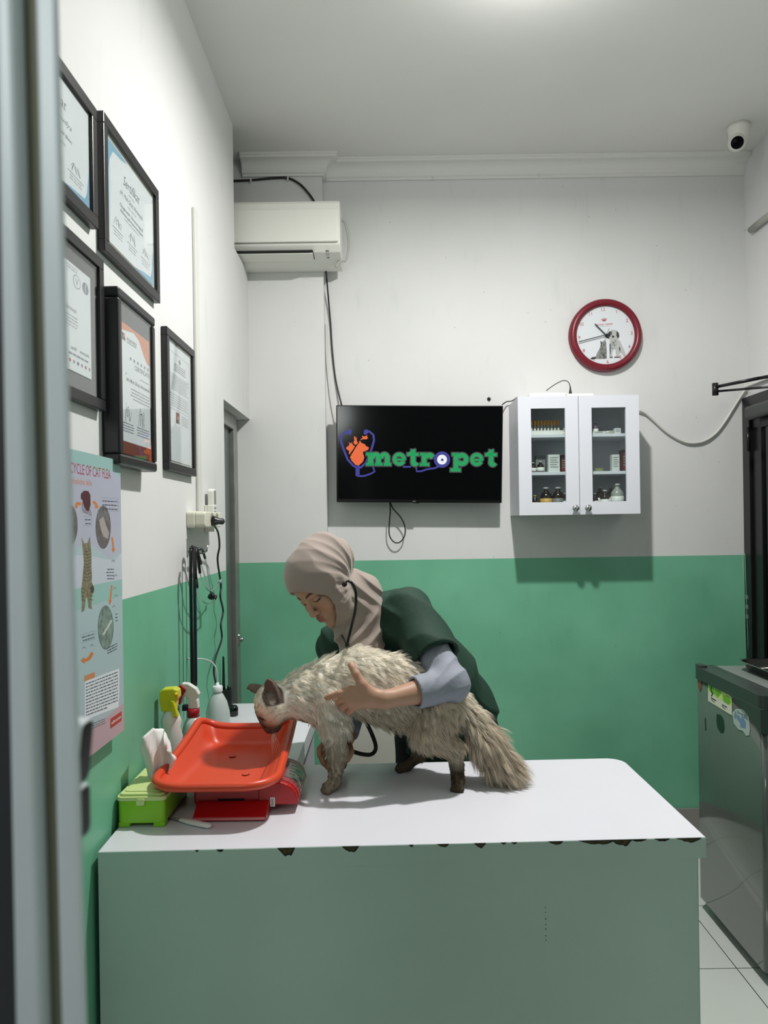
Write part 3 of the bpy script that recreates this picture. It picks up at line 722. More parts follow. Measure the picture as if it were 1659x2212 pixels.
dl.flat(cat_o, KP, M_ink2, 0.0006); dl.flat(dog_o, KP, mat('pale_ink', rgb(176, 178, 176), 0.6), 0.0006)
rr = random.Random(5)
for k in range(70):
    x0 = 700 + 140 * rr.random(); y0 = 975 + 280 * rr.random()
    if x0 > 745 - (y0 - 1000) * 0.12: dl.stroke([(x0, y0), (x0 + 14 - 20 * rr.random(), y0 + 18 + 16 * rr.random())], 6, KP, M_ink, 0.0009)
for a in ([(895, 800), (930, 775), (925, 860), (900, 900), (850, 905), (835, 870), (860, 840)], [(1035, 775), (1075, 815), (1083, 880), (1050, 915), (1030, 860)], [(950, 860), (985, 858), (995, 885), (970, 905), (950, 885)], [(1075, 1050), (1100, 1090), (1095, 1160), (1075, 1110)], [(905, 1010), (922, 1000), (925, 1150), (908, 1240)], [(905, 1240), (955, 1240), (955, 1260), (900, 1260)], [(990, 1238), (1080, 1240), (1085, 1258), (985, 1258)], [(930, 790), (950, 780), (948, 850), (930, 850)], [(590, 1240), (650, 1232), (662, 1268), (600, 1282), (560, 1272)], [(745, 955), (765, 968), (768, 1010), (750, 1000)]):
    dl.flat(a, KP, M_ink, 0.0009)
for k in range(40):
    x0 = 915 + 110 * rr.random(); y0 = 910 + 190 * rr.random(); dl.stroke([(x0, y0), (x0 + 6, y0 + 26)], 4, KP, M_ink, 0.0009)
dl.build('dial', M_face, ck)
hd = MB()
def hand(px, py, w0, h):
    a = Vector((0, 0)); d = KP(px, py, 0) - CK(0, 0, 0); b = Vector((d.x, d.z)); n_ = Vector((-b.y, b.x)).normalized() * w0
    # undo tilt
    f2 = lambda u, v, hh: Vector((cf.x + u, yk + 0.022 - hh, cf.z + v)); c_ = -b.normalized() * 0.02
    hd.flat([c_ - n_, b - n_, b + n_, c_ + n_], f2, None, h); hd.flat([c_ + n_, b + n_, b - n_, c_ - n_], f2, None, h - 0.001)
hand(640, 652, 0.0026, 0.010); hand(345, 972, 0.0022, 0.012); hand(893, 738, 0.0008, 0.014)
hd.lathe([(0.005, 0), (0.005, 0.012)], CK(0, 0, 0.003), (0, -1, 0), n=12)
hd.build('hands', mat('clock_hand_dark', rgb(30, 38, 44), 0.4), ck)

# ================================================================== wall cabinet and contents
ycf = 3.556; x0 = P(1120, 980, ycf).x; x1 = P(1381.5, 980, ycf).x; z1 = P(1250, 855, ycf).z; z0 = P(1250, 1111, ycf).z
M_cab = mat('white_cabinet_laminate', rgb(212, 214, 222), 0.4)
cb_ = thing('wall_cabinet', 'white wall cabinet with two glass doors holding medicines', 'cabinet', ((x0 + x1) / 2, YB, z0))
t = 0.016; yc = ycf + 0.018
mb = MB(); mb.box((x0, yc, z0), (x0 + t, YB - 0.001, z1)); mb.box((x1 - t, yc, z0), (x1, YB - 0.001, z1)); mb.box((x0 + t, yc, z0), (x1 - t, YB - 0.001, z0 + t + 0.018)); mb.box((x0 + t, yc, z1 - t), (x1 - t, YB - 0.001, z1)); mb.box((x0 + t, YB - 0.008, z0 + t), (x1 - t, YB - 0.001, z1 - t))
mb.build('carcass', M_cab, cb_, bevel=0.001)
sh = [P(1170, 1024, yc + 0.03).z, P(1170, 943, yc + 0.03).z]   # shelf undersides
sh = [z - 0.006 for z in sh]
for z in sh: MB().box((x0 + t, yc + 0.02, z), (x1 - t, YB - 0.009, z + 0.015)).build('shelf', M_cab, cb_, bevel=0.001)
glass = glass_mat('clear_glass')
xm = (x0 + x1) / 2
for i, (a, b, wl, wr) in enumerate(((x0, xm - 0.0015, 1148, 1222), (xm + 0.0015, x1, 1279, 1353))):
    wx0 = P(wl, 980, ycf).x; wx1 = P(wr, 980, ycf).x; wz1 = P(1250, 881, ycf).z; wz0 = P(1250, 1084, ycf).z
    mb = MB()
    mb.box((a, ycf, z0 - 0.001), (wx0, yc - 0.002, z1 + 0.001)); mb.box((wx1, ycf, z0 - 0.001), (b, yc - 0.002, z1 + 0.001)); mb.box((wx0, ycf, wz1), (wx1, yc - 0.002, z1 + 0.001)); mb.box((wx0, ycf, z0 - 0.001), (wx1, yc - 0.002, wz0))
    dr = mb.build('door', M_cab, cb_)
    MB().box((wx0 + 0.0005, yc - 0.008, wz0 + 0.0005), (wx1 - 0.0005, yc - 0.005, wz1 - 0.0005)).build('glass_pane', glass, dr)
    kx = P((1241, 1268)[i], 1098, ycf).x; kz = P(1250, 1098, ycf).z
    MB().lathe([(0.006, 0), (0.005, 0.010), (0.011, 0.015), (0.0165, 0.022), (0.0165, 0.027), (0.012, 0.033), (0.003, 0.035)], (kx, ycf, kz), (0, -1, 0), n=20).build('knob', MATS['chrome'], dr)
# contents -----------------------------------------------------------
def cabx(px, Y): return P(px, 980, Y).x
M_amber = mat('dark_amber_glass', rgb(34, 24, 18), 0.12); M_lab = mat('white_label', rgb(225, 225, 220), 0.5); M_lab2 = mat('tan_label', rgb(200, 160, 80), 0.5); M_cap = mat('grey_cap', rgb(170, 170, 168), 0.4)
M_clr = mat('clear_bottle', rgb(150, 156, 150), 0.15)
def bottle(name, label, px, Y, z, r_, h_, mbody, mlab, group=None, mcap=None):
    x = cabx(px, Y); b = thing(name, label, 'bottle', (x, Y, z), group)
    MB().lathe([(r_ * 0.9, 0), (r_, 0.003), (r_, h_ * 0.55), (r_ * 0.85, h_ * 0.68), (r_ * 0.38, h_ * 0.82), (r_ * 0.36, h_ * 0.92)], (x, Y, z), n=20).build('body', mbody, b)
    MB().lathe([(r_ * 1.015, h_ * 0.10), (r_ * 1.015, h_ * 0.46)], (x, Y, z), n=20).build('label', mlab, b)
    MB().lathe([(r_ * 0.46, h_ * 0.91), (r_ * 0.46, h_), (r_ * 0.3, h_ * 1.01)], (x, Y, z), n=14).build('cap', mcap or M_cap, b)
    return b
zb0 = z0 + t + 0.0185; s1 = sh[0] + 0.0155; s2 = sh[1] + 0.0155; Yc = yc + 0.07
bottle('medicine_bottle', 'dark bottle with a tan and white label, bottom shelf, left door', 1178, Yc, zb0, 0.029, 0.1007, M_amber, M_lab2)
bottle('medicine_bottle', 'dark bottle with a grey label right of the tan-labelled one', 1204, Yc, zb0, 0.029, 0.1007, M_amber, mat('grey_label', rgb(120, 120, 118), 0.5))
bottle('medicine_bottle', 'small dark bottle at the right end of the left door, bottom shelf', 1221, Yc - 0.01, zb0, 0.018, 0.0718, M_amber, M_lab)
bottle('medicine_bottle', 'small yellow-capped bottle at the left end of the bottom shelf', 1154, Yc, zb0, 0.016, 0.0621, M_amber, mat('yellow_label', rgb(200, 190, 70), 0.5), mcap=mat('yellow_cap', rgb(190, 180, 60), 0.4))
bottle('medicine_bottle', 'dark bottle with a black and white label in front, bottom shelf, right door', 1305, Yc - 0.015, zb0, 0.023, 0.0828, M_amber, M_lab)
bottle('medicine_bottle', 'large clear bottle with a white label, right door, bottom shelf', 1332, Yc, zb0, 0.031, 0.1132, M_clr, M_lab)
bottle('medicine_bottle', 'dark bottle behind the front one, left side of right door', 1295, Yc + 0.06, zb0, 0.022, 0.1035, M_amber, M_lab)
bottle('medicine_bottle', 'dark bottle standing behind between the two front bottles of the right door', 1318, Yc + 0.06, zb0, 0.022, 0.1035, M_amber, M_lab)
bottle('medicine_bottle', 'small dark bottle at the left edge of the right door, bottom shelf', 1283, Yc + 0.01, zb0, 0.017, 0.0690, M_amber, M_lab)
bottle('medicine_bottle', 'dark dropper bottle with white label on the middle shelf', 1167, Yc, s1, 0.018, 0.055, M_amber, M_lab)
bottle('medicine_bottle', 'dark bottle cut by the left edge of the glass, middle shelf', 1151, Yc, s1, 0.016, 0.05, M_amber, M_lab)
bottle('spray_vial', 'clear purple-tinted vial with a white base on the top shelf, right door', 1287, Yc, s2, 0.014, 0.062, mat('purple_tinted_glass', rgb(90, 70, 96), 0.15), M_lab)
bottle('medicine_bottle', 'tiny clear vial beside the tube tray on the top shelf', 1219, Yc, s2, 0.009, 0.035, M_clr, M_lab)
def carton(label, pxa, pxb, Y, z, h_, d_, m, name='medicine_carton'):
    xa = cabx(pxa, Y); xb = cabx(pxb, Y); b = thing(name, label, 'box', ((xa + xb) / 2, Y + d_ / 2, z))
    MB().box((xa, Y, z), (xb, Y + d_, z + h_)).build('box', m, b, bevel=0.0008)
    mb = MB(); T = lambda u, v, h: Vector((xa + (xb - xa) * u, Y - 0.0004, z + h_ * v))
    for k in range(5): mb.flat([(0.15, 0.85 - k * 0.13), (0.85 - 0.1 * (k % 2), 0.85 - k * 0.13), (0.85 - 0.1 * (k % 2), 0.80 - k * 0.13), (0.15, 0.80 - k * 0.13)], T, None)
    mb.build('print', M_ink2, b); return b
M_crt = mat('white_carton', rgb(206, 210, 208), 0.6); M_crg = mat('grey_carton', rgb(120, 124, 124), 0.6)
carton('grey carton behind the dropper bottle on the middle shelf', 1157, 1178, Yc + 0.05, s1, 0.088, 0.03, M_crg)
carton('tall white carton in the middle of the middle shelf, left door', 1184, 1209, Yc, s1, 0.088, 0.04, M_crt)
carton('slim white carton with printed side on the middle shelf, right door', 1322, 1338, Yc - 0.01, s1, 0.083, 0.035, M_crt)
carton('dark red carton at the right end of the middle shelf, right door', 1345, 1356, Yc + 0.03, s1, 0.11, 0.06, mat('dark_red_carton', rgb(96, 22, 24), 0.6))
carton('dark red carton at the right end of the middle shelf, left door', 1212, 1222, Yc + 0.05, s1, 0.09, 0.06, MATS['dark_red_carton'])
xt = cabx(1292, Yc)
o = MB().lathe([(0.022, 0), (0.024, 0.002), (0.024, 0.014), (0.021, 0.016)], (xt, Yc, s1), n=24).build('tin', mat('green_tin', rgb(128, 134, 96), 0.35), smooth=False); tag(o, 'flat round greenish tin on the middle shelf, right door', 'tin')
xt = cabx(1321, Yc); o = MB().lathe([(0.045, 0), (0.048, 0.004), (0.048, 0.016), (0.044, 0.02)], (xt, Yc + 0.05, s2), n=28, ).build('petri_dish', mat('frosted_plastic', rgb(170, 172, 160), 0.3)); tag(o, 'round flat frosted dish on the top shelf behind the small box', 'dish')
carton('small white cube box on the top shelf, right door', 1329, 1342, Yc - 0.04, s2, 0.026, 0.03, M_crt)
carton('flat white box lying at the left of the top shelf, right door', 1281, 1309, Yc - 0.04, s2 - 0.0, 0.012, 0.05, M_crt)
tr = thing('test_tube_tray', 'low white tray holding a row of orange-capped tubes', 'tray', (cabx(1180, Yc), Yc, s2))
xa = cabx(1146, Yc); xb = cabx(1215, Yc)
mb = MB(); mb.box((xa, Yc - 0.02, s2), (xb, Yc + 0.04, s2 + 0.003)); mb.box((xa, Yc - 0.02, s2 + 0.003), (xb, Yc - 0.017, s2 + 0.022)); mb.box((xa, Yc + 0.037, s2 + 0.003), (xb, Yc + 0.04, s2 + 0.022)); mb.box((xa, Yc - 0.017, s2 + 0.003), (xa + 0.003, Yc + 0.037, s2 + 0.022)); mb.box((xb - 0.003, Yc - 0.017, s2 + 0.003), (xb, Yc + 0.037, s2 + 0.022))
mb.build('tray', M_lab, tr)
M_orange = mat('orange_cap', rgb(214, 146, 40), 0.4); M_tube = mat('tube_plastic', rgb(190, 188, 180), 0.2)
n_t = 9; g_ = 'orange-capped tubes standing in the white tray'
first = None
for k in range(n_t):
    x = xa + 0.008 + (xb - xa - 0.024) * k / (n_t - 1); loc = (x, Yc + 0.01, s2 + 0.0035)
    lab = 'clear sample tube with an orange cap in the white tray row'
    if first is None:
        first = thing('sample_tube', lab, 'test tube', loc, g_)
        MB().lathe([(0.004, 0), (0.0062, 0.004), (0.0062, 0.048)], loc, n=12).build('tube', M_tube, first)
        MB().lathe([(0.0072, 0.0482), (0.0072, 0.070), (0.006, 0.071)], loc, n=12).build('cap', M_orange, first)
    else: dup(first, loc)
# things on top of the cabinet
q = Vector((cabx(1185, 3.66), 3.66, z1 + 0.001))
ro = thing('wifi_router', 'slim white box lying on top of the wall cabinet, left end', 'router', q)
xa = cabx(1146, 3.60); xb = cabx(1224, 3.60); MB().box((xa, 3.60, z1 + 0.002), (xb, 3.76, z1 + 0.024)).build('body', mat('bright_white_plastic', rgb(244, 244, 244), 0.4), ro, bevel=0.003)
xa = cabx(1226, 3.64); xb = cabx(1285, 3.64); sk = thing('power_strip', 'low white power strip on the cabinet top, right of the slim box', 'power strip', ((xa + xb) / 2, 3.68, z1 + 0.001))
MB().box((xa, 3.64, z1 + 0.002), (xb, 3.72, z1 + 0.026)).build('body', M_acw, sk, bevel=0.003)
q = P(1232, 843, 3.68); pl = thing('power_plug', 'black plug with a thin cable arching over the cabinet top', 'plug', (q.x, 3.68, z1 + 0.027))
MB().lathe([(0.007, z1 + 0.027 - q.z), (0.008, z1 + 0.035 - q.z), (0.005, 0.0), (0.0025, 0.02)], (q.x, 3.68, q.z), n=10).build('plug_body', M_blkcable, pl)
pp = [Vector((q.x, 3.68, q.z + 0.015)), P(1228, 826, 3.68), P(1218, 822, 3.69), P(1205, 827, 3.7), P(1192, 835, 3.71), P(1180, 844, 3.72)]
MB().tube(catmull(pp), 0.0022).build('cable', M_blkcable, pl)
xa = cabx(1300, 3.7); o = MB().tube([(xa - 0.06, 3.66, z1 + 0.006), (xa, 3.66, z1 + 0.008)], 0.004).build('marker_pen', M_black); tag(o, 'black pen lying flat on the cabinet top', 'pen')

# white cable to the door, CCTV camera, conduit
pp = [P(1380, 886, YB - 0.02), P(1395, 893, YB - 0.016), P(1412, 908, YB - 0.014), P(1440, 933, YB - 0.014), P(1468, 950, YB - 0.014), P(1492, 957, YB - 0.014), P(1520, 953, YB - 0.014), P(1545, 937, YB - 0.012), P(1565, 912, YB - 0.012), P(1582, 885, YB - 0.012), P(1600, 856, YB - 0.012), P(1611, 840, YB - 0.02)]
tag(MB().tube(catmull(pp), 0.0065).build('sagging_cable', MATS['white_cable']), 'thick white cable sagging between the wall cabinet and the right door', 'cable')
q = P(1597, 268, 3.52); cz = ZC; cv = thing('security_camera', 'small white dome security camera on the ceiling at the right corner', 'camera', (q.x, 3.52, cz))
Yv = 3.50; cx_ = P(1594, 300, Yv).x
MB().lathe([(0.05, 0), (0.05, -0.018), (0.047, -0.03), (0.042, -0.062), (0.03, -0.08)], (cx_ + 0.004, Yv, cz - 0.0005), n=28).build('base', M_acw, cv)
hc = P(1592, 308, Yv - 0.015); MB().ball(hc, 0.040, n=24).build('eyeball', M_acw, cv)
dv = (Vector((0.15, 0, CH)) - hc).normalized()
MB().lathe([(0.028, 0.027), (0.028, 0.0395), (0.026, 0.042), (0.004, 0.043)], hc, dv, n=24).build('lens', MATS['black_gloss'], cv)
q0 = WX(1622, 497, XR - 0.018); q1 = WX(1690, 443, XR - 0.018)
tag(MB().tube([q0, q1], 0.017, n=14).build('conduit_pipe', mat('grey_pipe', rgb(165, 165, 158), 0.45)), 'grey pipe fixed along the upper right wall', 'pipe')
for px, py in ((935, 390), (1162, 383), (1411, 373), (1608, 372), (1608, 498), (706, 393)):
    q = P(px, py, YB); o = MB().tube([(q.x, YB - 0.001, q.z), (q.x, YB - 0.02, q.z), (q.x, YB - 0.022, q.z + 0.012)], 0.0022, n=6).build('wall_nail', M_trim)
    lab = {935: 'painted-over nail under the cornice above the television', 1162: 'painted-over nail under the cornice, second of the back wall', 1411: 'painted-over nail under the cornice above the clock', 706: 'painted-over nail beside the pillar above the air conditioner'}.get(px, 'nail in the right corner %s' % ('just under the cornice' if py < 400 else 'beside the grey pipe end'))
    tag(o, lab, 'nail')

# ================================================================== fridge
XF = 1.268; fy1 = 3.06; fy0 = 2.52; fzt = P(1508, 1435, fy1).z; fzb = 0.05
M_fr = mat('grey_green_fridge_door', rgb(74, 84, 76), 0.12, spec=0.6, coat=0.3, noise=0.05, nscale=2); M_frt = mat('dark_grey_fridge_trim', rgb(50, 56, 54), 0.3); M_ft = mat('grey_fridge_top', rgb(118, 124, 120), 0.35, noise=0.08, nscale=6)
M_frside = mat('grey_fridge_side', rgb(98, 110, 102), 0.35)
fr = thing('refrigerator', 'low grey-green refrigerator with worn stickers on its door', 'refrigerator', (1.55, 2.8, 0))
MB().box((XF + 0.055, fy0 + 0.005, fzb + 0.03), (XR - 0.03, fy1 - 0.005, fzt - 0.03)).build('body', M_frside, fr, bevel=0.01)
MB().rbox((XF + 0.0, fy0, fzb), (XF + 0.05, fy1, fzt - 0.055), 0.018, axis=2, smooth=True).build('door', M_fr, fr)
MB().box((XF + 0.05, fy0 + 0.01, fzb + 0.02), (XF + 0.056, fy1 - 0.01, fzt - 0.05)).build('door_seal', M_black, fr)
mb = MB(); mb.rbox((XF - 0.006, fy0 - 0.004, fzt - 0.055), (XF + 0.055, fy1 + 0.003, fzt - 0.004), 0.02, axis=2); mb.rbox((XF - 0.004, fy1 - 0.05, fzt - 0.012), (XF + 0.03, fy1 + 0.002, fzt + 0.004), 0.012, axis=2)
vs = [Vector((XF - 0.007, fy0 + 0.22, fzt - 0.055)), Vector((XF - 0.007, fy0 + 0.02, fzt - 0.12)), Vector((XF - 0.007, fy0 - 0.004, fzt - 0.125)), Vector((XF - 0.007, fy0 - 0.004, fzt - 0.055))]
vs = [Vector((XF - 0.007, fy0 + 0.28 * (1 - k / 8), fzt - 0.05 - 0.085 * (k / 8) ** 1.7)) for k in range(9)] + [Vector((XF - 0.007, fy0 - 0.004, fzt - 0.135)), Vector((XF - 0.007, fy0 - 0.004, fzt - 0.05))]
n = len(vs); mb.add(vs + [v + Vector((0.03, 0, 0)) for v in vs], [list(range(n)), [n + i for i in range(n)][::-1]] + [[i, n + i, n + (i + 1) % n, (i + 1) % n] for i in range(n)])
mb.build('door_cap', M_frt, fr, bevel=0.002, label='dark grey grip moulding along the top of the door')
MB().box((XF + 0.056, fy0 - 0.004, fzt - 0.03), (XR - 0.028, fy1 + 0.003, fzt - 0.008)).build('top_panel', M_ft, fr, bevel=0.003)
mb = MB(); mb.box((XF + 0.056, fy0 - 0.006, fzt - 0.03), (XF + 0.075, fy1 + 0.004, fzt - 0.003)); mb.build('top_rim', M_frt, fr, bevel=0.002)
for y in (fy0 + 0.05, fy1 - 0.05):
    for x in (XF + 0.06, XR - 0.08): MB().lathe([(0.02, 0.001), (0.016, fzb + 0.032)], (x, y, 0), n=12).build('foot', M_black, fr)
def FT(px, py, h): q = WX(px, py, XF - 0.0008); return Vector((XF - 0.0012 - h * 0.001, q.y, q.z))
FP = lambda x, y, h: FT(1440 + x / 5.822, 1380 + y / 5.822, h)
M_stg = mat('sticker_green', rgb(110, 170, 40), 0.3); M_stl = mat('sticker_light_green', rgb(196, 214, 120), 0.3); M_stw = mat('sticker_cream', rgb(212, 212, 196), 0.4); M_stb = mat('sticker_blue', rgb(110, 136, 168), 0.4); M_stgw = mat('sticker_grey_white', rgb(170, 184, 178), 0.4); M_stk = mat('sticker_dark_green', rgb(18, 50, 34), 0.5)
mb = MB()
mb.flat([(522, 515), (822, 680), (822, 965), (522, 780)], FP, M_stw, 0.0)
mb.flat([(522, 515), (822, 680), (822, 850), (640, 745), (522, 655)], FP, M_stl, 0.2)
mb.flat([(525, 520), (600, 560), (610, 700), (560, 680), (530, 620)], FP, M_stg, 0.4)
mb.flat([(610, 570), (680, 605), (690, 690), (640, 740), (612, 690)], FP, M_stg, 0.4)
mb.flat([(700, 700), (780, 720), (815, 800), (780, 830), (720, 790)], FP, M_stg, 0.4)
mb.stroke([(572, 580), (560, 640), (580, 690), (565, 720)], 14, FP, M_stk, 0.6)
for (x, y) in ((562, 742), (700, 828)):
    for k in range(2): mb.stroke([(x, y + k * 22), (x + 60 - 18 * k, y + 34 + k * 22)], 12 - 5 * k, FP, M_ink, 0.5)
mb.build('sticker', M_stw, fr, label='green and cream sticker with leaves')
mb = MB()
mb.flat([(826, 930), (870, 880), (930, 880), (1035, 925), (1040, 1040), (1050, 1140), (1040, 1215), (1000, 1220), (960, 1160), (900, 1140), (845, 1060)], FP, M_stgw, 0.0)
mb.flat([(880, 950), (960, 990), (1000, 1050), (995, 1130), (930, 1110), (925, 1060), (880, 1000)], FP, M_stb, 0.3)
mb.flat([(860, 900), (880, 940), (870, 1010), (850, 990)], FP, M_stb, 0.3); mb.disc((937, 985), 16, FP, M_stgw, 0.5, 10)
q_ = lambda u, v, h: FP(u, 1 * v + (u - 895) * 0.42, h)
mb.text('Energy', 892, -935, 34, lambda u, v, h: q_(u, -v, h), mat('blue_print', rgb(60, 86, 130), 0.5), 0.6, width=120)
mb.text('Saving', 945, -985, 30, lambda u, v, h: q_(u, -v - 20, h), MATS['blue_print'], 0.6, width=80)
mb.build('sticker', M_stgw, fr, label='torn round blue and white energy sticker')
mb = MB(); mb.flat([(630, 945), (680, 955), (715, 1010), (726, 1110), (715, 1175), (680, 1180), (640, 1120), (625, 1030)], FP, M_stk, 0.0); mb.build('sticker', M_stk, fr, label='small dark green oval mark')
mb = MB(); mb.stroke([(485, 1000), (490, 1145)], 12, FP, M_stk, 0.0); mb.build('scratch', M_stk, fr, label='dark scratch')
mb = MB(); mb.flat([(390, 440), (432, 450), (438, 600), (420, 670), (395, 600)], FP, mat('rust_patch', rgb(120, 84, 62), 0.8), 0.0); mb.build('rust_patch', MATS['rust_patch'], fr, label='brown rust patch')
# steel tray on the fridge
M_steel = mat('polished_steel', rgb(190, 190, 186), 0.12, metal=1.0)
q = PZ(1650, 1440, fzt + 0.02); ts = thing('steel_tray', 'shiny stainless steel tray of instruments on top of the refrigerator', 'tray', (1.55, 2.80, fzt - 0.007))
x_a = 1.40; x_b = 1.66; y_a2 = 2.62; y_b = 3.0; zt_ = fzt - 0.007
def rring(x0_, x1_, y0_, y1_, r_, z, n=5):
    o_ = []
    for (cx2, cy2, s_) in ((x1_ - r_, y1_ - r_, 0), (x0_ + r_, y1_ - r_, 1), (x0_ + r_, y0_ + r_, 2), (x1_ - r_, y0_ + r_, 3)):
        for k in range(n + 1): tt = (s_ + k / n) * PI / 2; o_.append((cx2 + r_ * math.cos(tt), cy2 + r_ * math.sin(tt), z))
    return o_
rings = [rring(x_a + 0.03, x_b - 0.03, y_a2 + 0.03, y_b - 0.03, 0.03, zt_ + 0.003), rring(x_a + 0.03, x_b - 0.03, y_a2 + 0.03, y_b - 0.03, 0.03, zt_ + 0.001), rring(x_a + 0.012, x_b - 0.012, y_a2 + 0.012, y_b - 0.012, 0.04, zt_ + 0.034), rring(x_a, x_b, y_a2, y_b, 0.05, zt_ + 0.038), rring(x_a, x_b, y_a2, y_b, 0.05, zt_ + 0.040), rring(x_a + 0.014, x_b - 0.014, y_a2 + 0.014, y_b - 0.014, 0.04, zt_ + 0.037)]
def loft(rings, m=None, sm=True, caps=(True, True)):
    mb = MB(); n = len(rings[0]); vs = [v for r_ in rings for v in r_]; fs = []
    for i in range(len(rings) - 1):
        for k in range(n): fs.append((i * n + k, i * n + (k + 1) % n, (i + 1) * n + (k + 1) % n, (i + 1) * n + k))
    if caps[0]: fs.append(tuple(range(n))[::-1])
    if caps[1]: fs.append(tuple((len(rings) - 1) * n + k for k in range(n)))
    mb.add(vs, fs, m, sm); return mb
order = [rings[1], rings[2], rings[3], rings[4], rings[5], rings[0]]
loft(order).build('tray_body', M_steel, ts)
for k, (lab_, a, b) in enumerate((('steel scissors lying in the tray, nearest the camera', (1.46, 2.70), (1.58, 2.82)), ('steel tweezers lying across the tray middle', (1.45, 2.80), (1.60, 2.84)), ('thin steel probe lying at the back of the tray', (1.46, 2.92), (1.58, 2.86)))):
    mb = MB(); z = zt_ + 0.008 + 0.004 * k
    if k == 0:
        for s_ in (-1, 1): mb.tube([(a[0], a[1] + s_ * 0.012, z), ((a[0] + b[0]) / 2, (a[1] + b[1]) / 2, z), (b[0], b[1] - s_ * 0.008, z + 0.01)], [0.004, 0.004, 0.002])
    else: mb.tube([(a[0], a[1], z), (b[0], b[1], z + 0.012)], [0.004, 0.002])
    o = mb.build(('scissors', 'tweezers', 'probe')[k], M_steel); tag(o, lab_, ('scissors', 'tweezers', 'probe')[k])
# clear cord hanging in the right corner
pp = [P(1604, 1195, 3.79), P(1607, 1290, 3.79), P(1611, 1400, 3.79), P(1613, 1440, 3.79)]
mb = MB(); mb.tube(pp, 0.0012, n=6); mb.tube([p + Vector((0.012, 0, 0)) for p in pp], 0.0012, n=6)
tag(mb.build('corner_string', mat('pale_green_cord', rgb(130, 170, 150), 0.4)), 'pair of thin pale strings hanging in the right corner above the refrigerator', 'string')

# ================================================================== framed certificates on the left wall
M_frame = mat('black_frame', rgb(26, 26, 28), 0.35); M_paper = mat('certificate_paper', rgb(222, 226, 228), 0.5, noise=0.02, nscale=20)
M_matb = mat('grey_mount', rgb(98, 98, 100), 0.7); M_txt = mat('dark_print', rgb(60, 62, 78), 0.6); M_txt2 = mat('grey_text_print', rgb(130, 134, 142), 0.6)
M_blueswash = mat('blue_swash', rgb(120, 170, 196), 0.5); M_paleblue = mat('pale_blue_swash', rgb(196, 216, 222), 0.5); M_cream = mat('cream_mount', rgb(208, 206, 198), 0.6)
M_peach = mat('peach_print', rgb(206, 140, 112), 0.5); M_brown = mat('dark_terracotta_print', rgb(120, 62, 44), 0.5); M_navy = mat('navy_print', rgb(40, 42, 80), 0.5)
fglass = glass_mat('frame_glass', (0.97, 0.98, 0.98, 1))
def wall_frame(label, y0, y1, z0, z1, dep, bw, bw_top=None, mount=None, mbd=0.0):
    """picture frame on the left wall spanning y0..y1, z0..z1"""
    t = thing('framed_certificate', label, 'picture frame', (XL, (y0 + y1) / 2, z0), 'framed certificates on the left wall')
    xf = XL + dep
    mb = MB()
    mb.box((XL + 0.001, y0, z0), (xf, y1, z0 + bw)); mb.box((XL + 0.001, y0, z1 - bw), (xf, y1, z1)); mb.box((XL + 0.001, y0, z0 + bw), (xf, y0 + bw, z1 - bw)); mb.box((XL + 0.001, y1 - bw, z0 + bw), (xf, y1, z1 - bw))
    mb.build('frame', M_frame, t, bevel=0.002 if dep < 0.03 else 0.006)
    xp_ = xf - 0.009
    MB().box((XL + 0.002, y0 + bw - 0.002, z0 + bw - 0.002), (xp_ - 0.0012, y1 - bw + 0.002, z1 - bw + 0.002)).build('backing', mount or M_paper, t)
    a, b, c, d = y0 + bw + mbd, y1 - bw - mbd, z0 + bw + mbd, z1 - bw - mbd
    MB().box((xf - 0.005, y0 + bw - 0.001, z0 + bw - 0.001), (xf - 0.0045, y1 - bw + 0.001, z1 - bw + 0.001)).build('glass_pane', fglass, t)
    T = lambda u, v, h: Vector((xp_ + 0.0006 + h * 0.0004, a + (b - a) * u, c + (d - c) * v))
    return t, T, (b - a), (d - c)
def paper(t, T, build):
    mb = MB(); slabT(lambda u, v, h: T(u, v, h), 0, 1, 0, 1, -1.2, 0.0, mb); mb.mi(M_paper); mb.m = [0] * len(mb.f); mb.mats = [M_paper]
    build(mb); mb.build('certificate', M_paper, t)
def lines(mb, T, x0, x1, y, n, dy, w, m, jag=0.15, seed=1, align='C'):
    rr = random.Random(seed)
    for k in range(n):
        q = jag * (x1 - x0) * rr.random(); a, b = (x0 + q / 2, x1 - q / 2) if align == 'C' else ((x0, x1 - q) if align == 'L' else (x0 + q, x1))
        # broken into words
        x = a
        while x < b:
            e = min(b, x + (0.03 + 0.06 * rr.random())); mb.flat([(x, y - k * dy), (e, y - k * dy), (e, y - k * dy + w), (x, y - k * dy + w)], T, m, 0.5); x = e + 0.012
def sign(mb, T, cx, cy, s, m, seed):
    rr = random.Random(seed); pts = [(cx + s * (k / 9 - 0.5) + 0.2 * s * math.sin(k * 2.1 + seed), cy + s * 0.5 * math.sin(k * 2.6 + seed) * (0.5 + 0.5 * rr.random())) for k in range(10)]
    mb.stroke([(p.x, p.y) for p in catmull([Vector((a, b, 0)) for a, b in pts], 4)], s * 0.03, T, m, 0.5)
def wpy(px, py, X): return WX(px, py, X).y
def wz(px, py, X): return WX(px, py, X).z

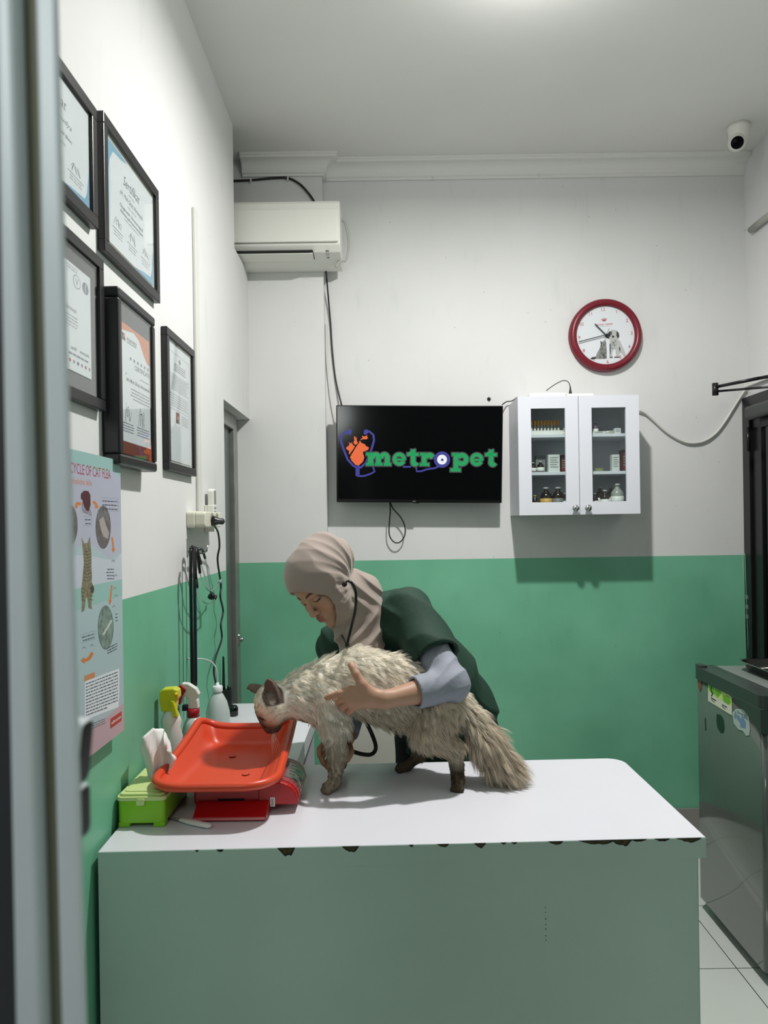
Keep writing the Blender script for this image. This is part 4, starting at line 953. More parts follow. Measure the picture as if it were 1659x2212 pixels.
# 2: light-blue certificate, upper right of the group
X2 = XL + 0.02
y0_ = wpy(226, 400, X2); y1_ = wpy(344.5, 500, X2); z1_ = (wz(226, 242, X2) + wz(345, 415, X2)) / 2; z0_ = (wz(226, 537, X2) + wz(344, 654, X2)) / 2
FH = z1_ - z0_; FW = y1_ - y0_
def sertifikat(T, mb, name, subj, swtop=True, seed=1):
    if swtop:
        mb.flat([(0.0, 1.0), (0.42, 1.0), (0.30, 0.955), (0.12, 0.93), (0.055, 0.82), (0.0, 0.6)], T, M_blueswash, 0.2)
        mb.flat([(0.0, 0.6), (0.055, 0.82), (0.07, 0.6), (0.05, 0.2), (0.0, 0.1)], T, M_paleblue, 0.25)
    mb.flat([(1.0, 0.0), (0.55, 0.0), (0.75, 0.045), (0.93, 0.07), (0.965, 0.15), (1.0, 0.42)], T, M_blueswash, 0.2)
    mb.text('Sertifikat', 0.5, 0.735, 0.105, T, M_txt, 0.5, width=0.36, shear=0.35, align='CENTER', bold=-0.004)
    lines(mb, T, 0.43, 0.57, 0.69, 1, 0.02, 0.008, M_txt2, seed=seed)
    mb.text(name, 0.5, 0.60, 0.055, T, M_txt, 0.5, width=0.5, shear=0.35, align='CENTER', bold=-0.006)
    lines(mb, T, 0.40, 0.60, 0.55, 1, 0.02, 0.009, M_txt2, seed=seed + 1)
    for k, s_ in enumerate(subj): mb.text(s_, 0.5, 0.475 - k * 0.055, 0.034, T, M_txt, 0.5, width=0.50, align='CENTER', bold=0.004)
    lines(mb, T, 0.33, 0.67, 0.385, 1, 0.03, 0.009, M_txt2, seed=seed + 2)
    for k, x in enumerate((0.2, 0.5, 0.8)):
        sign(mb, T, x, 0.27, 0.13, M_txt, seed + k); mb.stroke([(x - 0.11, 0.19), (x + 0.11, 0.19)], 0.006, T, M_txt, 0.5); lines(mb, T, x - 0.09, x + 0.09, 0.155, 2, 0.03, 0.008, M_txt2, seed=seed + 5 + k)
t, T, w_, h_ = wall_frame('black-framed certificate with pale blue corners, upper right of the group', y0_, y1_, z0_, z1_, 0.02, 0.028, mount=M_cream, mbd=0.012)
paper(t, T, lambda mb: sertifikat(T, mb, 'drh. Moh Ghaiz Abriansyah', ['Diagnostik Ultrasonografi', 'Abdomen pada Hewan Kecil (Basic)'], True, 11))
# 1: upper left, half hidden by the door edge
y1a = wpy(211.5, 370, X2); z1a = wz(212, 240, X2); z0a = wz(212, 495, X2)
t, T, w_, h_ = wall_frame('black-framed blue-edged certificate at the top left, cut by the white door edge', y1a - FW, y1a, z0a, z1a, 0.02, 0.028, mount=M_frame, mbd=0.004)
paper(t, T, lambda mb: sertifikat(T, mb, 'Rahmi Pramudya', ['Kardiologi pada Hewan Kecil (Basic)'], False, 23))
# 3: with grey mount, middle left
y1b = wpy(227, 720, X2); z1b = wz(228, 566, X2); z0b = wz(228, 889, X2)
t, T, w_, h_ = wall_frame('black-framed certificate with a wide grey mount, below the top-left one', y1b - 0.36, y1b, z0b, z1b, 0.02, 0.026, mount=M_matb, mbd=0.038)
def c3(mb):
    lines(mb, T, 0.45, 0.70, 0.965, 2, 0.025, 0.007, M_txt2, seed=4)
    mb.disc((0.68, 0.86), 0.085, T, M_txt2, 0.4, 28, 0.065); mb.disc((0.68, 0.86), 0.075, T, M_paper, 0.6, 28, 0.057); mb.text('V', 0.68, 0.83, 0.065, T, M_txt2, 0.8, align='CENTER', width=0.07)
    mb.disc((0.88, 0.86), 0.075, T, M_txt2, 0.4, 20, 0.058); mb.stroke([(0.88, 0.82), (0.87, 0.86), (0.89, 0.90)], 0.012, T, M_paper, 0.8)
    mb.text('drh. Moh Ghaiz Abriansyah', 0.66, 0.555, 0.04, T, M_txt2, 0.5, align='RIGHT', width=0.58)
    lines(mb, T, 0.25, 0.70, 0.50, 4, 0.03, 0.008, M_txt2, seed=8)
    mb.text('audi   vemark', 0.95, 0.20, 0.036, T, M_txt, 0.5, align='RIGHT', width=0.42)
    lines(mb, T, 0.45, 0.95, 0.145, 1, 0.03, 0.02, M_txt2, seed=5)
    for k in range(6): mb.disc((0.5 + k * 0.09, 0.09), 0.022, T, (M_red, M_txt2, M_txt, M_txt2)[k % 4], 0.5, 12, 0.018)
paper(t, T, c3)
# 4: deep rounded frame, centre
X4 = XL + 0.045
y0c = wpy(258, 810, X4); y1c = wpy(338, 850, X4); z1c = (wz(253, 613, X4) + wz(334, 687, X4)) / 2; z0c = (wz(258, 1003, X4) + wz(342, 1019, X4)) / 2
y1c = max(y1c, y0c + 0.27)
t, T, w_, h_ = wall_frame('deep rounded black frame with an orange and white certificate, centre of the group', y0c, y1c, z0c, z1c, 0.045, 0.026, mount=M_matb, mbd=0.004)
def c4(mb):
    mb.flat([(0, 1), (1, 1), (1, 0.88), (0, 0.88)], T, M_matb, 0.2)
    mb.flat([(0, 0.88), (1, 0.88), (1, 0.70), (0.92, 0.70), (0.80, 0.74), (0.62, 0.83), (0.45, 0.86), (0.0, 0.82)], T, M_peach, 0.3)
    mb.text('nanez', 0.22, 0.775, 0.035, T, mat('teal_print', rgb(70, 90, 96), 0.5), 0.6, width=0.32); mb.stroke([(0.22, 0.765), (0.52, 0.765)], 0.004, T, M_txt, 0.5)
    for k in range(4): mb.disc((0.09 + 0.05 * (k % 2), 0.80 - 0.025 * (k // 2)), 0.028, T, (M_navy, M_peach, MATS['teal_print'], M_brown)[k], 0.5, 10, 0.014)
    for k in range(6): mb.disc((0.33 + k * 0.12, 0.665), 0.03, T, M_txt2, 0.5, 8, 0.012)
    mb.text('CERTIFICATE', 0.98, 0.605, 0.034, T, M_txt, 0.5, align='RIGHT', width=0.52)
    mb.text('drh Moh Ghaiz Abriansyah', 0.98, 0.50, 0.026, T, M_txt, 0.5, align='RIGHT', width=0.80, bold=0.006)
    lines(mb, T, 0.62, 0.98, 0.555, 1, 0.02, 0.006, M_txt2, seed=2); lines(mb, T, 0.30, 0.98, 0.455, 4, 0.022, 0.008, M_txt2, seed=3, align='R')
    sign(mb, T, 0.22, 0.28, 0.16, M_txt, 2); sign(mb, T, 0.68, 0.28, 0.18, M_txt, 5)
    lines(mb, T, 0.03, 0.42, 0.205, 4, 0.018, 0.007, M_txt2, seed=6); lines(mb, T, 0.50, 0.95, 0.205, 4, 0.018, 0.007, M_txt2, seed=7)
    mb.flat([(0, 0), (1, 0), (1, 0.085), (0, 0.085)], T, M_brown, 0.4)
    mb.disc((0.18, 0.545), 0.02, T, M_frame, 0.6, 6, 0.005)
paper(t, T, c4)
# 5: far right portrait
y0e = wpy(363, 860, X2); y1e = wpy(423, 895, X2); z1e = (wz(363, 705, X2) + wz(422, 760, X2)) / 2; z0e = (wz(362, 1013, X2) + wz(424, 1030, X2)) / 2
t, T, w_, h_ = wall_frame('narrow black-framed licence document, nearest the doorway', y0e, y1e, z0e, z1e, 0.02, 0.026, mount=M_cream, mbd=0.008)
def c5(mb):
    mb.stroke([(0.04, 0.93), (0.90, 0.93)], 0.003, T, M_txt2, 0.5); mb.stroke([(0.9, 0.93), (0.94, 0.06)], 0.006, T, M_txt2, 0.5)
    mb.disc((0.5, 0.885), 0.05, T, M_txt2, 0.5, 12, 0.022)
    lines(mb, T, 0.22, 0.80, 0.84, 4, 0.018, 0.006, M_txt, seed=2)
    lines(mb, T, 0.10, 0.92, 0.74, 9, 0.016, 0.006, M_txt2, seed=3, align='L'); lines(mb, T, 0.08, 0.90, 0.57, 6, 0.02, 0.006, M_txt2, seed=9, align='L')
    mb.stroke([(0.06, 0.445), (0.92, 0.445)], 0.003, T, M_txt2, 0.5)
    mb.flat([(0.30, 0.335), (0.46, 0.335), (0.46, 0.43), (0.30, 0.43)], T, M_brown, 0.5); mb.flat([(0.33, 0.335), (0.43, 0.335), (0.41, 0.37), (0.35, 0.37)], T, M_frame, 0.7); mb.disc((0.38, 0.385), 0.035, T, M_peach, 0.8, 10, 0.018)
    lines(mb, T, 0.52, 0.88, 0.41, 5, 0.018, 0.006, M_txt2, seed=6)
paper(t, T, c5)

# ================================================================== poster
Xp = XL + 0.027
yp1 = wpy(264, 1290, Xp); zp1 = wz(263, 996, Xp); zp0 = wz(266, 1578, Xp); yp0 = yp1 - 0.5
ps = thing('wall_poster', 'tall pale poster about the cat flea, with a tabby cat standing upright', 'poster', (XL, (yp0 + yp1) / 2, zp0))
M_strip_pad = mat('white_foam_pad', rgb(200, 200, 196), 0.8)
M_pbase = mat('poster_blue_grey', rgb(166, 184, 190), 0.35); M_plav = mat('poster_lavender', rgb(172, 174, 190), 0.35); M_pteal = mat('poster_teal', rgb(146, 182, 178), 0.35); M_ppink = mat('poster_pink', rgb(184, 158, 166), 0.35); M_ppale = mat('poster_pale', rgb(188, 192, 204), 0.35)
TP = lambda u, v, h: Vector((Xp + 0.0003 + h * 0.0003, yp0 + (yp1 - yp0) * u, zp0 + (zp1 - zp0) * v))
def PP(px, py, h):   # photo pixel on the poster plane (drawing the print)
    q = WX(px, py, Xp); return Vector((Xp + 0.0003 + h * 0.0003, q.y, q.z))
mb = MB(); mb.mi(M_pbase)
slabT(TP, 0, 1, 0, 1, -8, 0, mb); mb.m = [0] * len(mb.f)
mb.flat([(0, 0.97), (0.3, 0.975), (0.6, 0.95), (0.85, 0.97), (1, 0.93), (1, 0.66), (0.85, 0.64), (0.6, 0.70), (0.3, 0.68), (0, 0.70)], TP, M_plav, 0.2)
mb.flat([(0, 1), (1, 1), (1, 0.94), (0.9, 0.955), (0.7, 0.945), (0.5, 0.96), (0, 0.965)], TP, M_pteal, 0.3)
mb.flat([(0, 0.70), (0.3, 0.67), (0.6, 0.66), (0.9, 0.63), (1, 0.66), (1, 0.55), (0.5, 0.56), (0, 0.55)], TP, M_ppale, 0.25)
mb.flat([(0, 0.55), (0.5, 0.56), (1, 0.56), (1, 0.50), (0, 0.48)], TP, M_pteal, 0.3)
mb.flat([(0, 0), (1, 0), (1, 0.10), (0.6, 0.085), (0.3, 0.10), (0, 0.075)], TP, M_ppink, 0.3)
M_title = mat('crimson_print', rgb(150, 44, 72), 0.5)
hcr = 0.026
ua = (PP(151, 1000, 0).y - yp0) / (yp1 - yp0); ub = (PP(238, 1000, 0).y - yp0) / (yp1 - yp0)
mb.text('CYCLE OF CAT FLEA', ub, 0.925, hcr * 1.35, lambda u, v, h: TP(u, v, h), M_title, 0.6, width=ub - ua, align='RIGHT', bold=0.0)
mb.text('Ctenocephalides felis', 0.64, 0.892, 0.02, TP, mat('orange_title_print', rgb(196, 120, 86), 0.5), 0.6, width=0.36, align='RIGHT')
Z5 = lambda x, y, h: PP(120 + x / 3.686, 950 + y / 3.686, h)   # crop of the poster
M_ar = mat('arrow_orange', rgb(196, 118, 56), 0.5); M_flea = mat('flea_brown', rgb(74, 30, 34), 0.5); M_pic = mat('photo_grey_brown', rgb(104, 96, 96), 0.5, noise=0.5, nscale=90); M_pic2 = mat('photo_green_grey', rgb(122, 140, 132), 0.5, noise=0.5, nscale=90)
def arr(a, b, c_, w_):  # curved arrow
    pts = [p for p in catmull([Vector((*a, 0)), Vector((*b, 0)), Vector((*c_, 0))], 5)]; q = [(p.x, p.y) for p in pts]
    mb.stroke(q[:-2], w_, Z5, M_ar, 0.6); e = Vector(q[-1]) - Vector(q[-4]); e.normalize(); nn = Vector((-e.y, e.x)); b_ = Vector(q[-3])
    mb.flat([b_ + nn * w_ * 1.1, Vector(q[-1]) + e * 6, b_ - nn * w_ * 1.1], Z5, M_ar, 0.65)
arr((162, 540), (172, 505), (200, 515), 20); arr((300, 495), (318, 510), (330, 545), 20); arr((448, 780), (456, 830), (460, 895), 14); arr((446, 1160), (440, 1220), (430, 1315), 12); arr((290, 1700), (260, 1745), (205, 1760), 26)
mb.flat([(200, 430), (225, 405), (260, 408), (276, 440), (278, 520), (262, 570), (240, 560), (222, 520), (212, 480), (200, 470)], Z5, M_flea, 0.6)
for k in range(6): mb.stroke([(215 + k * 10, 500 + k * 8), (210 + k * 14, 550 + k * 6), (225 + k * 11, 580 + k * 5)], 4, Z5, M_flea, 0.7)
def oval(cx, cy, rx, ry, m):
    mb.disc((cx, cy), rx, Z5, M_ink, 0.5, 30, ry); mb.disc((cx, cy), rx - 3, Z5, m, 0.7, 30, ry - 4)
oval(378, 696, 60, 172, M_pic); oval(398, 1495, 62, 175, M_pic2); oval(112, 680, 62, 165, M_pic)
M_lt = mat('photo_highlight', rgb(160, 150, 148), 0.5)
mb.flat([(345, 640), (380, 610), (400, 680), (425, 740), (415, 790), (380, 770), (360, 720)], Z5, M_lt, 0.85)
mb.stroke([(445, 1440), (415, 1490), (380, 1550)], 14, Z5, mat('larva_print', rgb(186, 196, 186), 0.5), 0.85)
for k in range(7): mb.stroke([(335 + k * 13, 560 + 8 * (k % 2)), (345 + k * 12, 640)], 4, Z5, M_ink2, 0.8)
# tabby cat standing upright
M_tab = mat('tabby_print', rgb(128, 120, 96), 0.5, noise=0.4, nscale=120); M_tabd = mat('tabby_stripe_print', rgb(64, 62, 54), 0.5)
mb.flat([(206, 775), (226, 825), (252, 822), (272, 768), (280, 850), (285, 930), (284, 1010), (290, 1090), (286, 1130), (303, 1170), (300, 1220), (288, 1240), (285, 1320), (290, 1350), (262, 1340), (252, 1260), (240, 1260), (232, 1330), (228, 1360), (205, 1375), (208, 1300), (202, 1200), (212, 1120), (218, 1040), (224, 980), (218, 900), (212, 840)], Z5, M_tab, 0.6)
for k in range(10): y = 880 + k * 26; mb.stroke([(224, y), (238, y + 10), (256, y + 8), (280, y - 2)], 5, Z5, M_tabd, 0.8)
for k in range(4): mb.stroke([(206, 1180 + k * 30), (226, 1190 + k * 30)], 6, Z5, M_tabd, 0.8); mb.stroke([(270, 1180 + k * 30), (296, 1186 + k * 30)], 6, Z5, M_tabd, 0.8)
mb.disc((238, 870), 4, Z5, M_frame, 0.9, 8, 6); mb.disc((262, 868), 4, Z5, M_frame, 0.9, 8, 6); mb.disc((292, 1190), 14, Z5, M_tabd, 0.9, 12, 30)
# small text blocks
def block(x0, y0, x1, y1, n, box=True, sl=-0.25, seed=3, wv=8):
    rr = random.Random(seed)
    S2 = lambda u, v, h: Z5(u, v + (u - x0) * sl, h)
    if box:
        mb.stroke([(x0, y0), (x1, y0)], 2, S2, M_txt2, 0.7); mb.stroke([(x1, y0), (x1, y1)], 1.5, S2, M_txt2, 0.7); mb.stroke([(x0, y1), (x1, y1)], 2, S2, M_txt2, 0.7)
    for k in range(n):
        y = y0 + (y1 - y0) * (k + 0.7) / (n + 0.4); x = x0 + 8 + 10 * rr.random()
        while x < x1 - 8:
            e = min(x1 - 6, x + 8 + 18 * rr.random()); mb.flat([(x, y), (e, y), (e, y + wv), (x, y + wv)], S2, M_txt, 0.8); x = e + 4
block(362, 460, 496, 565, 3, sl=0.06); block(218, 610, 284, 685, 2, sl=0.02, seed=5); block(395, 1010, 470, 1120, 4, False, seed=6, sl=0.0); block(465, 1370, 500, 1460, 3, False, seed=7); block(198, 1555, 312, 1620, 2, sl=-0.30, seed=8); block(395, 1650, 495, 1720, 3, False, sl=-0.5, seed=9)
for (x, y) in ((458, 965), (478, 1080), (470, 1180), (480, 1240), (462, 1325), (225, 1655), (288, 1635)): mb.stroke([(x - 12, y + 8), (x, y - 8), (x + 12, y + 4)], 7, Z5, M_txt2, 0.8)
Zb = lambda u, v, h: Z5(u, v - (u - 230) * 0.38, h)
mb.flat([(232, 1925), (506, 1925), (506, 2120), (500, 2230), (245, 2232), (232, 2215)], Zb, mat('poster_white_panel', rgb(214, 220, 226), 0.4), 0.6)
mb.flat([(228, 1880), (312, 1880), (312, 1925), (228, 1925)], Zb, mat('poster_orange_tab', rgb(190, 130, 90), 0.5), 0.7)
rr = random.Random(12)
for k in range(11):
    y = 1945 + k * 25; x = 240
    while x < 495 - (k == 10) * 90:
        e = min(495, x + 6 + 22 * rr.random()); mb.flat([(x, y), (e, y), (e, y + 9), (x, y + 9)], Zb, M_txt, 0.8); x = e + 4
block(238, 2270, 400, 2330, 3, False, sl=-0.42, seed=10, wv=5)
mb.build('sheet', M_pbase, ps)
for u_ in (0.06, 0.94):
    for v_ in (0.04, 0.96):
        q = TP(u_, v_, 0); MB().box((XL + 0.0002, q.y - 0.012, q.z - 0.012), (Xp - 0.0022, q.y + 0.012, q.z + 0.012)).build('mounting_pad', M_strip_pad, ps)
# red badge with lettering at the bottom right
q_a = PP(238, 1553, 0); q_b = PP(262, 1541, 0); zh = PP(238, 1553, 0).z - PP(238, 1574, 0).z
mb = MB(); TBd = lambda u, v, h: Vector((Xp + 0.0008 + h * 0.0003, q_a.y + (q_b.y - q_a.y) * u, q_a.z - zh + zh * v))
mb.flat([(0, 0), (1, 0), (1, 1), (0, 1)], TBd, mat('badge_red', rgb(170, 50, 46), 0.4), 0); mb.text('advocate', 0.5, 0.35, 0.34, TBd, M_paper, 0.5, width=0.85, align='CENTER', bold=0.01)
mb.build('badge', MATS['badge_red'], ps)

# ================================================================== conduit strip, socket, remote, hook, cords
Xw = XL
M_strip = mat('white_trunking', rgb(208, 208, 202), 0.4)
ya_ = wpy(425, 800, XL + 0.01); yb_ = wpy(438, 800, XL + 0.01); zt_ = wz(428, 460, XL + 0.01); zb_ = wz(440, 1108, XL + 0.01)
tag(MB().box((XL + 0.0005, ya_, zb_), (XL + 0.012, ya_ + 0.045, zt_)).build('cable_trunking', M_strip, bevel=0.003), 'white cable trunking running down the left wall to the socket', 'trunking')
M_ivory = mat('ivory_plastic', rgb(214, 214, 196), 0.35)
sx0 = XL; ysa = wpy(402, 1120, XL); sz1 = wz(402, 1104, XL); sz0 = wz(402, 1141, XL)
sdep = 0.065; ysb = ysa + 0.09
so = thing('wall_socket', 'ivory double socket block on the left wall below the trunking', 'socket', (XL, (ysa + ysb) / 2, sz0))
MB().rbox((XL + 0.0005, ysa, sz0), (XL + sdep * 0.45, ysb, sz1), 0.012, axis=0).build('back_box', M_ivory, so, bevel=0.003)
MB().rbox((XL + sdep * 0.45, ysa + 0.004, sz0 + 0.002), (XL + sdep, ysb + 0.16, sz1 - 0.002), 0.012, axis=0).build('socket_plate', M_ivory, so, bevel=0.004)
zc = (sz0 + sz1) / 2
for k in (0, 1):
    yy = ysa + 0.10 + 0.075 * k
    MB().lathe([(0.0225, 0.0), (0.0225, 0.0008)], (XL + sdep + 0.0001, yy, zc + 0.002), (1, 0, 0), n=24).build('outlet', mat('socket_recess', rgb(120, 118, 100), 0.5), so)
# plug and cord
pc = thing('appliance_plug', 'black plug and long wavy cord hanging from the ivory socket', 'plug', (XL + sdep, ysa + 0.10, zc - 0.02))
yy = ysa + 0.10
MB().lathe([(0.019, 0.0), (0.016, 0.012), (0.012, 0.018), (0.011, 0.038), (0.006, 0.042)], (XL + sdep + 0.0012, yy, zc - 0.004), (1, 0.15, -0.1), n=14).build('plug', M_black, pc)
Yc_ = yy + 0.02
tip = Vector((XL + sdep + 0.042, yy + 0.006, zc - 0.008))
def onx(px, py, X): return WX(px, py, X)
pp = [tip, onx(462, 1130, XL + 0.09), onx(471, 1150, XL + 0.07), onx(474, 1180, XL + 0.05), onx(470, 1210, XL + 0.035), onx(477, 1262, XL + 0.03), onx(476, 1290, XL + 0.03), onx(482, 1320, XL + 0.03), onx(477, 1350, XL + 0.03), onx(479, 1380, XL + 0.03), onx(466, 1420, XL + 0.03), onx(462, 1450, XL + 0.03), onx(466, 1475, XL + 0.03), onx(470, 1500, XL + 0.04), onx(472, 1560, XL + 0.04)]
MB().tube(catmull(pp), 0.0038).build('cord', M_blkcable, pc)
# air-conditioner remote in its holder
rm = thing('remote_control', 'white air conditioner remote standing in a white wall holder by the doorway', 'remote control', onx(452, 1140, XL + 0.02))
yr0 = wpy(446, 1080, XL + 0.01); rz1 = wz(455, 1055, XL + 0.03); rz0 = wz(455, 1144, XL + 0.03)
MB().rbox((XL + 0.012, yr0 + 0.01, rz0), (XL + 0.034, yr0 + 0.060, rz1), 0.012, axis=0).build('body', M_acw, rm, bevel=0.003)
MB().rbox((XL + 0.0341, yr0 + 0.018, rz1 - 0.058), (XL + 0.0348, yr0 + 0.052, rz1 - 0.006), 0.004, axis=0).build('display', mat('grey_lcd', rgb(120, 124, 116), 0.2), rm)
mb = MB(); TR = lambda u, v, h: Vector((XL + 0.0349 + h * 0.001, yr0 + u, v))
for k in range(5):
    for j in range(2): mb.disc((yr0 * 0 + 0.026 + 0.018 * j, rz1 - 0.072 - k * 0.015), 0.0055, TR, M_txt2, 0.2, 10, 0.005)
o = mb.build('button_print', M_txt2, rm)
mb = MB(); hz = (rz0 + rz1) / 2 + 0.015; mb.box((XL + 0.0005, yr0 + 0.004, rz0 - 0.008), (XL + 0.010, yr0 + 0.066, hz)); mb.box((XL + 0.010, yr0 + 0.004, rz0 - 0.008), (XL + 0.036, yr0 + 0.0085, hz)); mb.box((XL + 0.010, yr0 + 0.0085, rz0 - 0.008), (XL + 0.036, yr0 + 0.062, rz0 - 0.001))
mb.build('holder', M_acw, rm, bevel=0.002)
# metal hook with hanging stethoscopes and black strap
hk = onx(411, 1182, XL + 0.01); yh = hk.y
o = MB(); o.box((XL + 0.0005, yh - 0.010, hk.z - 0.03), (XL + 0.004, yh + 0.010, hk.z + 0.03)); o.tube([(XL + 0.004, yh, hk.z - 0.015), (XL + 0.05, yh, hk.z - 0.022), (XL + 0.066, yh, hk.z - 0.014), (XL + 0.068, yh, hk.z + 0.006)], 0.003)
tag(o.build('wall_hook', mat('dull_steel', rgb(150, 150, 148), 0.3, metal=0.9)), 'small steel hook holding the stethoscopes on the left wall', 'hook')
M_navyt = mat('navy_rubber', rgb(22, 24, 44), 0.35); M_blkr = mat('black_rubber', rgb(12, 12, 13), 0.35); M_chrome = MATS['chrome']
def hangtube(X, pxs, r, y=None): return catmull([onx(x, yy_, X) for x, yy_ in pxs])
# strap: long flat black straps/tubes
st = thing('hanging_stethoscope', 'black stethoscope hanging from the hook, its tubes reaching down to the bottles', 'stethoscope', hk)
MB().tube(hangtube(XL + 0.03, [(412, 1186), (412, 1240), (413, 1320), (414, 1400), (415, 1490), (416, 1540)], 0), 0.0055).build('tube', M_blkr, st)
MB().tube(hangtube(XL + 0.03, [(418, 1186), (420, 1240), (421, 1320), (421, 1400), (421, 1490), (421, 1540)], 0), 0.0055).build('tube', M_blkr, st)
MB().tube(catmull([onx(412, 1186, XL + 0.03), onx(415, 1181, XL + 0.03), onx(418, 1186, XL + 0.03)]), 0.0055).build('yoke', M_blkr, st)
for k, pts in enumerate(([(421, 1183), (426, 1188), (434, 1218), (450, 1268), (456, 1282)], [(430, 1186), (437, 1188), (443, 1206), (451, 1250), (456, 1280)])):
    MB().tube(hangtube(XL + 0.045, pts, 0), [0.006] * 14 + [0.0022] * 19 if False else 0.0022).build('binaural', M_chrome, st)
    MB().tube(hangtube(XL + 0.045, pts[:3], 0), 0.0048).build('tube_sleeve', M_blkr, st)
q = onx(457, 1292, XL + 0.045); MB().lathe([(0.012, 0), (0.015, 0.004), (0.012, 0.012), (0.006, 0.022)], q, (0.2, -0.4, 0.9), n=16).build('chest_piece', M_blkr, st)
s2_ = thing('hanging_stethoscope', 'navy-tubed stethoscope with curved chrome earpieces hanging from the same hook', 'stethoscope', hk)
MB().tube(hangtube(XL + 0.055, [(424, 1184), (421, 1192), (420, 1240), (421, 1300), (422, 1390), (423, 1480)], 0), 0.0055).build('tube', M_navyt, s2_)
for pts in ([(424, 1186), (428, 1205), (432, 1238), (440, 1262), (452, 1276), (464, 1272), (474, 1259)], [(423, 1188), (422, 1230), (426, 1270), (436, 1296), (448, 1304), (459, 1300), (464, 1293)]):
    MB().tube(hangtube(XL + 0.06, pts, 0), 0.0022).build('binaural', M_chrome, s2_)
    MB().tube(hangtube(XL + 0.06, pts[:3], 0), 0.0048).build('tube_sleeve', M_blkr, s2_)
    e = onx(*pts[-1], XL + 0.06); e2 = onx(pts[-1][0] + 3, pts[-1][1] - 5, XL + 0.06); MB().tube([e, e2], 0.0055).build('earpiece', M_txt2 if pts[-1][0] > 470 else M_blkr, s2_)

# ================================================================== things on the counter
# --- baby scale
M_scr = mat('scale_red', rgb(176, 22, 26), 0.28); M_tray = mat('tray_orange_red', rgb(214, 70, 38), 0.34, noise=0.04, nscale=6, sss=0.0)
sc = thing('pet_scale', 'red weighing scale with a large orange-red scoop tray', 'scale', PZ(520, 1720, TZ))
g0 = PZ(415, 1778, TZ); g1 = PZ(574, 1776, TZ)
bx0 = g0.x; bx1 = g1.x; by0 = g0.y; 
mb = MB(); mb.prism([(by0, TZ + 0.004), (by0 + 0.008, TZ + 0.002), (by0 + 0.30, TZ + 0.002), (by0 + 0.30, TZ + 0.034), (by0 + 0.05, TZ + 0.034), (by0 + 0.004, TZ + 0.012)], 1, 2, 0, bx0, bx1)
mb.build('base_plate', M_scr, sc, bevel=0.002)
qa = P(400, 1710, by0 + 0.07); qb = P(640, 1745, by0 + 0.07)
zh0 = TZ + 0.022; zh1 = TZ + 0.070; yb0 = by0 + 0.055
xh0 = P(418, 1735, yb0).x; xh1 = P(583, 1735, yb0).x; xh2 = P(634, 1742, yb0).x
mb = MB(); mb.box((xh0, yb0 + 0.003, zh0), (xh1 + 0.002, yb0 + 0.27, zh1)); mb.build('housing', M_scr, sc, bevel=0.006)
mb = MB(); mb.box((P(470, 1740, yb0).x, yb0 + 0.001, P(500, 1733, yb0).z), (P(528, 1740, yb0).x, yb0 + 0.004, P(500, 1726, yb0).z)); mb.build('handle_slot', M_dark, sc)
# display head: quarter-round wedge on the right
yh1 = yb0 + 0.20; nseg = 10; R_ = 0.085
ztop = P(650, 1642, yh1 - 0.03).z
def headprof(k): # cross-section in x,z (rounded slope from top-left to lower right)
    t = k / nseg * PI / 2; return (xh1 + (xh2 - xh1 + 0.012) * math.sin(t) ** 0.9, zh0 + (ztop - zh0) * math.cos(t) ** 0.8)
prof = [(xh1 - 0.03, zh0)] + [(xh2 + 0.008, zh0)] + [headprof(k) for k in range(nseg, -1, -1)] + [(xh1 - 0.03, ztop)]
mb = MB(); mb.prism(prof, 0, 2, 1, yb0, yh1, None, smooth=False); mb.build('display_head', M_scr, sc, bevel=0.004)
def HT(u, v, h):  # u along y (front->back), v down the slope 0..1
    k = v * nseg; i = min(int(k), nseg - 1); f = k - i; a = headprof(i); b = headprof(i + 1); x = a[0] + (b[0] - a[0]) * f; z = a[1] + (b[1] - a[1]) * f
    nx = (a[1] - b[1]); nz = (b[0] - a[0]); l = math.hypot(nx, nz); return Vector((x + nx / l * (0.0012 + h * 0.0006), yb0 + (yh1 - yb0) * u, z + nz / l * (0.0012 + h * 0.0006)))
M_foil = mat('glossy_label_film', rgb(92, 84, 78), 0.12, spec=0.8); M_pinkfilm = mat('dull_red_label', rgb(150, 60, 66), 0.25)
mb = MB()
def patch(u0, u1, v0, v1, m, h, n=6):
    for k in range(n):
        a = v0 + (v1 - v0) * k / n; b = v0 + (v1 - v0) * (k + 1) / n; mb.add([HT(u0, a, h), HT(u0, b, h), HT(u1, b, h), HT(u1, a, h)], [(0, 1, 2, 3)], m)
patch(0.10, 0.94, 0.12, 0.92, M_pinkfilm, 0); patch(0.24, 0.80, 0.26, 0.84, M_foil, 1)
M_lit = mat('label_green_print', rgb(60, 110, 90), 0.3); M_silv = mat('label_silver_print', rgb(190, 180, 150), 0.3)
rr = random.Random(9)
for k in range(16):
    u = 0.26 + 0.5 * rr.random(); v = 0.30 + 0.45 * rr.random(); mb.add([HT(u, v, 2), HT(u + 0.02, v, 2), HT(u + 0.05, v + 0.14, 2), HT(u + 0.03, v + 0.14, 2)], [(0, 1, 2, 3)], (M_lit, M_silv, M_frame)[k % 3])
mb.stroke([(0.26, 0.88), (0.80, 0.88)], 0.03, HT, M_silv, 2); mb.stroke([(0.84, 0.3), (0.84, 0.8)], 0.015, HT, M_silv, 2)
mb.text('UMX-A10', 0.86, 0, 0.0, HT, M_silv, 2) if False else None
mb.build('display_label', M_foil, sc)
mb = MB(); TB2 = lambda u, v, h: Vector((u, yb0 - 0.0008 - h * 0.0003, v))
q0 = P(584, 1742, yb0); q1 = P(594, 1722, yb0); mb.flat([(q0.x, q0.z), (q1.x, q0.z), (q1.x, q1.z), (q0.x, q1.z)], TB2, M_lab, 0)
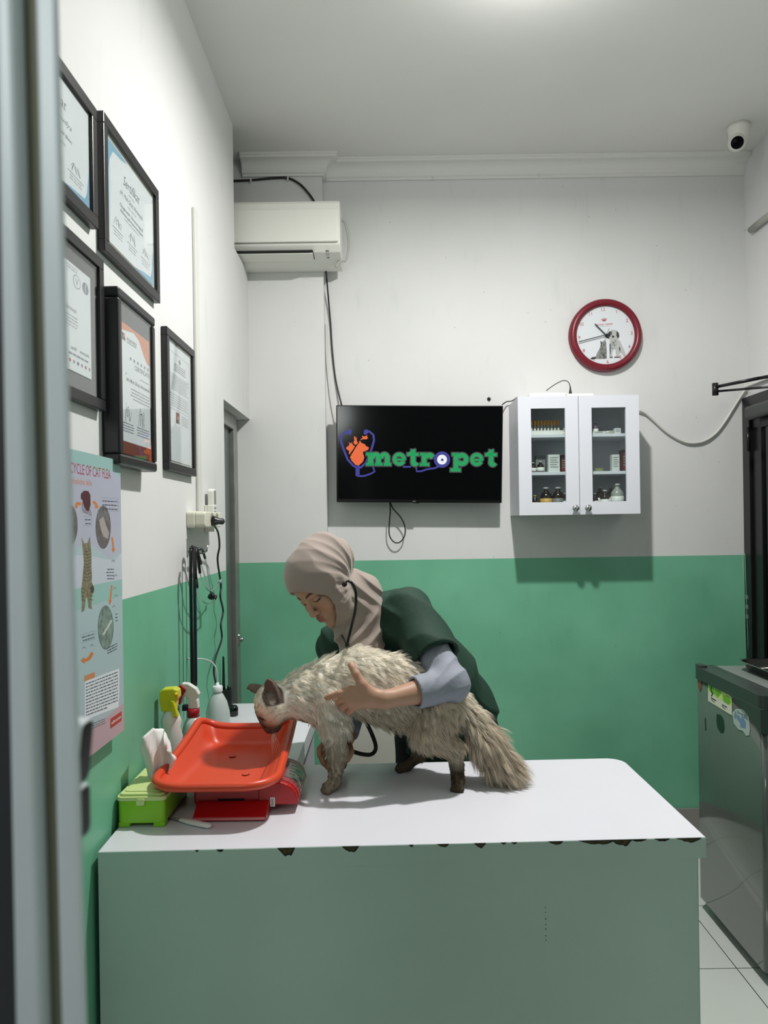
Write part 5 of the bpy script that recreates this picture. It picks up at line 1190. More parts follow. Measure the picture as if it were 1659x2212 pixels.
rr = random.Random(2)
for k in range(8): z = q0.z + (q1.z - q0.z) * (0.1 + 0.1 * k); mb.flat([(q0.x + 0.002, z), (q1.x - 0.002 - 0.003 * rr.random(), z), (q1.x - 0.003, z + 0.001), (q0.x + 0.002, z + 0.001)], TB2, M_ink, 1)
mb.build('sticker', M_lab, sc, label='small white printed sticker')
mb = MB(); q0 = P(594, 1690, yb0); mb.text('ICS', q0.x, q0.z, 0.012, TB2, mat('pale_red_print', rgb(220, 150, 140), 0.4), 0, width=0.016); mb.build('lettering', MATS['pale_red_print'], sc)
# --- scoop tray: rounded loft with rolled rim
tx0 = -0.604; tx1 = -0.279; ty0 = by0 - 0.045; ty1 = ty0 + 0.49; tcx = (tx0 + tx1) / 2
zfl = TZ + 0.078; zr = TZ + 0.104
def tring(off, zf_, n=9):
    rn = max(0.012, 0.088 - off); rf = max(0.01, 0.045 - off * 0.4)
    a0, a1, b0, b1 = tx0 + off, tx1 - off, ty0 + off, ty1 - off * 0.7
    base = []
    for (cx2, cy2, s_, rr2) in ((a1 - rf, b1 - rf, 0, rf), (a0 + rf, b1 - rf, 1, rf), (a0 + rn, b0 + rn, 2, rn), (a1 - rn, b0 + rn, 3, rn)):
        arc_ = [(cx2 + rr2 * math.cos((s_ + k / n) * PI / 2), cy2 + rr2 * math.sin((s_ + k / n) * PI / 2)) for k in range(n + 1)]
        if base:
            p, q = base[-1], arc_[0]; base += [(p[0] + (q[0] - p[0]) * k / 10, p[1] + (q[1] - p[1]) * k / 10) for k in range(1, 10)]
        base += arc_
    p, q = base[-1], base[0]; base += [(p[0] + (q[0] - p[0]) * k / 10, p[1] + (q[1] - p[1]) * k / 10) for k in range(1, 10)]
    o_ = []
    for (x, y) in base:
        tpr = (y - ty0) / (ty1 - ty0); x = tcx + 0.004 * tpr + (x - tcx) * (1.0 - 0.08 * tpr); o_.append(Vector((x, y, zf_(x, y))))
    return o_
def rimz(x, y):
    t_ = min(1, max(0, (y - ty0) / (ty1 - ty0))); side = min(1, abs(x - tcx - 0.004 * t_) / ((tx1 - tx0) / 2 * (1 - 0.08 * t_)))
    far = max(0, (t_ - 0.86) / 0.14); far = far * far * (3 - 2 * far)
    return zr + 0.004 * t_ + 0.050 * t_ ** 2.2 - 0.036 * far * (1 - side ** 4)
def mixz(w): return lambda x, y: zfl * (1 - w) + rimz(x, y) * w
rings = [tring(0.105, mixz(-0.05)), tring(0.085, mixz(-0.02)), tring(0.070, mixz(0.0)), tring(0.058, mixz(0.07)), tring(0.048, mixz(0.22)), tring(0.038, mixz(0.45)), tring(0.026, mixz(0.75)), tring(0.012, mixz(1.0))]
mb = loft(rings, caps=(True, False)); rp = tring(0.006, rimz); rp.append(rp[0]); rp.append(rp[1])
mb.tube([p + Vector((0, 0, -0.001)) for p in rp], 0.0115, n=12, cap=False)
o = mb.build('tray', M_tray, sc)
mb = MB(); TF2 = lambda u, v, h: Vector((u, v, zfl + 0.0006 + h * 0.0003))
for (px, py) in ((531, 1672), (502, 1633)):
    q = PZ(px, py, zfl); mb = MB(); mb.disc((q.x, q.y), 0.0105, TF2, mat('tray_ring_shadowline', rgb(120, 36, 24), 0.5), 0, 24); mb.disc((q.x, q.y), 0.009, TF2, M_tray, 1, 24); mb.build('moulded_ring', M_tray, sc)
MB().lathe([(0.05, 0), (0.05, zfl - 0.003 - zh1 - 0.0005)], (tcx, (yb0 + 0.14), zh1 + 0.0002), n=20).build('platform', M_scr, sc)

# --- tissue box
M_lime = mat('lime_green_plastic', rgb(140, 200, 30), 0.35); M_lid = mat('pale_lime_plastic', rgb(208, 222, 150), 0.35)
a0 = PZ(247, 1789, TZ); a1 = PZ(362, 1787, TZ); tb0 = a0.x; tb1 = a1.x - 0.004; ty = a0.y; tl = 0.215; th = 0.066
if tb0 < XL + 0.006: tb0 = XL + 0.006
tis = thing('tissue_box', 'lime green tissue box with a pale lid beside the wall', 'tissue box', ((tb0 + tb1) / 2, ty + tl / 2, TZ))
mb = MB(); mb.rbox((tb0 + 0.003, ty + 0.002, TZ + 0.010), (tb1 - 0.003, ty + tl - 0.002, TZ + th), 0.012, axis=2, smooth=False)
for x in (tb0 + 0.003, tb1 - 0.033):
    for y in (ty + 0.002, ty + tl - 0.03): mb.rbox((x, y, TZ + 0.0005), (x + 0.030, y + 0.028, TZ + 0.0115), 0.006, axis=2)
mb.build('body', M_lime, tis, bevel=0.002)
mb = MB(); mb.rbox((tb0, ty - 0.001, TZ + th), (tb1, ty + tl + 0.001, TZ + th + 0.010), 0.014, axis=2); mb.rbox((tb0 + 0.006, ty + 0.006, TZ + th + 0.010), (tb1 - 0.006, ty + tl - 0.006, TZ + th + 0.016), 0.012, axis=2); mb.rbox((tb0 + 0.014, ty + 0.02, TZ + th + 0.016), (tb1 - 0.014, ty + tl - 0.02, TZ + th + 0.0185), 0.01, axis=2)
mb.build('lid', M_lid, tis, bevel=0.0012)
MB().rbox(((tb0 + tb1) / 2 - 0.010, ty - 0.004, TZ + th - 0.010), ((tb0 + tb1) / 2 + 0.010, ty - 0.0005, TZ + th + 0.006), 0.004, axis=1).build('clasp', M_lid, tis)
# tissue: crumpled sheet pulled out
rr = random.Random(21); nu, nv = 20, 18; vs = []; bxc = Vector(((tb0 + tb1) / 2 + 0.008, ty + 0.105, TZ + th + 0.016))
for j in range(nv):
    v = j / (nv - 1)
    for i in range(nu):
        u = i / (nu - 1); wd = 0.016 + 0.044 * v ** 0.8 if v < 0.75 else 0.016 + 0.044 * 0.79 - 0.05 * (v - 0.75)
        x = (u - 0.5) * 2 * wd; top = 0.136 - 0.035 * abs(u - 0.42) * 2 - 0.02 * (u > 0.8)
        z = top * v; y = 0.020 * math.sin(u * 9 + v * 2.5) * (0.35 + v) + 0.010 * math.sin(u * 21 + v * 7) + 0.02 * v * (u - 0.3)
        vs.append(bxc + Vector((x - 0.004 + 0.012 * v * math.sin(v * 3), y, z)))
fs = [(j * nu + i, j * nu + i + 1, (j + 1) * nu + i + 1, (j + 1) * nu + i) for j in range(nv - 1) for i in range(nu - 1)]
o = MB().add(vs, fs, None, True).build('tissue', mat('white_tissue', rgb(232, 232, 228), 0.9), tis)
sd = o.modifiers.new('thickness', 'SOLIDIFY'); sd.thickness = 0.0008
# --- thermometer
q0 = PZ(388, 1776, TZ); q1 = PZ(455, 1791, TZ); d = (q1 - q0).normalized()
tm = thing('thermometer', 'small white digital thermometer lying beside the tissue box', 'thermometer', (q0 + q1) / 2)
zz = Vector((0, 0, 0.007)); ptsT = [q0 + d * 0.0 + zz, q0 + d * 0.006 + zz, q0 + d * 0.03 + zz, q0 + d * 0.06 + zz, q1 - d * 0.006 + zz, q1 + zz]
MB().tube(ptsT, [0.005, 0.007, 0.0095, 0.010, 0.009, 0.004], flat=0.62, n=14).build('body', mat('white_gloss_plastic', rgb(226, 222, 220), 0.3), tm)
MB().tube([q0 - d * 0.045 + zz * 0.5, q0 + zz], [0.002, 0.004]).build('tip', mat('grey_tip', rgb(110, 110, 106), 0.3), tm)
# --- spray bottles and wash bottle
M_wht = mat('white_bottle_plastic', rgb(222, 222, 218), 0.35); M_yel = mat('yellow_translucent_plastic', rgb(214, 214, 24), 0.3, trans=0.15); M_redp = mat('dark_red_trigger', rgb(160, 20, 36), 0.35); M_trl = mat('translucent_bottle', rgb(202, 214, 210), 0.3, trans=0.2)
Yb = 2.18
def at(px, Y): return P(px, 1500, Y).x
sp = thing('spray_bottle', 'white spray bottle with a bright yellow trigger head', 'spray bottle', (at(369, Yb), Yb, TZ))
bxx = at(369, Yb); zn = P(369, 1535, Yb).z
MB().lathe([(0.030, 0), (0.034, 0.006), (0.034, (zn - TZ) * 0.35), (0.028, (zn - TZ) * 0.50), (0.033, (zn - TZ) * 0.62), (0.026, (zn - TZ) * 0.75), (0.030, (zn - TZ) * 0.85), (0.019, (zn - TZ) * 1.0)], (bxx, Yb, TZ + 0.001), n=24).build('bottle', M_wht, sp)
zt_ = P(369, 1484, Yb).z
mb = MB(); mb.prism([(bxx - 0.025, zn), (bxx + 0.016, zn), (bxx + 0.020, zn + 0.03), (bxx + 0.027, zn + 0.042), (bxx + 0.026, zt_ - 0.006), (bxx + 0.012, zt_), (bxx - 0.020, zt_ - 0.002), (bxx - 0.030, zt_ - 0.012), (bxx - 0.030, zt_ - 0.035)], 0, 2, 1, Yb - 0.018, Yb + 0.018); mb.build('trigger_head', M_yel, sp, bevel=0.005)
mb = MB(); mb.prism([(bxx + 0.006, zn + 0.036), (bxx + 0.016, zn + 0.034), (bxx + 0.028, zn - 0.012), (bxx + 0.014, zn - 0.014), (bxx + 0.008, zn + 0.01)], 0, 2, 1, Yb - 0.028, Yb - 0.010); mb.build('trigger', M_yel, sp, bevel=0.003)
MB().lathe([(0.006, 0), (0.006, 0.006)], (bxx + 0.020, Yb - 0.0185, zt_ - 0.018), (0.4, -1, 0), n=12).build('nozzle', mat('yellow_nozzle', rgb(226, 190, 30), 0.3), sp)
Y2 = 2.30; b2 = at(417, Y2); zc2 = P(417, 1545, Y2).z; zt2 = P(417, 1478, Y2).z
sp2 = thing('spray_bottle', 'clear spray bottle with a white and dark red trigger head', 'spray bottle', (b2, Y2, TZ))
MB().lathe([(0.036, 0), (0.040, 0.006), (0.040, (zc2 - TZ) * 0.55), (0.030, (zc2 - TZ) * 0.82), (0.018, (zc2 - TZ) * 0.98)], (b2, Y2, TZ + 0.001), n=24).build('bottle', M_trl, sp2)
MB().lathe([(0.0195, 0), (0.0195, 0.024), (0.016, 0.026)], (b2, Y2, zc2 - 0.004), n=24).build('collar', M_redp, sp2)
mb = MB(); z = zc2 + 0.0225
mb.prism([(b2 - 0.014, z), (b2 + 0.018, z), (b2 + 0.017, z + 0.022), (b2 + 0.013, z + 0.034), (b2 + 0.022, z + 0.044), (b2 + 0.012, zt2 - 0.012), (b2 - 0.012, zt2 + 0.004), (b2 - 0.032, zt2 + 0.006), (b2 - 0.036, zt2 - 0.004), (b2 - 0.02, zt2 - 0.018), (b2 - 0.030, z + 0.042), (b2 - 0.012, z + 0.030)], 0, 2, 1, Y2 - 0.012, Y2 + 0.012); mb.build('trigger_head', M_wht, sp2, bevel=0.003)
mb = MB(); mb.prism([(b2 - 0.048, zt2 - 0.008), (b2 - 0.034, zt2 + 0.002), (b2 - 0.018, zt2 - 0.012), (b2 - 0.028, zt2 - 0.030), (b2 - 0.036, zt2 - 0.06), (b2 - 0.044, zt2 - 0.055), (b2 - 0.040, zt2 - 0.03)], 0, 2, 1, Y2 - 0.018, Y2 + 0.006); mb.build('trigger', M_redp, sp2, bevel=0.002)
mb = MB(); mb.box((b2 - 0.030, Y2 - 0.02, zc2 + 0.018), (b2 - 0.015, Y2, zc2 + 0.036)); mb.build('lock_tab', M_navyt, sp2, bevel=0.002)
Y3 = 2.55; b3 = at(470, Y3); zs = P(470, 1497, Y3).z
wb = thing('wash_bottle', 'translucent squeeze wash bottle with a bent tube', 'bottle', (b3, Y3, TZ))
H3 = zs - TZ
MB().lathe([(0.038, 0), (0.0415, 0.006), (0.0415, H3 * 0.45), (0.040, H3 * 0.62), (0.032, H3 * 0.82), (0.019, H3 * 0.97), (0.0145, H3 * 1.0), (0.0145, H3 + 0.006)], (b3, Y3, TZ + 0.001), n=28).build('bottle', M_trl, wb)
MB().lathe([(0.0165, 0), (0.0175, 0.003), (0.0175, 0.019), (0.014, 0.021), (0.006, 0.023), (0.005, 0.032)], (b3, Y3, zs + 0.0045), n=24).build('cap', mat('milky_cap', rgb(222, 228, 226), 0.4), wb)
pp = [Vector((b3, Y3, zs + 0.03)), P(468, 1452, Y3), P(465, 1440, Y3), P(455, 1429, Y3), P(440, 1424, Y3 - 0.01), P(425, 1423, Y3 - 0.02), P(405, 1423, Y3 - 0.03)]
MB().tube(catmull(pp), 0.0028).build('nozzle_tube', M_trl, wb)
# green brush back (oval) by the wall
q = P(344, 1548, 2.30); mb = MB(); mb.ball((0, 0, 0), (0.013, 0.006, 0.075), n=20); mb.tube([(0, 0, -0.06), (0.004, 0, TZ - q.z + 0.002)], 0.006)
mb.v = [tuple(Vector(v) + Vector((max(q.x, XL + 0.02), q.y, q.z))) for v in mb.v]
tag(mb.build('grooming_brush', mat('sage_green_plastic', rgb(80, 130, 96), 0.4)), 'long oval green brush standing against the wall left of the spray bottles', 'brush')
# walkie talkie
Y4 = 3.0; b4 = P(490, 1500, Y4).x; wt = thing('walkie_talkie', 'black handheld radio with a long antenna beside the doorway', 'radio', (b4, Y4, TZ))
ztb = P(490, 1478, Y4).z; zta = P(485, 1417, Y4).z
MB().box((b4 - 0.024, Y4 - 0.016, TZ + 0.001), (b4 + 0.022, Y4 + 0.016, ztb - 0.02)).build('body', M_black, wt, bevel=0.005)
MB().lathe([(0.0065, 0), (0.006, 0.02), (0.004, zta - ztb + 0.015), (0.003, zta - ztb + 0.02)], (b4 - 0.012, Y4, ztb - 0.0205), n=10).build('antenna', M_black, wt)
MB().lathe([(0.008, 0), (0.008, 0.014)], (b4 + 0.010, Y4, ztb - 0.0205), n=12).build('knob', M_black, wt)
Y5 = 2.9; q = P(505, 1552, Y5); tag(MB().lathe([(0.016, 0), (0.018, 0.004), (0.018, max(0.03, q.z - TZ)), (0.012, max(0.04, q.z - TZ + 0.01))], (q.x, Y5, TZ + 0.001), n=18).build('jar', M_darkglass, smooth=True), 'small dark glossy jar behind the scale beside the doorway', 'jar')

# ================================================================== cat
CAT_Y = 2.13
cat_root_loc = P(820, 1690, 2.1); cat_root_loc.z = TZ
cat = thing('cat', 'fluffy cream long-haired cat with brown ears, face and paws standing on the table', 'cat', cat_root_loc)
def p3(px, py, Y): return tuple(P(px, py, Y))
CB = [  # fur bones: name, a, b, ra, rb, flow target point, fur length, colour key
 ('neck',  p3(610, 1515, 2.11), p3(665, 1494, 2.12), 0.050, 0.062, 0.028, 'cream'),
 ('chest', p3(665, 1500, 2.12), p3(715, 1484, 2.13), 0.062, 0.076, 0.034, 'cream'),
 ('rib',   p3(715, 1484, 2.13), p3(775, 1468, 2.135), 0.074, 0.082, 0.034, 'cream'),
 ('rib2',  p3(775, 1468, 2.135), p3(860, 1482, 2.14), 0.082, 0.083, 0.034, 'cream'),
 ('loin',  p3(860, 1482, 2.14), p3(930, 1507, 2.14), 0.083, 0.078, 0.034, 'cream2'),
 ('rump',  p3(930, 1507, 2.14), p3(975, 1530, 2.14), 0.078, 0.060, 0.032, 'cream2'),
 ('belly', p3(800, 1500, 2.14), p3(905, 1540, 2.15), 0.070, 0.062, 0.032, 'tan'),
 ('bib',   p3(650, 1525, 2.11), p3(712, 1540, 2.12), 0.038, 0.048, 0.028, 'cream'),
 ('fsh',   p3(712, 1505, 2.09), p3(722, 1565, 2.075), 0.050, 0.042, 0.028, 'cream'),
 ('farm',  p3(722, 1565, 2.075), p3(730, 1630, 2.065), 0.038, 0.023, 0.024, 'taupe'),
 ('fpast', p3(730, 1630, 2.065), p3(722, 1690, 2.060), 0.022, 0.0175, 0.010, 'taupe2'),
 ('fsh2',  p3(715, 1510, 2.17), p3(722, 1580, 2.185), 0.040, 0.030, 0.024, 'taupe'),
 ('farm2', p3(722, 1580, 2.185), p3(738, 1650, 2.21), 0.024, 0.016, 0.012, 'taupe'),
 ('hth',   p3(950, 1530, 2.095), p3(930, 1578, 2.085), 0.060, 0.052, 0.036, 'tan'),
 ('hth2',  p3(930, 1578, 2.085), p3(982, 1618, 2.085), 0.047, 0.026, 0.030, 'tan'),
 ('hshk',  p3(982, 1618, 2.085), p3(990, 1685, 2.065), 0.0215, 0.0175, 0.009, 'taupe'),
 ('hth3',  p3(925, 1535, 2.18), p3(912, 1590, 2.20), 0.050, 0.036, 0.028, 'tan'),
 ('hsh3',  p3(912, 1590, 2.20), p3(905, 1632, 2.22), 0.030, 0.018, 0.016, 'tan2'),
 ('hpa3',  p3(905, 1632, 2.22), p3(876, 1660, 2.22), 0.016, 0.013, 0.008, 'brown'),
 ('tail1', p3(985, 1520, 2.14), p3(1015, 1550, 2.13), 0.030, 0.028, 0.050, 'cream2'),
 ('tail2', p3(1015, 1550, 2.13), p3(1048, 1600, 2.11), 0.028, 0.028, 0.066, 'tan'),
 ('tail3', p3(1048, 1600, 2.11), p3(1075, 1640, 2.10), 0.028, 0.025, 0.075, 'tan'),
 ('tail4', p3(1075, 1640, 2.10), p3(1100, 1662, 2.09), 0.025, 0.018, 0.075, 'tan'),
]
# head frame: forward (nose) points down and slightly left, crown to the left
HC = np.array(p3(588, 1518, 2.105))
hf = Vector((-0.22, -0.12, -0.96)).normalized()           # nose direction
hu = Vector((-0.97, -0.05, 0.16)); hu = (hu - hf * hu.dot(hf)).normalized()  # crown direction
hl = hu.cross(hf).normalized()                             # ear-to-ear
if hl.y > 0: hl = -hl                                      # hl points to the viewer side
HR = np.array([list(hl), list(hf), list(hu)]).T            # columns: side, forward, up
def hp(s_, f_, u_): return tuple(HC + HR @ np.array((s_, f_, u_)))
def cat_head(Pt):
    d = ell_d(Pt, HC, (0.051, 0.056, 0.049), HR)
    d = smin(d, ell_d(Pt, hp(0, 0.040, -0.010), (0.033, 0.036, 0.031), HR), 0.022)
    for s_ in (1, -1):
        d = smin(d, ell_d(Pt, hp(0.026 * s_, 0.020, -0.020), (0.026, 0.032, 0.026), HR), 0.018)
        d = smin(d, ell_d(Pt, hp(0.0115 * s_, 0.070, -0.018), (0.0125, 0.0125, 0.0115), HR), 0.009)
        d = smax(d, -ell_d(Pt, hp(0.024 * s_, 0.043, 0.016), (0.010, 0.010, 0.008), HR), 0.008)
        d = smin(d, ell_d(Pt, hp(0.022 * s_, 0.041, 0.0125), (0.0105, 0.0105, 0.0095), HR), 0.003)
    d = smin(d, seg_d(Pt, hp(0, 0.030, 0.022), hp(0, 0.074, -0.004), 0.014, 0.0085), 0.014)   # nose bridge
    d = smin(d, ell_d(Pt, hp(0, 0.062, -0.030), (0.014, 0.014, 0.010), HR), 0.008)             # chin
    d = smin(d, ell_d(Pt, hp(0, 0.081, -0.006), (0.0062, 0.0050, 0.0045), HR), 0.003)
    return d
EARS = {1: (p3(590, 1506, 2.068), p3(581, 1466, 2.058), (-0.35, -0.9, -0.1)), -1: (p3(566, 1496, 2.142), p3(536, 1483, 2.158), (-0.3, -0.25, -0.9))}
def ear_axes(s_):
    base, tip, op = EARS[s_]; base = np.array(base); tip = np.array(tip); ax = tip - base; L_ = np.linalg.norm(ax); ax = ax / L_
    fr = Vector(op); fr = (fr - Vector(ax) * fr.dot(Vector(ax))).normalized(); return base, tip, ax, L_, fr
def ear_d(Pt, s_):
    base, tip, ax, L_, fr = ear_axes(s_); sd_ = Vector(ax).cross(fr).normalized()
    q = Pt - base; t = q @ ax; u = q @ np.array(sd_); v = q @ np.array(fr)
    tt = np.clip(t / L_, -0.4, 1)
    wd = 0.0215 * np.sqrt(np.clip(1 - np.clip(tt, 0, 1) ** 1.7, 0.0, 1)) + 0.0025
    outer = np.sqrt((u / wd) ** 2 + (v / (wd * 0.75 + 0.002)) ** 2) - 1; outer = outer * wd * 0.75
    outer = np.maximum(outer, t - L_); outer = np.maximum(outer, -t - 0.012)
    wi = np.maximum(wd - 0.0045, 0.0008); inner = (np.sqrt((u / wi) ** 2 + ((v - 0.009) / (wi * 0.80)) ** 2) - 1) * wi * 0.75
    return np.maximum(outer, -inner) * 0.8
def cat_sdf(Pt):
    fl = (1, 1.12, 1)
    d = None
    for (nm, a, b, ra, rb, L_, c_) in CB:
        e = seg_d(Pt, a, b, ra, rb, fl if nm in ('rib', 'rib2', 'loin', 'rump', 'chest') else None)
        d = e if d is None else smin(d, e, 0.014 if nm.startswith(('f', 'h', 'tail')) else 0.02)
    # paws
    for (a, b, r1, r2) in ((p3(722, 1692, 2.062), p3(708, 1698, 2.048), 0.017, 0.0165), (p3(990, 1686, 2.066), p3(988, 1697, 2.048), 0.0175, 0.017), (p3(876, 1660, 2.22), p3(866, 1663, 2.215), 0.015, 0.015)):
        a = np.array(a); b = np.array(b); a[2] = max(a[2], TZ + r1 * 0.92); b[2] = TZ + r2 * 0.85
        d = smin(d, seg_d(Pt, a, b, r1, r2), 0.008)
        dirv = (b - a); dirv[2] = 0; dirv /= np.linalg.norm(dirv) + 1e-9; sv = np.array((-dirv[1], dirv[0], 0))
        for k in (-1.5, -0.5, 0.5, 1.5):
            c_ = b + sv * k * 0.0082 + dirv * (0.010 - abs(k) * 0.002); c_[2] = TZ + 0.0075
            d = smin(d, ell_d(Pt, c_, (0.0068, 0.0085, 0.0078)), 0.0035)
    d = smin(d, cat_head(Pt), 0.018)
    d = np.minimum(d, smin(ear_d(Pt, 1), ear_d(Pt, -1), 0.001))
    return np.maximum(d, (TZ + 0.0005) - Pt[:, 2])
lo = P(535, 1740, 2.05); hi_ = P(1125, 1370, 2.2)
cv, cq = polygonize(cat_sdf, (lo.x - 0.03, 1.99, TZ - 0.004), (hi_.x + 0.02, 2.29, P(750, 1375, 2.13).z), 0.0031)
# high-resolution head patch replaces coarse head
COL = {'cream': (0.97, 0.93, 0.84), 'cream2': (0.92, 0.86, 0.75), 'tan': (0.74, 0.65, 0.53), 'tan2': (0.26, 0.21, 0.15), 'taupe': (0.60, 0.54, 0.44), 'taupe2': (0.38, 0.31, 0.23), 'brown': (0.085, 0.060, 0.040)}
def cat_fields(Pt):
    """colour, fur length, flow direction from the nearest bones (soft blend)"""
    W = None; C = np.zeros((len(Pt), 3)); Ln = np.zeros(len(Pt)); Fl = np.zeros((len(Pt), 3)); tot = np.zeros(len(Pt))
    for (nm, a, b, ra, rb, L_, c_) in CB:
        d = seg_d(Pt, a, b, ra, rb); w_ = np.exp(-np.clip(d, -0.02, 1) / 0.008); dr = np.array(b) - np.array(a); dr = dr / np.linalg.norm(dr)
        if not nm.startswith(('tail', 'f', 'h')): dr = dr + np.array((0.1, 0, -0.75))
        elif nm in ('hth', 'hth3', 'fsh', 'fsh2'): dr = np.array((0.35, -0.1, -0.9))
        C += w_[:, None] * np.array(COL[c_]); Ln += w_ * L_; Fl += w_[:, None] * dr; tot += w_
    C /= tot[:, None]; Ln /= tot; Fl /= np.linalg.norm(Fl, axis=1)[:, None] + 1e-9
    # head
    q = (Pt - HC) @ HR; s_, f_, u_ = q[:, 0], q[:, 1], q[:, 2]
    hd = ell_d(Pt, HC, (0.058, 0.070, 0.052), HR); wh = np.clip(1 - (hd + 0.000) / 0.020, 0, 1); wh = wh * (np.abs(s_) < 0.085)
    wh = np.maximum(wh, ((f_ > 0.02) & (np.sqrt((q ** 2).sum(1)) < 0.12)) * 1.0)
    face = np.clip((f_ - 0.012) / 0.045, 0, 1); mask = np.clip(1 - np.abs(s_) / 0.044, 0, 1) * face
    hc = np.array((0.90, 0.85, 0.74)) * (1 - face)[:, None] + np.array((0.44, 0.36, 0.26)) * face[:, None]
    mask = np.clip(mask * 1.6 + np.clip((f_ - 0.055) / 0.02, 0, 1) * 0.5, 0, 1)
    hc = hc * (1 - mask[:, None]) + np.array((0.10, 0.072, 0.052)) * mask[:, None]
    # eye line + nose leather
    for sg in (1, -1):
        de = np.sqrt(((s_ - 0.026 * sg) / 0.010) ** 2 + ((f_ - 0.045) / 0.0035) ** 2); e = np.clip(1.6 - de, 0, 1) * (u_ > 0.002)
        hc = hc * (1 - e[:, None]) + np.array((0.02, 0.014, 0.012)) * e[:, None]
    dn = np.sqrt((s_ / 0.007) ** 2 + ((f_ - 0.083) / 0.006) ** 2 + ((u_ + 0.006) / 0.006) ** 2); e = np.clip(1.5 - dn, 0, 1); hc = hc * (1 - e[:, None]) + np.array((0.018, 0.012, 0.014)) * e[:, None]
    C = C * (1 - wh[:, None]) + hc * wh[:, None]
    hl_ = np.clip(0.016 - 0.012 * np.clip((f_ + 0.01) / 0.05, 0, 1), 0.0035, 0.016)
    Ln = Ln * (1 - wh) + hl_ * wh
    away = -np.array(hf) * 0.85 + np.array((0.35, 0, 0.05)); away /= np.linalg.norm(away)
    Fl = Fl * (1 - wh[:, None]) + away * wh[:, None]
    # ears
    for sg in (1, -1):
        e0_ = ear_d(Pt, sg); Ln[e0_ < 0.009] = 0.004; e = e0_ < 0.0042; ew = np.clip((0.0062 - e0_) / 0.003, 0, 1)[:, None]; C = C * (1 - ew) + np.array((0.125, 0.093, 0.080)) * ew; Ln[e] = 0.0035; base_, tip_, ax, le_, fr_e = ear_axes(sg); Fl[e] = ax
        inn = e & (ear_d(Pt, sg) > -0.0005) & (((Pt - base_) @ np.array(fr_e)) > -0.004); C[inn] = (0.16, 0.115, 0.10)
    for sg in (1, -1):
        base_, tip_, ax, le_, fr_e = ear_axes(sg); t_ = (Pt - base_) @ ax / le_; dd_ = np.linalg.norm(Pt - base_ - np.outer(np.clip(t_, 0, 1) * le_, ax), axis=1)
        ew = (np.clip((0.027 - dd_) / 0.006, 0, 1) * np.clip((t_ + 0.25) / 0.2, 0, 1))[:, None] * 0.92; C = C * (1 - ew) + np.array((0.175, 0.13, 0.105)) * ew; Ln[ew[:, 0] > 0.5] = 0.004
    # paws short
    low = np.clip((TZ + 0.045 - Pt[:, 2]) / 0.03, 0, 1); Ln = Ln * (1 - low) + 0.005 * low
    hind = (Pt[:, 0] > P(930, 1600, 2.07).x) & (Pt[:, 0] < P(1030, 1600, 2.07).x) & (Pt[:, 1] < 2.12)
    k = np.clip((TZ + 0.085 - Pt[:, 2]) / 0.035, 0, 1) * hind; C = C * (1 - k[:, None]) + np.array((0.080, 0.056, 0.036)) * k[:, None]
    fr_ = (Pt[:, 0] < P(770, 1600, 2.07).x); k = np.clip((TZ + 0.07 - Pt[:, 2]) / 0.06, 0, 1) * fr_ * 0.6; C = C * (1 - k[:, None]) + np.array((0.16, 0.115, 0.08)) * k[:, None]
    return C, Ln, Fl
cC, cL, cF = cat_fields(cv)
M_catskin = attr_mat('cat_coat', 0.8)
body = mesh_obj('body', cv, cq, M_catskin, cat, colors=cC * 0.95)

# fur strands -------------------------------------------------------
def tri_area(v, q):
    a = v[q[:, 0]]; b = v[q[:, 1]]; c = v[q[:, 2]]; d = v[q[:, 3]]; return 0.5 * np.linalg.norm(np.cross(c - a, d - b), axis=1)
rs = np.random.RandomState(4)
ar = tri_area(cv, cq); fc = cv[cq].mean(1); C0, L0, F0 = cat_fields(fc)
dens = ar * (0.55 + 0.9 * (L0 < 0.012) + 0.6 * (L0 > 0.04)); dens /= dens.sum()
NS = 95000
pick = rs.choice(len(cq), NS, p=dens); w4 = rs.dirichlet((1, 1, 1, 1), NS)
root = (cv[cq[pick]] * w4[:, :, None]).sum(1)
eps = 0.002; base_d = cat_sdf(root.astype(np.float32))
nrm = np.stack([cat_sdf((root + np.eye(3)[i] * eps).astype(np.float32)) - base_d for i in range(3)], 1); nrm /= np.linalg.norm(nrm, axis=1)[:, None] + 1e-9
fc_, fl_, ff_ = cat_fields(root)
L_ = fl_ * (0.65 + 0.6 * rs.rand(NS))
fd = ff_ - nrm * (ff_ * nrm).sum(1)[:, None]; fd /= np.linalg.norm(fd, axis=1)[:, None] + 1e-9
# clumping
NC = 5200; ci = rs.choice(NS, NC, replace=False); kd = kdtree.KDTree(NC)
for i, c_ in enumerate(ci): kd.insert(Vector(root[c_]), i)
kd.balance(); near = np.array([kd.find(Vector(r_))[1] for r_ in root])
jit_c = rs.randn(NC, 3) * 0.36
dirc = fd + jit_c[near] * 0.8; 
g = np.array((0, 0, -1.0))
tailf = np.clip((L_ - 0.036) / 0.02, 0, 1)
lift = ((0.36 + 0.16 * rs.rand(NS)) * np.clip(L_ / 0.014, 0.45, 1) + 0.35 * tailf)[:, None]
d0 = nrm * lift * 1.15 + dirc * 0.85 + rs.randn(NS, 3) * 0.08; d0 /= np.linalg.norm(d0, axis=1)[:, None]
d1_ = dirc * 0.8 + fd * 0.5 + g * (0.18 + 0.55 * tailf[:, None]); d1_ /= np.linalg.norm(d1_, axis=1)[:, None]
K = 5; ts_ = np.linspace(0, 1, K); pts = np.zeros((NS, K, 3))
for k, t_ in enumerate(ts_):
    pts[:, k] = root - nrm * 0.001 + L_[:, None] * (d0 * (t_ - 0.45 * t_ * t_) + d1_ * 0.5 * t_ * t_)
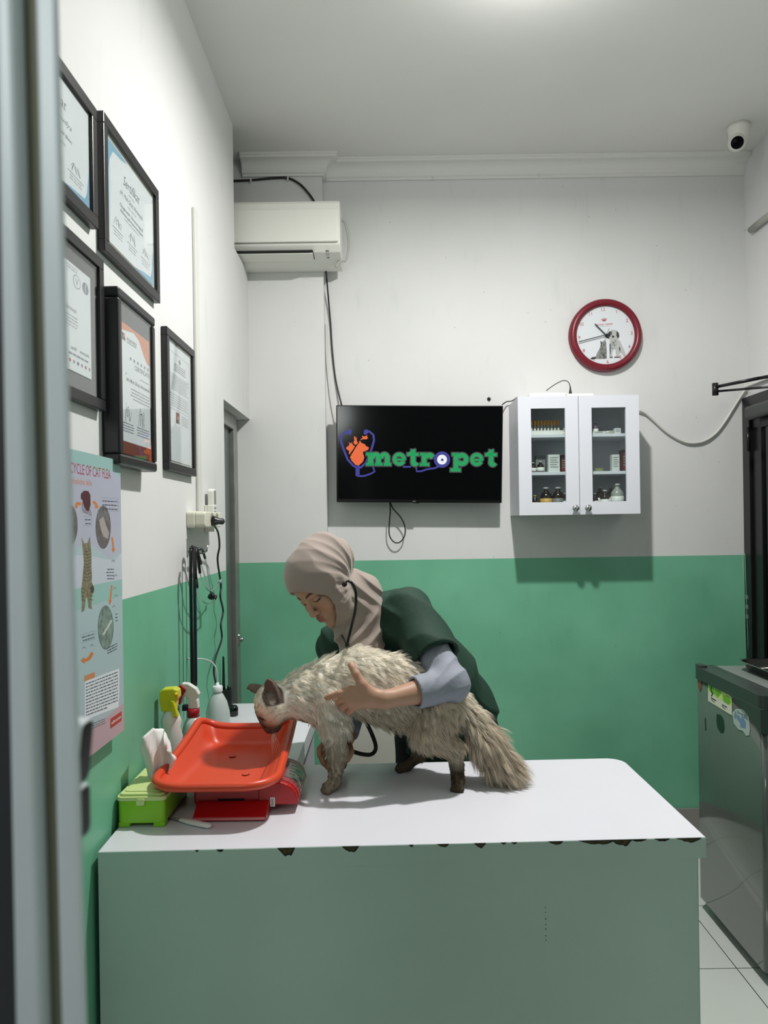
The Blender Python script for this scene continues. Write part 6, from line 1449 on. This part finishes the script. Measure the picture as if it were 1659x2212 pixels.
cp = pts[ci[near]]; ratio = np.clip(L_ / (L_[ci[near]] + 1e-6), 0.5, 1.4)
for k, t_ in enumerate(ts_):
    pull = (0.55 * t_ ** 1.4) * np.clip(1.3 - np.linalg.norm(root - root[ci[near]], axis=1) / (0.55 * L_), 0, 1)
    pts[:, k] = pts[:, k] * (1 - pull[:, None]) + (cp[:, k]) * pull[:, None]
pts[:, :, 2] = np.maximum(pts[:, :, 2], TZ + 0.0012)
wdt = (0.00034 + 0.00036 * rs.rand(NS)) * np.where(L_ < 0.012, 0.8, 1.15)
side = np.cross(d0, rs.randn(NS, 3)); side /= np.linalg.norm(side, axis=1)[:, None] + 1e-9
prof_w = np.array([1.0, 0.95, 0.75, 0.45, 0.06])
V = np.zeros((NS, K, 2, 3))
for k in range(K):
    V[:, k, 0] = pts[:, k] - side * (wdt * prof_w[k])[:, None]; V[:, k, 1] = pts[:, k] + side * (wdt * prof_w[k])[:, None]
base_i = np.arange(NS)[:, None] * (K * 2); qd = []
for k in range(K - 1):
    qd.append(np.stack([base_i[:, 0] + 2 * k, base_i[:, 0] + 2 * k + 1, base_i[:, 0] + 2 * k + 3, base_i[:, 0] + 2 * k + 2], 1))
var = 1 + ((0.80 + 0.32 * rs.rand(NS)) * (0.88 + 0.22 * rs.rand(NC)[near]) - 1) * np.clip((L_ - 0.003) / 0.015, 0.25, 1)
cc_ = np.repeat((fc_ * var[:, None])[:, None, :], K * 2, axis=1)
cc_ = cc_ * (0.92 + 0.14 * np.repeat(ts_, 2))[None, :, None]
M_fur = attr_mat('cat_fur', 0.65, spec=0.2)
ntf = M_fur.node_tree; bf = ntf.nodes['Principled BSDF']; trn = ntf.nodes.new('ShaderNodeBsdfTranslucent'); mxf = ntf.nodes.new('ShaderNodeMixShader'); mxf.inputs[0].default_value = 0.40
at_ = [n for n in ntf.nodes if n.type == 'ATTRIBUTE'][0]; ntf.links.new(at_.outputs['Color'], trn.inputs[0]); outn = ntf.nodes['Material Output']
ntf.links.new(bf.outputs[0], mxf.inputs[1]); ntf.links.new(trn.outputs[0], mxf.inputs[2]); ntf.links.new(mxf.outputs[0], outn.inputs[0])
fur = mesh_obj('fur', V.reshape(-1, 3), np.concatenate(qd), M_fur, cat, colors=cc_.reshape(-1, 3)); fur['kind'] = 'stuff'
mb = MB(); M_wsk = mat('whisker_white', rgb(230, 220, 200), 0.4)
for k in range(9):
    sg = 1 if k < 6 else -1; a = Vector(hp(0.014 * sg, 0.068 + 0.003 * (k % 3), -0.020)); dr = Vector(hf) * (0.55 + 0.12 * (k % 3)) + Vector((0.34 - 0.10 * (k % 4), -0.2 * sg, 0.0)); dr.normalize()
    ln = 0.05 + 0.012 * (k % 3); mb.tube([a, a + dr * ln * 0.5, a + dr * ln + Vector((0.008, 0, -0.004))], [0.0005, 0.0004, 0.0002], n=5)
mb.build('whiskers', M_wsk, cat)['kind'] = 'stuff'

# ================================================================== veterinarian
vet = thing('person', 'person in a taupe headscarf and dark green scrubs bending over to hold the cat', 'person', (0.15, 2.58, 0))
M_skin = attr_mat('skin', 0.48, sss=0.12, spec=0.35)
SK = np.array((0.44, 0.262, 0.178)); 
# head frame
EYE = np.array(p3(669.5, 1300, 2.145))
hL = Vector((0.66, -0.70, 0.26)).normalized(); hU = Vector((-0.59, -0.27, 0.76)); hU = (hU - hL * hU.dot(hL)).normalized(); hF = hL.cross(hU).normalized()
HS = 0.93
QR = np.array([list(hL), list(hF), list(hU)]).T
HO = EYE - QR @ (np.array((0, 0.080, 0.0)) * HS)      # head origin at eye height, mid skull
def hq(x, y, z): return HO + QR @ (np.array((x, y, z)) * HS)
def head_local(Q):
    """Q in head units; eyes at z=0, face towards +y"""
    d = ell_d(Q, (0, -0.012, 0.035), (0.074, 0.093, 0.088))
    d = smin(d, ell_d(Q, (0, 0.028, -0.030), (0.060, 0.056, 0.062)), 0.03)
    d = smin(d, ell_d(Q, (0, 0.045, -0.078), (0.036, 0.038, 0.032)), 0.025)
    d = smin(d, ell_d(Q, (0, 0.071, -0.100), (0.016, 0.015, 0.014)), 0.014)
    d = smin(d, ell_d(Q, (0, 0.062, 0.048), (0.050, 0.024, 0.040)), 0.02)
    ax = np.abs(Q[:, 0]); QA = Q.copy(); QA[:, 0] = ax
    d = smin(d, ell_d(QA, (0.036, 0.058, -0.030), (0.024, 0.024, 0.026)), 0.018)
    d = smin(d, seg_d(QA, (0.010, 0.086, 0.016), (0.046, 0.068, 0.020), 0.008, 0.007), 0.012)
    d = smax(d, -ell_d(QA, (0.031, 0.094, 0.000), (0.019, 0.013, 0.011)), 0.010)
    d = smin(d, ell_d(QA, (0.031, 0.0715, 0.000), (0.0145, 0.0125, 0.0125)), 0.003)
    # lid edge: lowered upper lid
    lid = ell_d(QA, (0.031, 0.0722, 0.0015), (0.0152, 0.0134, 0.0125)); lid = np.maximum(lid, (-0.0045 - Q[:, 2] + (ax - 0.031) ** 2 * 14)); d = smin(d, lid, 0.001)
    d = smin(d, seg_d(Q, (0, 0.084, 0.006), (0, 0.1015, -0.030), 0.0075, 0.0095), 0.010)
    d = smin(d, ell_d(Q, (0, 0.1025, -0.034), (0.0105, 0.0105, 0.0090)), 0.006)
    d = smin(d, ell_d(QA, (0.0120, 0.0935, -0.037), (0.0075, 0.0090, 0.0070)), 0.005)
    d = smax(d, -ell_d(QA, (0.0060, 0.0985, -0.0450), (0.0028, 0.0036, 0.0022)), 0.002)
    d = smin(d, ell_d(Q, (0, 0.081, -0.063), (0.026, 0.016, 0.016)), 0.012)
    d = smin(d, seg_d(QA, (0.000, 0.0985, -0.0585), (0.021, 0.0865, -0.0625), 0.0046, 0.0022), 0.0035)
    d = smin(d, seg_d(QA, (0.000, 0.0965, -0.0680), (0.019, 0.0865, -0.0640), 0.0054, 0.0024), 0.0035)
    d = smax(d, -seg_d(QA, (0.0, 0.1045, -0.0630), (0.022, 0.0905, -0.0632), 0.0014, 0.0010), 0.002)
    d = smin(d, seg_d(Q, (0, -0.02, -0.05), (0, -0.035, -0.15), 0.048, 0.050), 0.02)
    for s_ in (1, -1): d = smin(d, ell_d(Q, (0.076 * s_, -0.012, -0.008), (0.008, 0.018, 0.030)), 0.006)
    return d
def head_sdf(Pt): return head_local(((Pt - HO.astype(np.float32)) @ QR.astype(np.float32)) / HS) * HS
def rng(f, pts, pad, h):
    a = np.array([tuple(p) for p in pts]); return polygonize(f, a.min(0) - pad, a.max(0) + pad, h)
hv, hq_ = rng(head_sdf, [hq(*c) for c in ((0.09, 0.11, 0.12), (-0.09, 0.11, 0.12), (0.09, -0.11, 0.12), (-0.09, -0.11, 0.12), (0.09, 0.11, -0.15), (-0.09, 0.11, -0.15), (0.09, -0.11, -0.15), (-0.09, -0.11, -0.15))], 0.004, 0.0024)
Q = ((hv - HO) @ QR) / HS; ax = np.abs(Q[:, 0])
hc_ = np.tile(SK, (len(hv), 1))
def paint(c, w):
    global hc_
    w = np.clip(w, 0, 1)[:, None]; hc_ = hc_ * (1 - w) + np.array(c) * w
front = Q[:, 1] > 0.05
paint((0.42, 0.20, 0.135), (1.2 - np.sqrt(((ax - 0.038) / 0.024) ** 2 + ((Q[:, 2] + 0.035) / 0.022) ** 2)) * 0.35 * front)
lipd = np.minimum(np.sqrt((Q[:, 0] / 0.023) ** 2 + ((Q[:, 2] + 0.0585) / 0.0058) ** 2), np.sqrt((Q[:, 0] / 0.021) ** 2 + ((Q[:, 2] + 0.0685) / 0.0065) ** 2))
paint((0.34, 0.135, 0.105), (1.1 - lipd) * 3.2 * front)
paint((0.10, 0.03, 0.03), (1.1 - np.sqrt((Q[:, 0] / 0.022) ** 2 + ((Q[:, 2] + 0.0630) / 0.0012) ** 2)) * 3 * front)
browz = 0.0225 + 0.0045 * np.sin(np.clip((ax - 0.012) / 0.036, 0, 1) * PI * 0.75) + 0
bw_ = np.clip((0.0044 - np.abs(Q[:, 2] - browz)) / 0.0016, 0, 1) * np.clip((ax - 0.011) / 0.003, 0, 1) * np.clip((0.052 - ax) / 0.01, 0, 1) * front
paint((0.035, 0.020, 0.014), bw_ * 0.92)
lash = np.clip((0.0031 - np.abs(Q[:, 2] + 0.0050 - (ax - 0.031) ** 2 * 14)) / 0.0010, 0, 1) * np.clip((0.0165 - np.abs(ax - 0.031)) / 0.003, 0, 1) * front
paint((0.018, 0.011, 0.010), lash)
crease = np.clip((0.0012 - np.abs(Q[:, 2] - 0.0085 + (ax - 0.031) ** 2 * 12)) / 0.0010, 0, 1) * np.clip((0.015 - np.abs(ax - 0.031)) / 0.003, 0, 1) * front
paint((0.22, 0.11, 0.07), crease * 0.6)

# joints --------------------------------------------------------------
NECK = np.array(p3(792, 1338, 2.32)); SL = np.array(p3(886, 1330, 2.25)); SR = np.array(p3(722, 1398, 2.44))
HIP = np.array((0.20, 2.60, 0.95)); EL = np.array(p3(975, 1478, 2.08)); WR = np.array(p3(832, 1511, 1.995))
ER = np.array(p3(775, 1480, 2.42)); WRR = np.array(p3(748, 1592, 2.20))
HLg = HIP + np.array((0.055, -0.045, -0.06)); HRg = HIP + np.array((-0.075, 0.045, -0.06))
KL = np.array((0.33, 2.56, 0.50)); KR = np.array((0.10, 2.64, 0.50)); AL = np.array((0.34, 2.68, 0.085)); AR_ = np.array((0.06, 2.76, 0.085))
CH_ = (SL + SR) / 2 * 0.72 + HIP * 0.28; CH_[2] -= 0.01; WA = (SL + SR) / 2 * 0.35 + HIP * 0.65
def body_sdf(Pt):
    d = smin(seg_d(Pt, HIP, WA, 0.125, 0.105), seg_d(Pt, WA, CH_, 0.105, 0.115), 0.04)
    d = smin(d, seg_d(Pt, SL * 0.86 + SR * 0.14, SR * 0.86 + SL * 0.14, 0.062, 0.062), 0.05)
    d = smin(d, seg_d(Pt, NECK, hq(0, -0.02, -0.07), 0.052, 0.047), 0.03)
    for a, b, c_, r in ((HLg, KL, AL, (0.085, 0.055, 0.036)), (HRg, KR, AR_, (0.085, 0.055, 0.036))):
        d = smin(d, seg_d(Pt, a, b, r[0], r[1]), 0.03); d = smin(d, seg_d(Pt, b, c_, r[1], r[2]), 0.02)
        foot = c_ + np.array((-0.02, -0.13, -0.055)); d = smin(d, seg_d(Pt, c_ + np.array((0, 0.03, -0.045)), foot, 0.034, 0.026), 0.02)
    d = smin(d, seg_d(Pt, SR, ER, 0.048, 0.037), 0.02); d = smin(d, seg_d(Pt, ER, WRR, 0.036, 0.022), 0.015)
    d = smin(d, seg_d(Pt, SL, EL, 0.048, 0.038), 0.02)
    return d
bv_, bq_ = rng(body_sdf, [HIP, NECK, SL, SR, EL, ER, WRR, KL, AL, KR, AR_, AL + np.array((0, -0.16, -0.06)), AR_ + np.array((0, -0.16, -0.06))], 0.16, 0.010)
# left forearm and hand in fine detail
def f3(*a): return np.array(p3(*a))
FA1 = EL + (WR - EL) * 0.02
MCPi = f3(757, 1491, 2.002); MCPm = f3(751, 1504, 1.998); MCPr = f3(754, 1517, 1.999); MCPp = f3(763, 1528, 2.004)
def hand_sdf(Pt):
    fm = EL * 0.62 + WR * 0.38
    d = smin(seg_d(Pt, EL, fm, 0.037, 0.036), seg_d(Pt, fm, WR, 0.036, 0.0225), 0.02)
    fl = (1, 1.25, 1)
    pc_ = f3(790, 1510, 1.999)
    d = smin(d, seg_d(Pt, WR, pc_, 0.0235, 0.0255, (1, 1.45, 1)), 0.014)
    for m_, r in ((MCPi, 0.0120), (MCPm, 0.0120), (MCPr, 0.0112), (MCPp, 0.0105)): d = smin(d, seg_d(Pt, pc_, m_, 0.0165, r), 0.012)
    # thumb
    c0 = f3(808, 1503, 1.996); c1 = f3(783, 1479, 1.995); c2 = f3(769, 1456, 2.000); c3 = f3(759, 1437, 2.010)
    d = smin(d, seg_d(Pt, c0, c1, 0.0175, 0.0135), 0.016); th = smin(seg_d(Pt, c1, c2, 0.0135, 0.0115), seg_d(Pt, c2, c3, 0.0118, 0.0100), 0.004); d = smin(d, th, 0.007)
    # web between thumb and index
    d = smin(d, seg_d(Pt, f3(783, 1488, 1.999), f3(768, 1492, 2.0), 0.009, 0.009), 0.014)
    fg = []
    fg.append(chain(Pt, [MCPi, f3(733, 1498, 1.998), f3(718, 1503, 2.008), f3(706, 1507, 2.028)], [0.0112, 0.0098, 0.0088, 0.0076]))
    fg.append(chain(Pt, [MCPm, f3(737, 1511, 2.003), f3(730, 1517, 2.028), f3(728, 1520, 2.05)], [0.0108, 0.0092, 0.0084, 0.0074]))
    fg.append(chain(Pt, [MCPr, f3(743, 1526, 2.010), f3(738, 1532, 2.034), f3(738, 1533, 2.056)], [0.0102, 0.0088, 0.0080, 0.0072]))
    fg.append(chain(Pt, [MCPp, f3(755, 1537, 2.014), f3(752, 1541, 2.036), f3(752, 1541, 2.055)], [0.0094, 0.0080, 0.0072, 0.0064]))
    fd_ = fg[0]
    for e in fg[1:]: fd_ = smin(fd_, e, 0.0015)
    return smin(d, fd_, 0.006)
lv, lq = rng(hand_sdf, [EL, f3(757, 1430, 2.0), f3(700, 1505, 2.03), f3(745, 1552, 2.04)], 0.042, 0.0026)
# right hand holding the far foreleg and the chest piece
def rhand_sdf(Pt):
    pc_ = f3(738, 1622, 2.175)
    d = smin(seg_d(Pt, ER * 0.4 + WRR * 0.6, WRR, 0.030, 0.023), seg_d(Pt, WRR, pc_, 0.023, 0.024, (1, 1.3, 1)), 0.012)
    fs_ = [[f3(728, 1606, 2.165), f3(702, 1603, 2.140), f3(690, 1618, 2.118), f3(690, 1632, 2.112)],
           [f3(728, 1620, 2.160), f3(704, 1622, 2.138), f3(694, 1637, 2.116), f3(699, 1650, 2.112)],
           [f3(732, 1634, 2.160), f3(711, 1640, 2.138), f3(704, 1652, 2.120), f3(712, 1662, 2.118)],
           [f3(740, 1642, 2.162), f3(724, 1652, 2.140), f3(720, 1662, 2.126), f3(727, 1668, 2.124)]]
    fd_ = None
    for k, p_ in enumerate(fs_):
        e = chain(Pt, p_, [0.0105, 0.0088, 0.0082, 0.0072]); fd_ = e if fd_ is None else smin(fd_, e, 0.0015)
    d = smin(d, fd_, 0.007)
    return smin(d, chain(Pt, [f3(752, 1612, 2.16), f3(757, 1624, 2.12), f3(750, 1640, 2.10)], [0.0135, 0.0115, 0.0095]), 0.006)
rv, rq = rng(rhand_sdf, [ER * 0.4 + WRR * 0.6, f3(688, 1600, 2.11), f3(760, 1672, 2.10)], 0.034, 0.0028)
vs_ = [hv, bv_, lv, rv]; qs_ = []; off = 0
for v_, q_x in zip(vs_, (hq_, bq_, lq, rq)): qs_.append(q_x + off); off += len(v_)
lc = np.tile(SK * np.array((1.02, 0.98, 0.97)), (len(lv), 1))
# knuckle creases and thumb nail
for c_ in (f3(731, 1499, 1.986), f3(730, 1513, 1.984), f3(769, 1456, 1.990)):
    w_ = np.clip(1 - np.linalg.norm(lv - c_, axis=1) / 0.010, 0, 1)[:, None] * 0.5; lc = lc * (1 - w_) + np.array((0.40, 0.19, 0.13)) * w_
nl = np.clip((0.0065 - np.linalg.norm(lv - f3(760, 1436, 2.000), axis=1)) / 0.001, 0, 1)[:, None]; lc = lc * (1 - nl) + np.array((0.62, 0.36, 0.29)) * nl
rc_ = np.tile(SK * np.array((0.98, 0.80, 0.76)), (len(rv), 1))
mesh_obj('body', np.concatenate(vs_), np.concatenate(qs_), M_skin, vet, colors=np.concatenate([hc_, np.tile(SK, (len(bv_), 1)), lc, rc_]))

# ------------------------------------------------------------------ headscarf
M_scarf = mat('taupe_scarf_fabric', rgb(150, 135, 126), 0.75, sheen=0.3, bump=0.06, bscale=900)
ndl = np.array(p3(782, 1365, 2.27)); nl2 = np.array(p3(812, 1300, 2.27))
def wv(x, p=1.0): return 1 - np.abs(np.sin(x)) ** p      # sharp ridges
def scarf_sdf(Pt):
    Q = ((Pt - HO.astype(np.float32)) @ QR.astype(np.float32)) / HS
    x, y, z = Q[:, 0], Q[:, 1], Q[:, 2]
    d = ell_d(Q, (0, -0.010, 0.038), (0.096, 0.113, 0.108))
    d = smin(d, ell_d(Q, (0, -0.070, 0.050), (0.088, 0.080, 0.088)), 0.03)
    d = smin(d, ell_d(Q, (0, 0.020, -0.045), (0.082, 0.070, 0.078)), 0.03)
    d = smin(d, ell_d(Q, (0, 0.022, -0.095), (0.060, 0.062, 0.035)), 0.02)
    # folds radiating from behind the left ear
    a = np.arctan2(z + 0.060, -(y + 0.055)); r_ = np.sqrt((z + 0.060) ** 2 + (y + 0.055) ** 2)
    amp = np.clip((r_ - 0.03) / 0.05, 0, 1) * np.clip((x + 0.02) / 0.04, 0, 1) * np.clip((0.085 - y) / 0.12, 0.0, 1)
    fold = (wv(a * 6.5 + 7 * r_ + 0.5 * np.sin(r_ * 30), 1.0) * 0.0075 + wv(a * 14.3 - 10 * r_ + 1, 1.0) * 0.0032) * amp
    # long diagonal creases at the cheek side
    a2 = np.arctan2(z + 0.10, -(y - 0.02)); crease = wv(a2 * 7.5 + 6 * z + 0.4 * np.sin(z * 60), 1.0) * 0.0042 * np.clip((y + 0.02) / 0.04, 0, 1) * np.clip((x - 0.02) / 0.03, 0, 1) * np.clip((np.sqrt((z + 0.10) ** 2 + (y - 0.02) ** 2) - 0.035) / 0.05, 0, 1)
    d = d - fold - crease
    # face opening
    yy = np.clip(y, 0.0, 1)
    xo = x + 0.012; hole = np.sqrt((xo / (0.079 - 0.016 * np.clip(-(z + 0.03) / 0.09, 0, 1))) ** 2 + ((z + 0.028) / 0.086) ** 2) - 1
    hole = np.maximum(hole * 0.055, 0.020 - y)
    # hollow so the skin shows deep inside the opening
    d = smax(d, -hole, 0.006)
    d = d * HS
    # neck wrap and drape in world space
    q = Pt
    nA = hq(0.0, -0.045, -0.075); n1 = seg_d(q, nA, np.array(p3(785, 1345, 2.27)), 0.074, 0.066)
    n2 = seg_d(q, np.array(p3(790, 1272, 2.27)), np.array(p3(790, 1390, 2.235)), 0.046, 0.050)
    n3 = seg_d(q, np.array(p3(735, 1345, 2.20)), np.array(p3(770, 1400, 2.225)), 0.028, 0.050)
    dd = smin(smin(n1, n2, 0.03), n3, 0.03)
    dirx = (q[:, 0] - NECK[0]) * 0.75 - (q[:, 2] - NECK[2]) * 0.35; ph = dirx * 120 + 12 * (q[:, 2] - NECK[2]) ** 2 * 8 + 2.0 * np.sin(q[:, 2] * 22)
    up = np.clip((q[:, 2] - P(780, 1330, 2.2).z) / 0.05, 0, 1)
    wr = wv(ph * 0.62, 1.0) * 0.009 * (1 - up) + up * wv((q[:, 2] + 0.9 * q[:, 0]) * 75, 1.0) * 0.007
    dd = dd - wr
    chin = ell_d(Q, (0, 0.075, -0.075), (0.05, 0.05, 0.045)) * HS
    dd = smax(dd, -chin, 0.006)
    return smin(d, dd, 0.008)
sv, sq = rng(scarf_sdf, [hq(*c) for c in ((0.12, 0.12, 0.15), (-0.12, 0.12, 0.15), (0.12, -0.16, 0.15), (-0.12, -0.16, 0.15), (0.12, 0.12, -0.14), (-0.12, -0.12, -0.14))] + [p3(835, 1410, 2.2), p3(720, 1440, 2.2), p3(800, 1400, 2.34)], 0.02, 0.0030)
mesh_obj('headscarf', sv, sq, M_scarf, vet)

# ------------------------------------------------------------------ scrub top
M_scrub = mat('dark_green_scrub_fabric', rgb(12, 50, 35), 0.8, bump=0.55, bscale=13)
hemdir = (EL - SL) / np.linalg.norm(EL - SL)
sl_end = SL + hemdir * 0.20
def scrub_sdf(Pt):
    z = Pt[:, 2]
    d = smin(seg_d(Pt, WA + np.array((0.015, 0.0, 0.0)), CH_ + np.array((0.012, 0.01, 0)), 0.150, 0.150, (1, 1, 1)), smin(seg_d(Pt, HIP + np.array((0.015, 0, -0.01)), HIP + np.array((0.02, 0, -0.22)), 0.158, 0.172), seg_d(Pt, HIP + np.array((0.01, 0, 0)), WA + np.array((0.01, 0, 0)), 0.155, 0.152), 0.02), 0.05)
    d = smin(d, seg_d(Pt, SL * 0.9 + SR * 0.1, SR * 0.86 + SL * 0.14, 0.078, 0.078), 0.07)
    d = smin(d, seg_d(Pt, (SL + SR) / 2 + np.array((0.06, 0.05, 0.01)), WA + np.array((0.03, 0.03, 0.04)), 0.115, 0.13), 0.06)
    # drape folds
    f_ = wv((Pt[:, 0] * 0.9 + Pt[:, 2] * 0.7) * 30 + 2 * np.sin(Pt[:, 2] * 14), 1.0) * 0.011
    d = d - f_
    d = np.maximum(d, (TZ - 0.05) - z)
    # near sleeve
    ax_ = Pt - SL.astype(np.float32); t = ax_ @ hemdir.astype(np.float32)
    sl_ = seg_d(Pt, SL - hemdir * 0.02, sl_end, 0.072, 0.073) - wv(t * 24 + Pt[:, 1] * 46 + Pt[:, 2] * 20, 1.0) * 0.009
    cut = t - 0.170 - 0.10 * (Pt[:, 1] - float(SL[1])) * 0
    d = smin(d, np.maximum(sl_, cut), 0.014)
    inner = seg_d(Pt, SL + hemdir * 0.10, sl_end + hemdir * 0.06, 0.060, 0.0685); inner = np.maximum(inner, 0.10 - t); d = np.maximum(d, -inner)
    # far sleeve
    hd2 = (ER - SR) / np.linalg.norm(ER - SR); t2 = (Pt - SR) @ hd2
    s2 = np.maximum(seg_d(Pt, SR, SR + hd2 * 0.2, 0.062, 0.060), t2 - 0.14); d = smin(d, s2, 0.01)
    # neck hole
    return smax(d, -seg_d(Pt, NECK, hq(0, -0.02, -0.07), 0.058, 0.07), 0.01)
cv2, cq2 = rng(scrub_sdf, [HIP + np.array((0.1, 0.1, -0.2)), SL, SR, NECK, EL, HIP - np.array((0.1, 0.1, 0))], 0.20, 0.0058)
mesh_obj('scrub_top', cv2, cq2, M_scrub, vet)

# ------------------------------------------------------------------ grey under-sleeve (left arm) and right
M_slv = mat('light_grey_jersey', rgb(138, 142, 154), 0.7, bump=0.3, bscale=22)
fdir = (WR - EL) / np.linalg.norm(WR - EL); cuff = 0.115
def sleeve_sdf(Pt):
    t = (Pt - EL.astype(np.float32)) @ fdir.astype(np.float32); tu = (Pt - SL.astype(np.float32)) @ hemdir.astype(np.float32)
    up = seg_d(Pt, SL + hemdir * 0.08, EL, 0.052, 0.049); lowr = seg_d(Pt, EL, EL + fdir * (cuff + 0.02), 0.049, 0.044)
    d = smin(up, lowr, 0.02)
    near = np.exp(-((tu - 0.22) / 0.07) ** 2)
    ang = (Pt - EL.astype(np.float32)); bis = (hemdir - fdir); bis = bis / np.linalg.norm(bis)
    ph = np.arctan2(ang @ np.array((0, 0, 1.0)) + 0.05, ang @ np.array((1.0, 0, 0)) + 0.10)
    d = d - wv(ph * 11 + ang[:, 1] * 20, 0.7) * 0.0048 * np.clip(near + 0.3 * np.clip(1 - np.abs(t) / 0.08, 0, 1), 0, 1) * np.clip(1.2 - np.abs(t) / 0.10, 0, 1)
    d = np.maximum(d, t - cuff); d = np.maximum(d, 0.10 - tu)
    inner = seg_d(Pt, EL + fdir * 0.06, EL + fdir * (cuff + 0.05), 0.037, 0.037)
    return np.maximum(d, -np.maximum(inner, 0.055 - t))
gv, gq = rng(sleeve_sdf, [SL, EL, WR], 0.07, 0.0034)
mesh_obj('under_sleeve', gv, gq, M_slv, vet, )
fd2 = (WRR - ER) / np.linalg.norm(WRR - ER); L2 = np.linalg.norm(WRR - ER)
def sleeve2(Pt):
    t = (Pt - ER) @ fd2; d = smin(seg_d(Pt, SR + (ER - SR) * 0.3, ER, 0.052, 0.045), seg_d(Pt, ER, WRR, 0.046, 0.034), 0.015)
    d = np.maximum(d, t - (L2 - 0.015)); return np.maximum(d, ((SR - Pt) @ ((ER - SR) / np.linalg.norm(ER - SR))) + 0.06)
gv, gq = rng(sleeve2, [SR, ER, WRR], 0.06, 0.005)
mesh_obj('under_sleeve', gv, gq, M_slv, vet)
# ------------------------------------------------------------------ trousers and shoes
def trousers(Pt):
    d = smin(seg_d(Pt, HLg + np.array((0, 0, 0.06)), HRg + np.array((0, 0, 0.06)), 0.098, 0.098), seg_d(Pt, HLg, KL, 0.100, 0.082), 0.03)
    d = smin(d, seg_d(Pt, KL, AL + np.array((0, 0, -0.04)), 0.082, 0.068), 0.02); d = smin(d, seg_d(Pt, HRg, KR, 0.105, 0.082), 0.012); d = smin(d, seg_d(Pt, KR, AR_ + np.array((0, 0, -0.04)), 0.082, 0.068), 0.02)
    d = d - wv(Pt[:, 2] * 22 + Pt[:, 0] * 20) * 0.004
    return np.maximum(d, 0.05 - Pt[:, 2])
tv_, tq_ = rng(trousers, [HIP + np.array((0.1, 0, 0.06)), HIP - np.array((0.12, 0, 0)), KL, KR, AL, AR_], 0.12, 0.009)
mesh_obj('trousers', tv_, tq_, mat('black_trouser_fabric', rgb(18, 20, 22), 0.85), vet)
for a_ in (AL, AR_):
    toe = a_ + np.array((-0.025, -0.155, 0)); 
    def shoe(Pt, a_=a_, toe=toe):
        A = np.array((a_[0], a_[1] + 0.035, 0.042)); B = np.array((toe[0], toe[1], 0.034)); M_ = (A + B) / 2 + np.array((0, 0, 0.006))
        return np.maximum(smin(smin(seg_d(Pt, A, M_, 0.040, 0.044), seg_d(Pt, M_, B, 0.044, 0.034), 0.02), seg_d(Pt, A, (a_[0], a_[1], 0.085), 0.040, 0.042), 0.02), 0.001 - Pt[:, 2])
    v_, q_x = rng(shoe, [a_, toe, (a_[0], a_[1], 0.05)], 0.06, 0.006)
    mesh_obj('shoe', v_, q_x, mat('black_shoe', rgb(20, 20, 20), 0.5), vet)

# ------------------------------------------------------------------ stethoscope in use
stt = thing('stethoscope', 'black stethoscope worn in the ears of the person and reaching down behind the cat', 'stethoscope', P(790, 1600, 2.2))
Ye = 2.085
e0 = P(744, 1262, Ye + 0.02); 
pp = [e0, P(752, 1255, Ye - 0.005), P(762, 1262, Ye - 0.008), P(768, 1278, Ye - 0.005), P(769, 1300, Ye), P(766, 1325, Ye + 0.01), P(760, 1350, Ye + 0.02), P(753, 1378, Ye + 0.02), P(750, 1392, Ye + 0.02)]
MB().tube(catmull(pp), [0.0028] * 9 + [0.0040] * (len(catmull(pp)) - 9), n=10).build('binaural', M_blkr, stt)
MB().ball(e0, 0.008, n=12).build('earpiece', M_blkr, stt)
er = hq(-0.098, -0.01, 0.0); MB().ball(er, 0.008, n=12).build('earpiece', M_blkr, stt)
jn = P(750, 1392, Ye + 0.02)
pr = [Vector(er), Vector(hq(-0.112, -0.02, -0.05)), Vector(hq(-0.09, 0.0, -0.13)), jn]
MB().tube(catmull(pr), 0.0034, n=8).build('binaural', M_blkr, stt)
pp = [jn, P(748, 1410, 2.225), P(750, 1450, 2.255), P(765, 1500, 2.265), P(780, 1540, 2.25), P(792, 1562, 2.24), P(803, 1585, 2.24), P(811, 1608, 2.235), P(810, 1622, 2.23), P(800, 1630, 2.22), P(782, 1629, 2.20), P(764, 1624, 2.18), P(757, 1621, 2.17)]
MB().tube(catmull(pp), 0.0062, n=12).build('tube', M_blkr, stt)
MB().lathe([(0.010, 0), (0.021, 0.004), (0.022, 0.010), (0.012, 0.014), (0.007, 0.020)], P(741, 1614, 2.145), (0.8, 0.2, 0.1), n=20).build('chest_piece', M_chrome, stt)
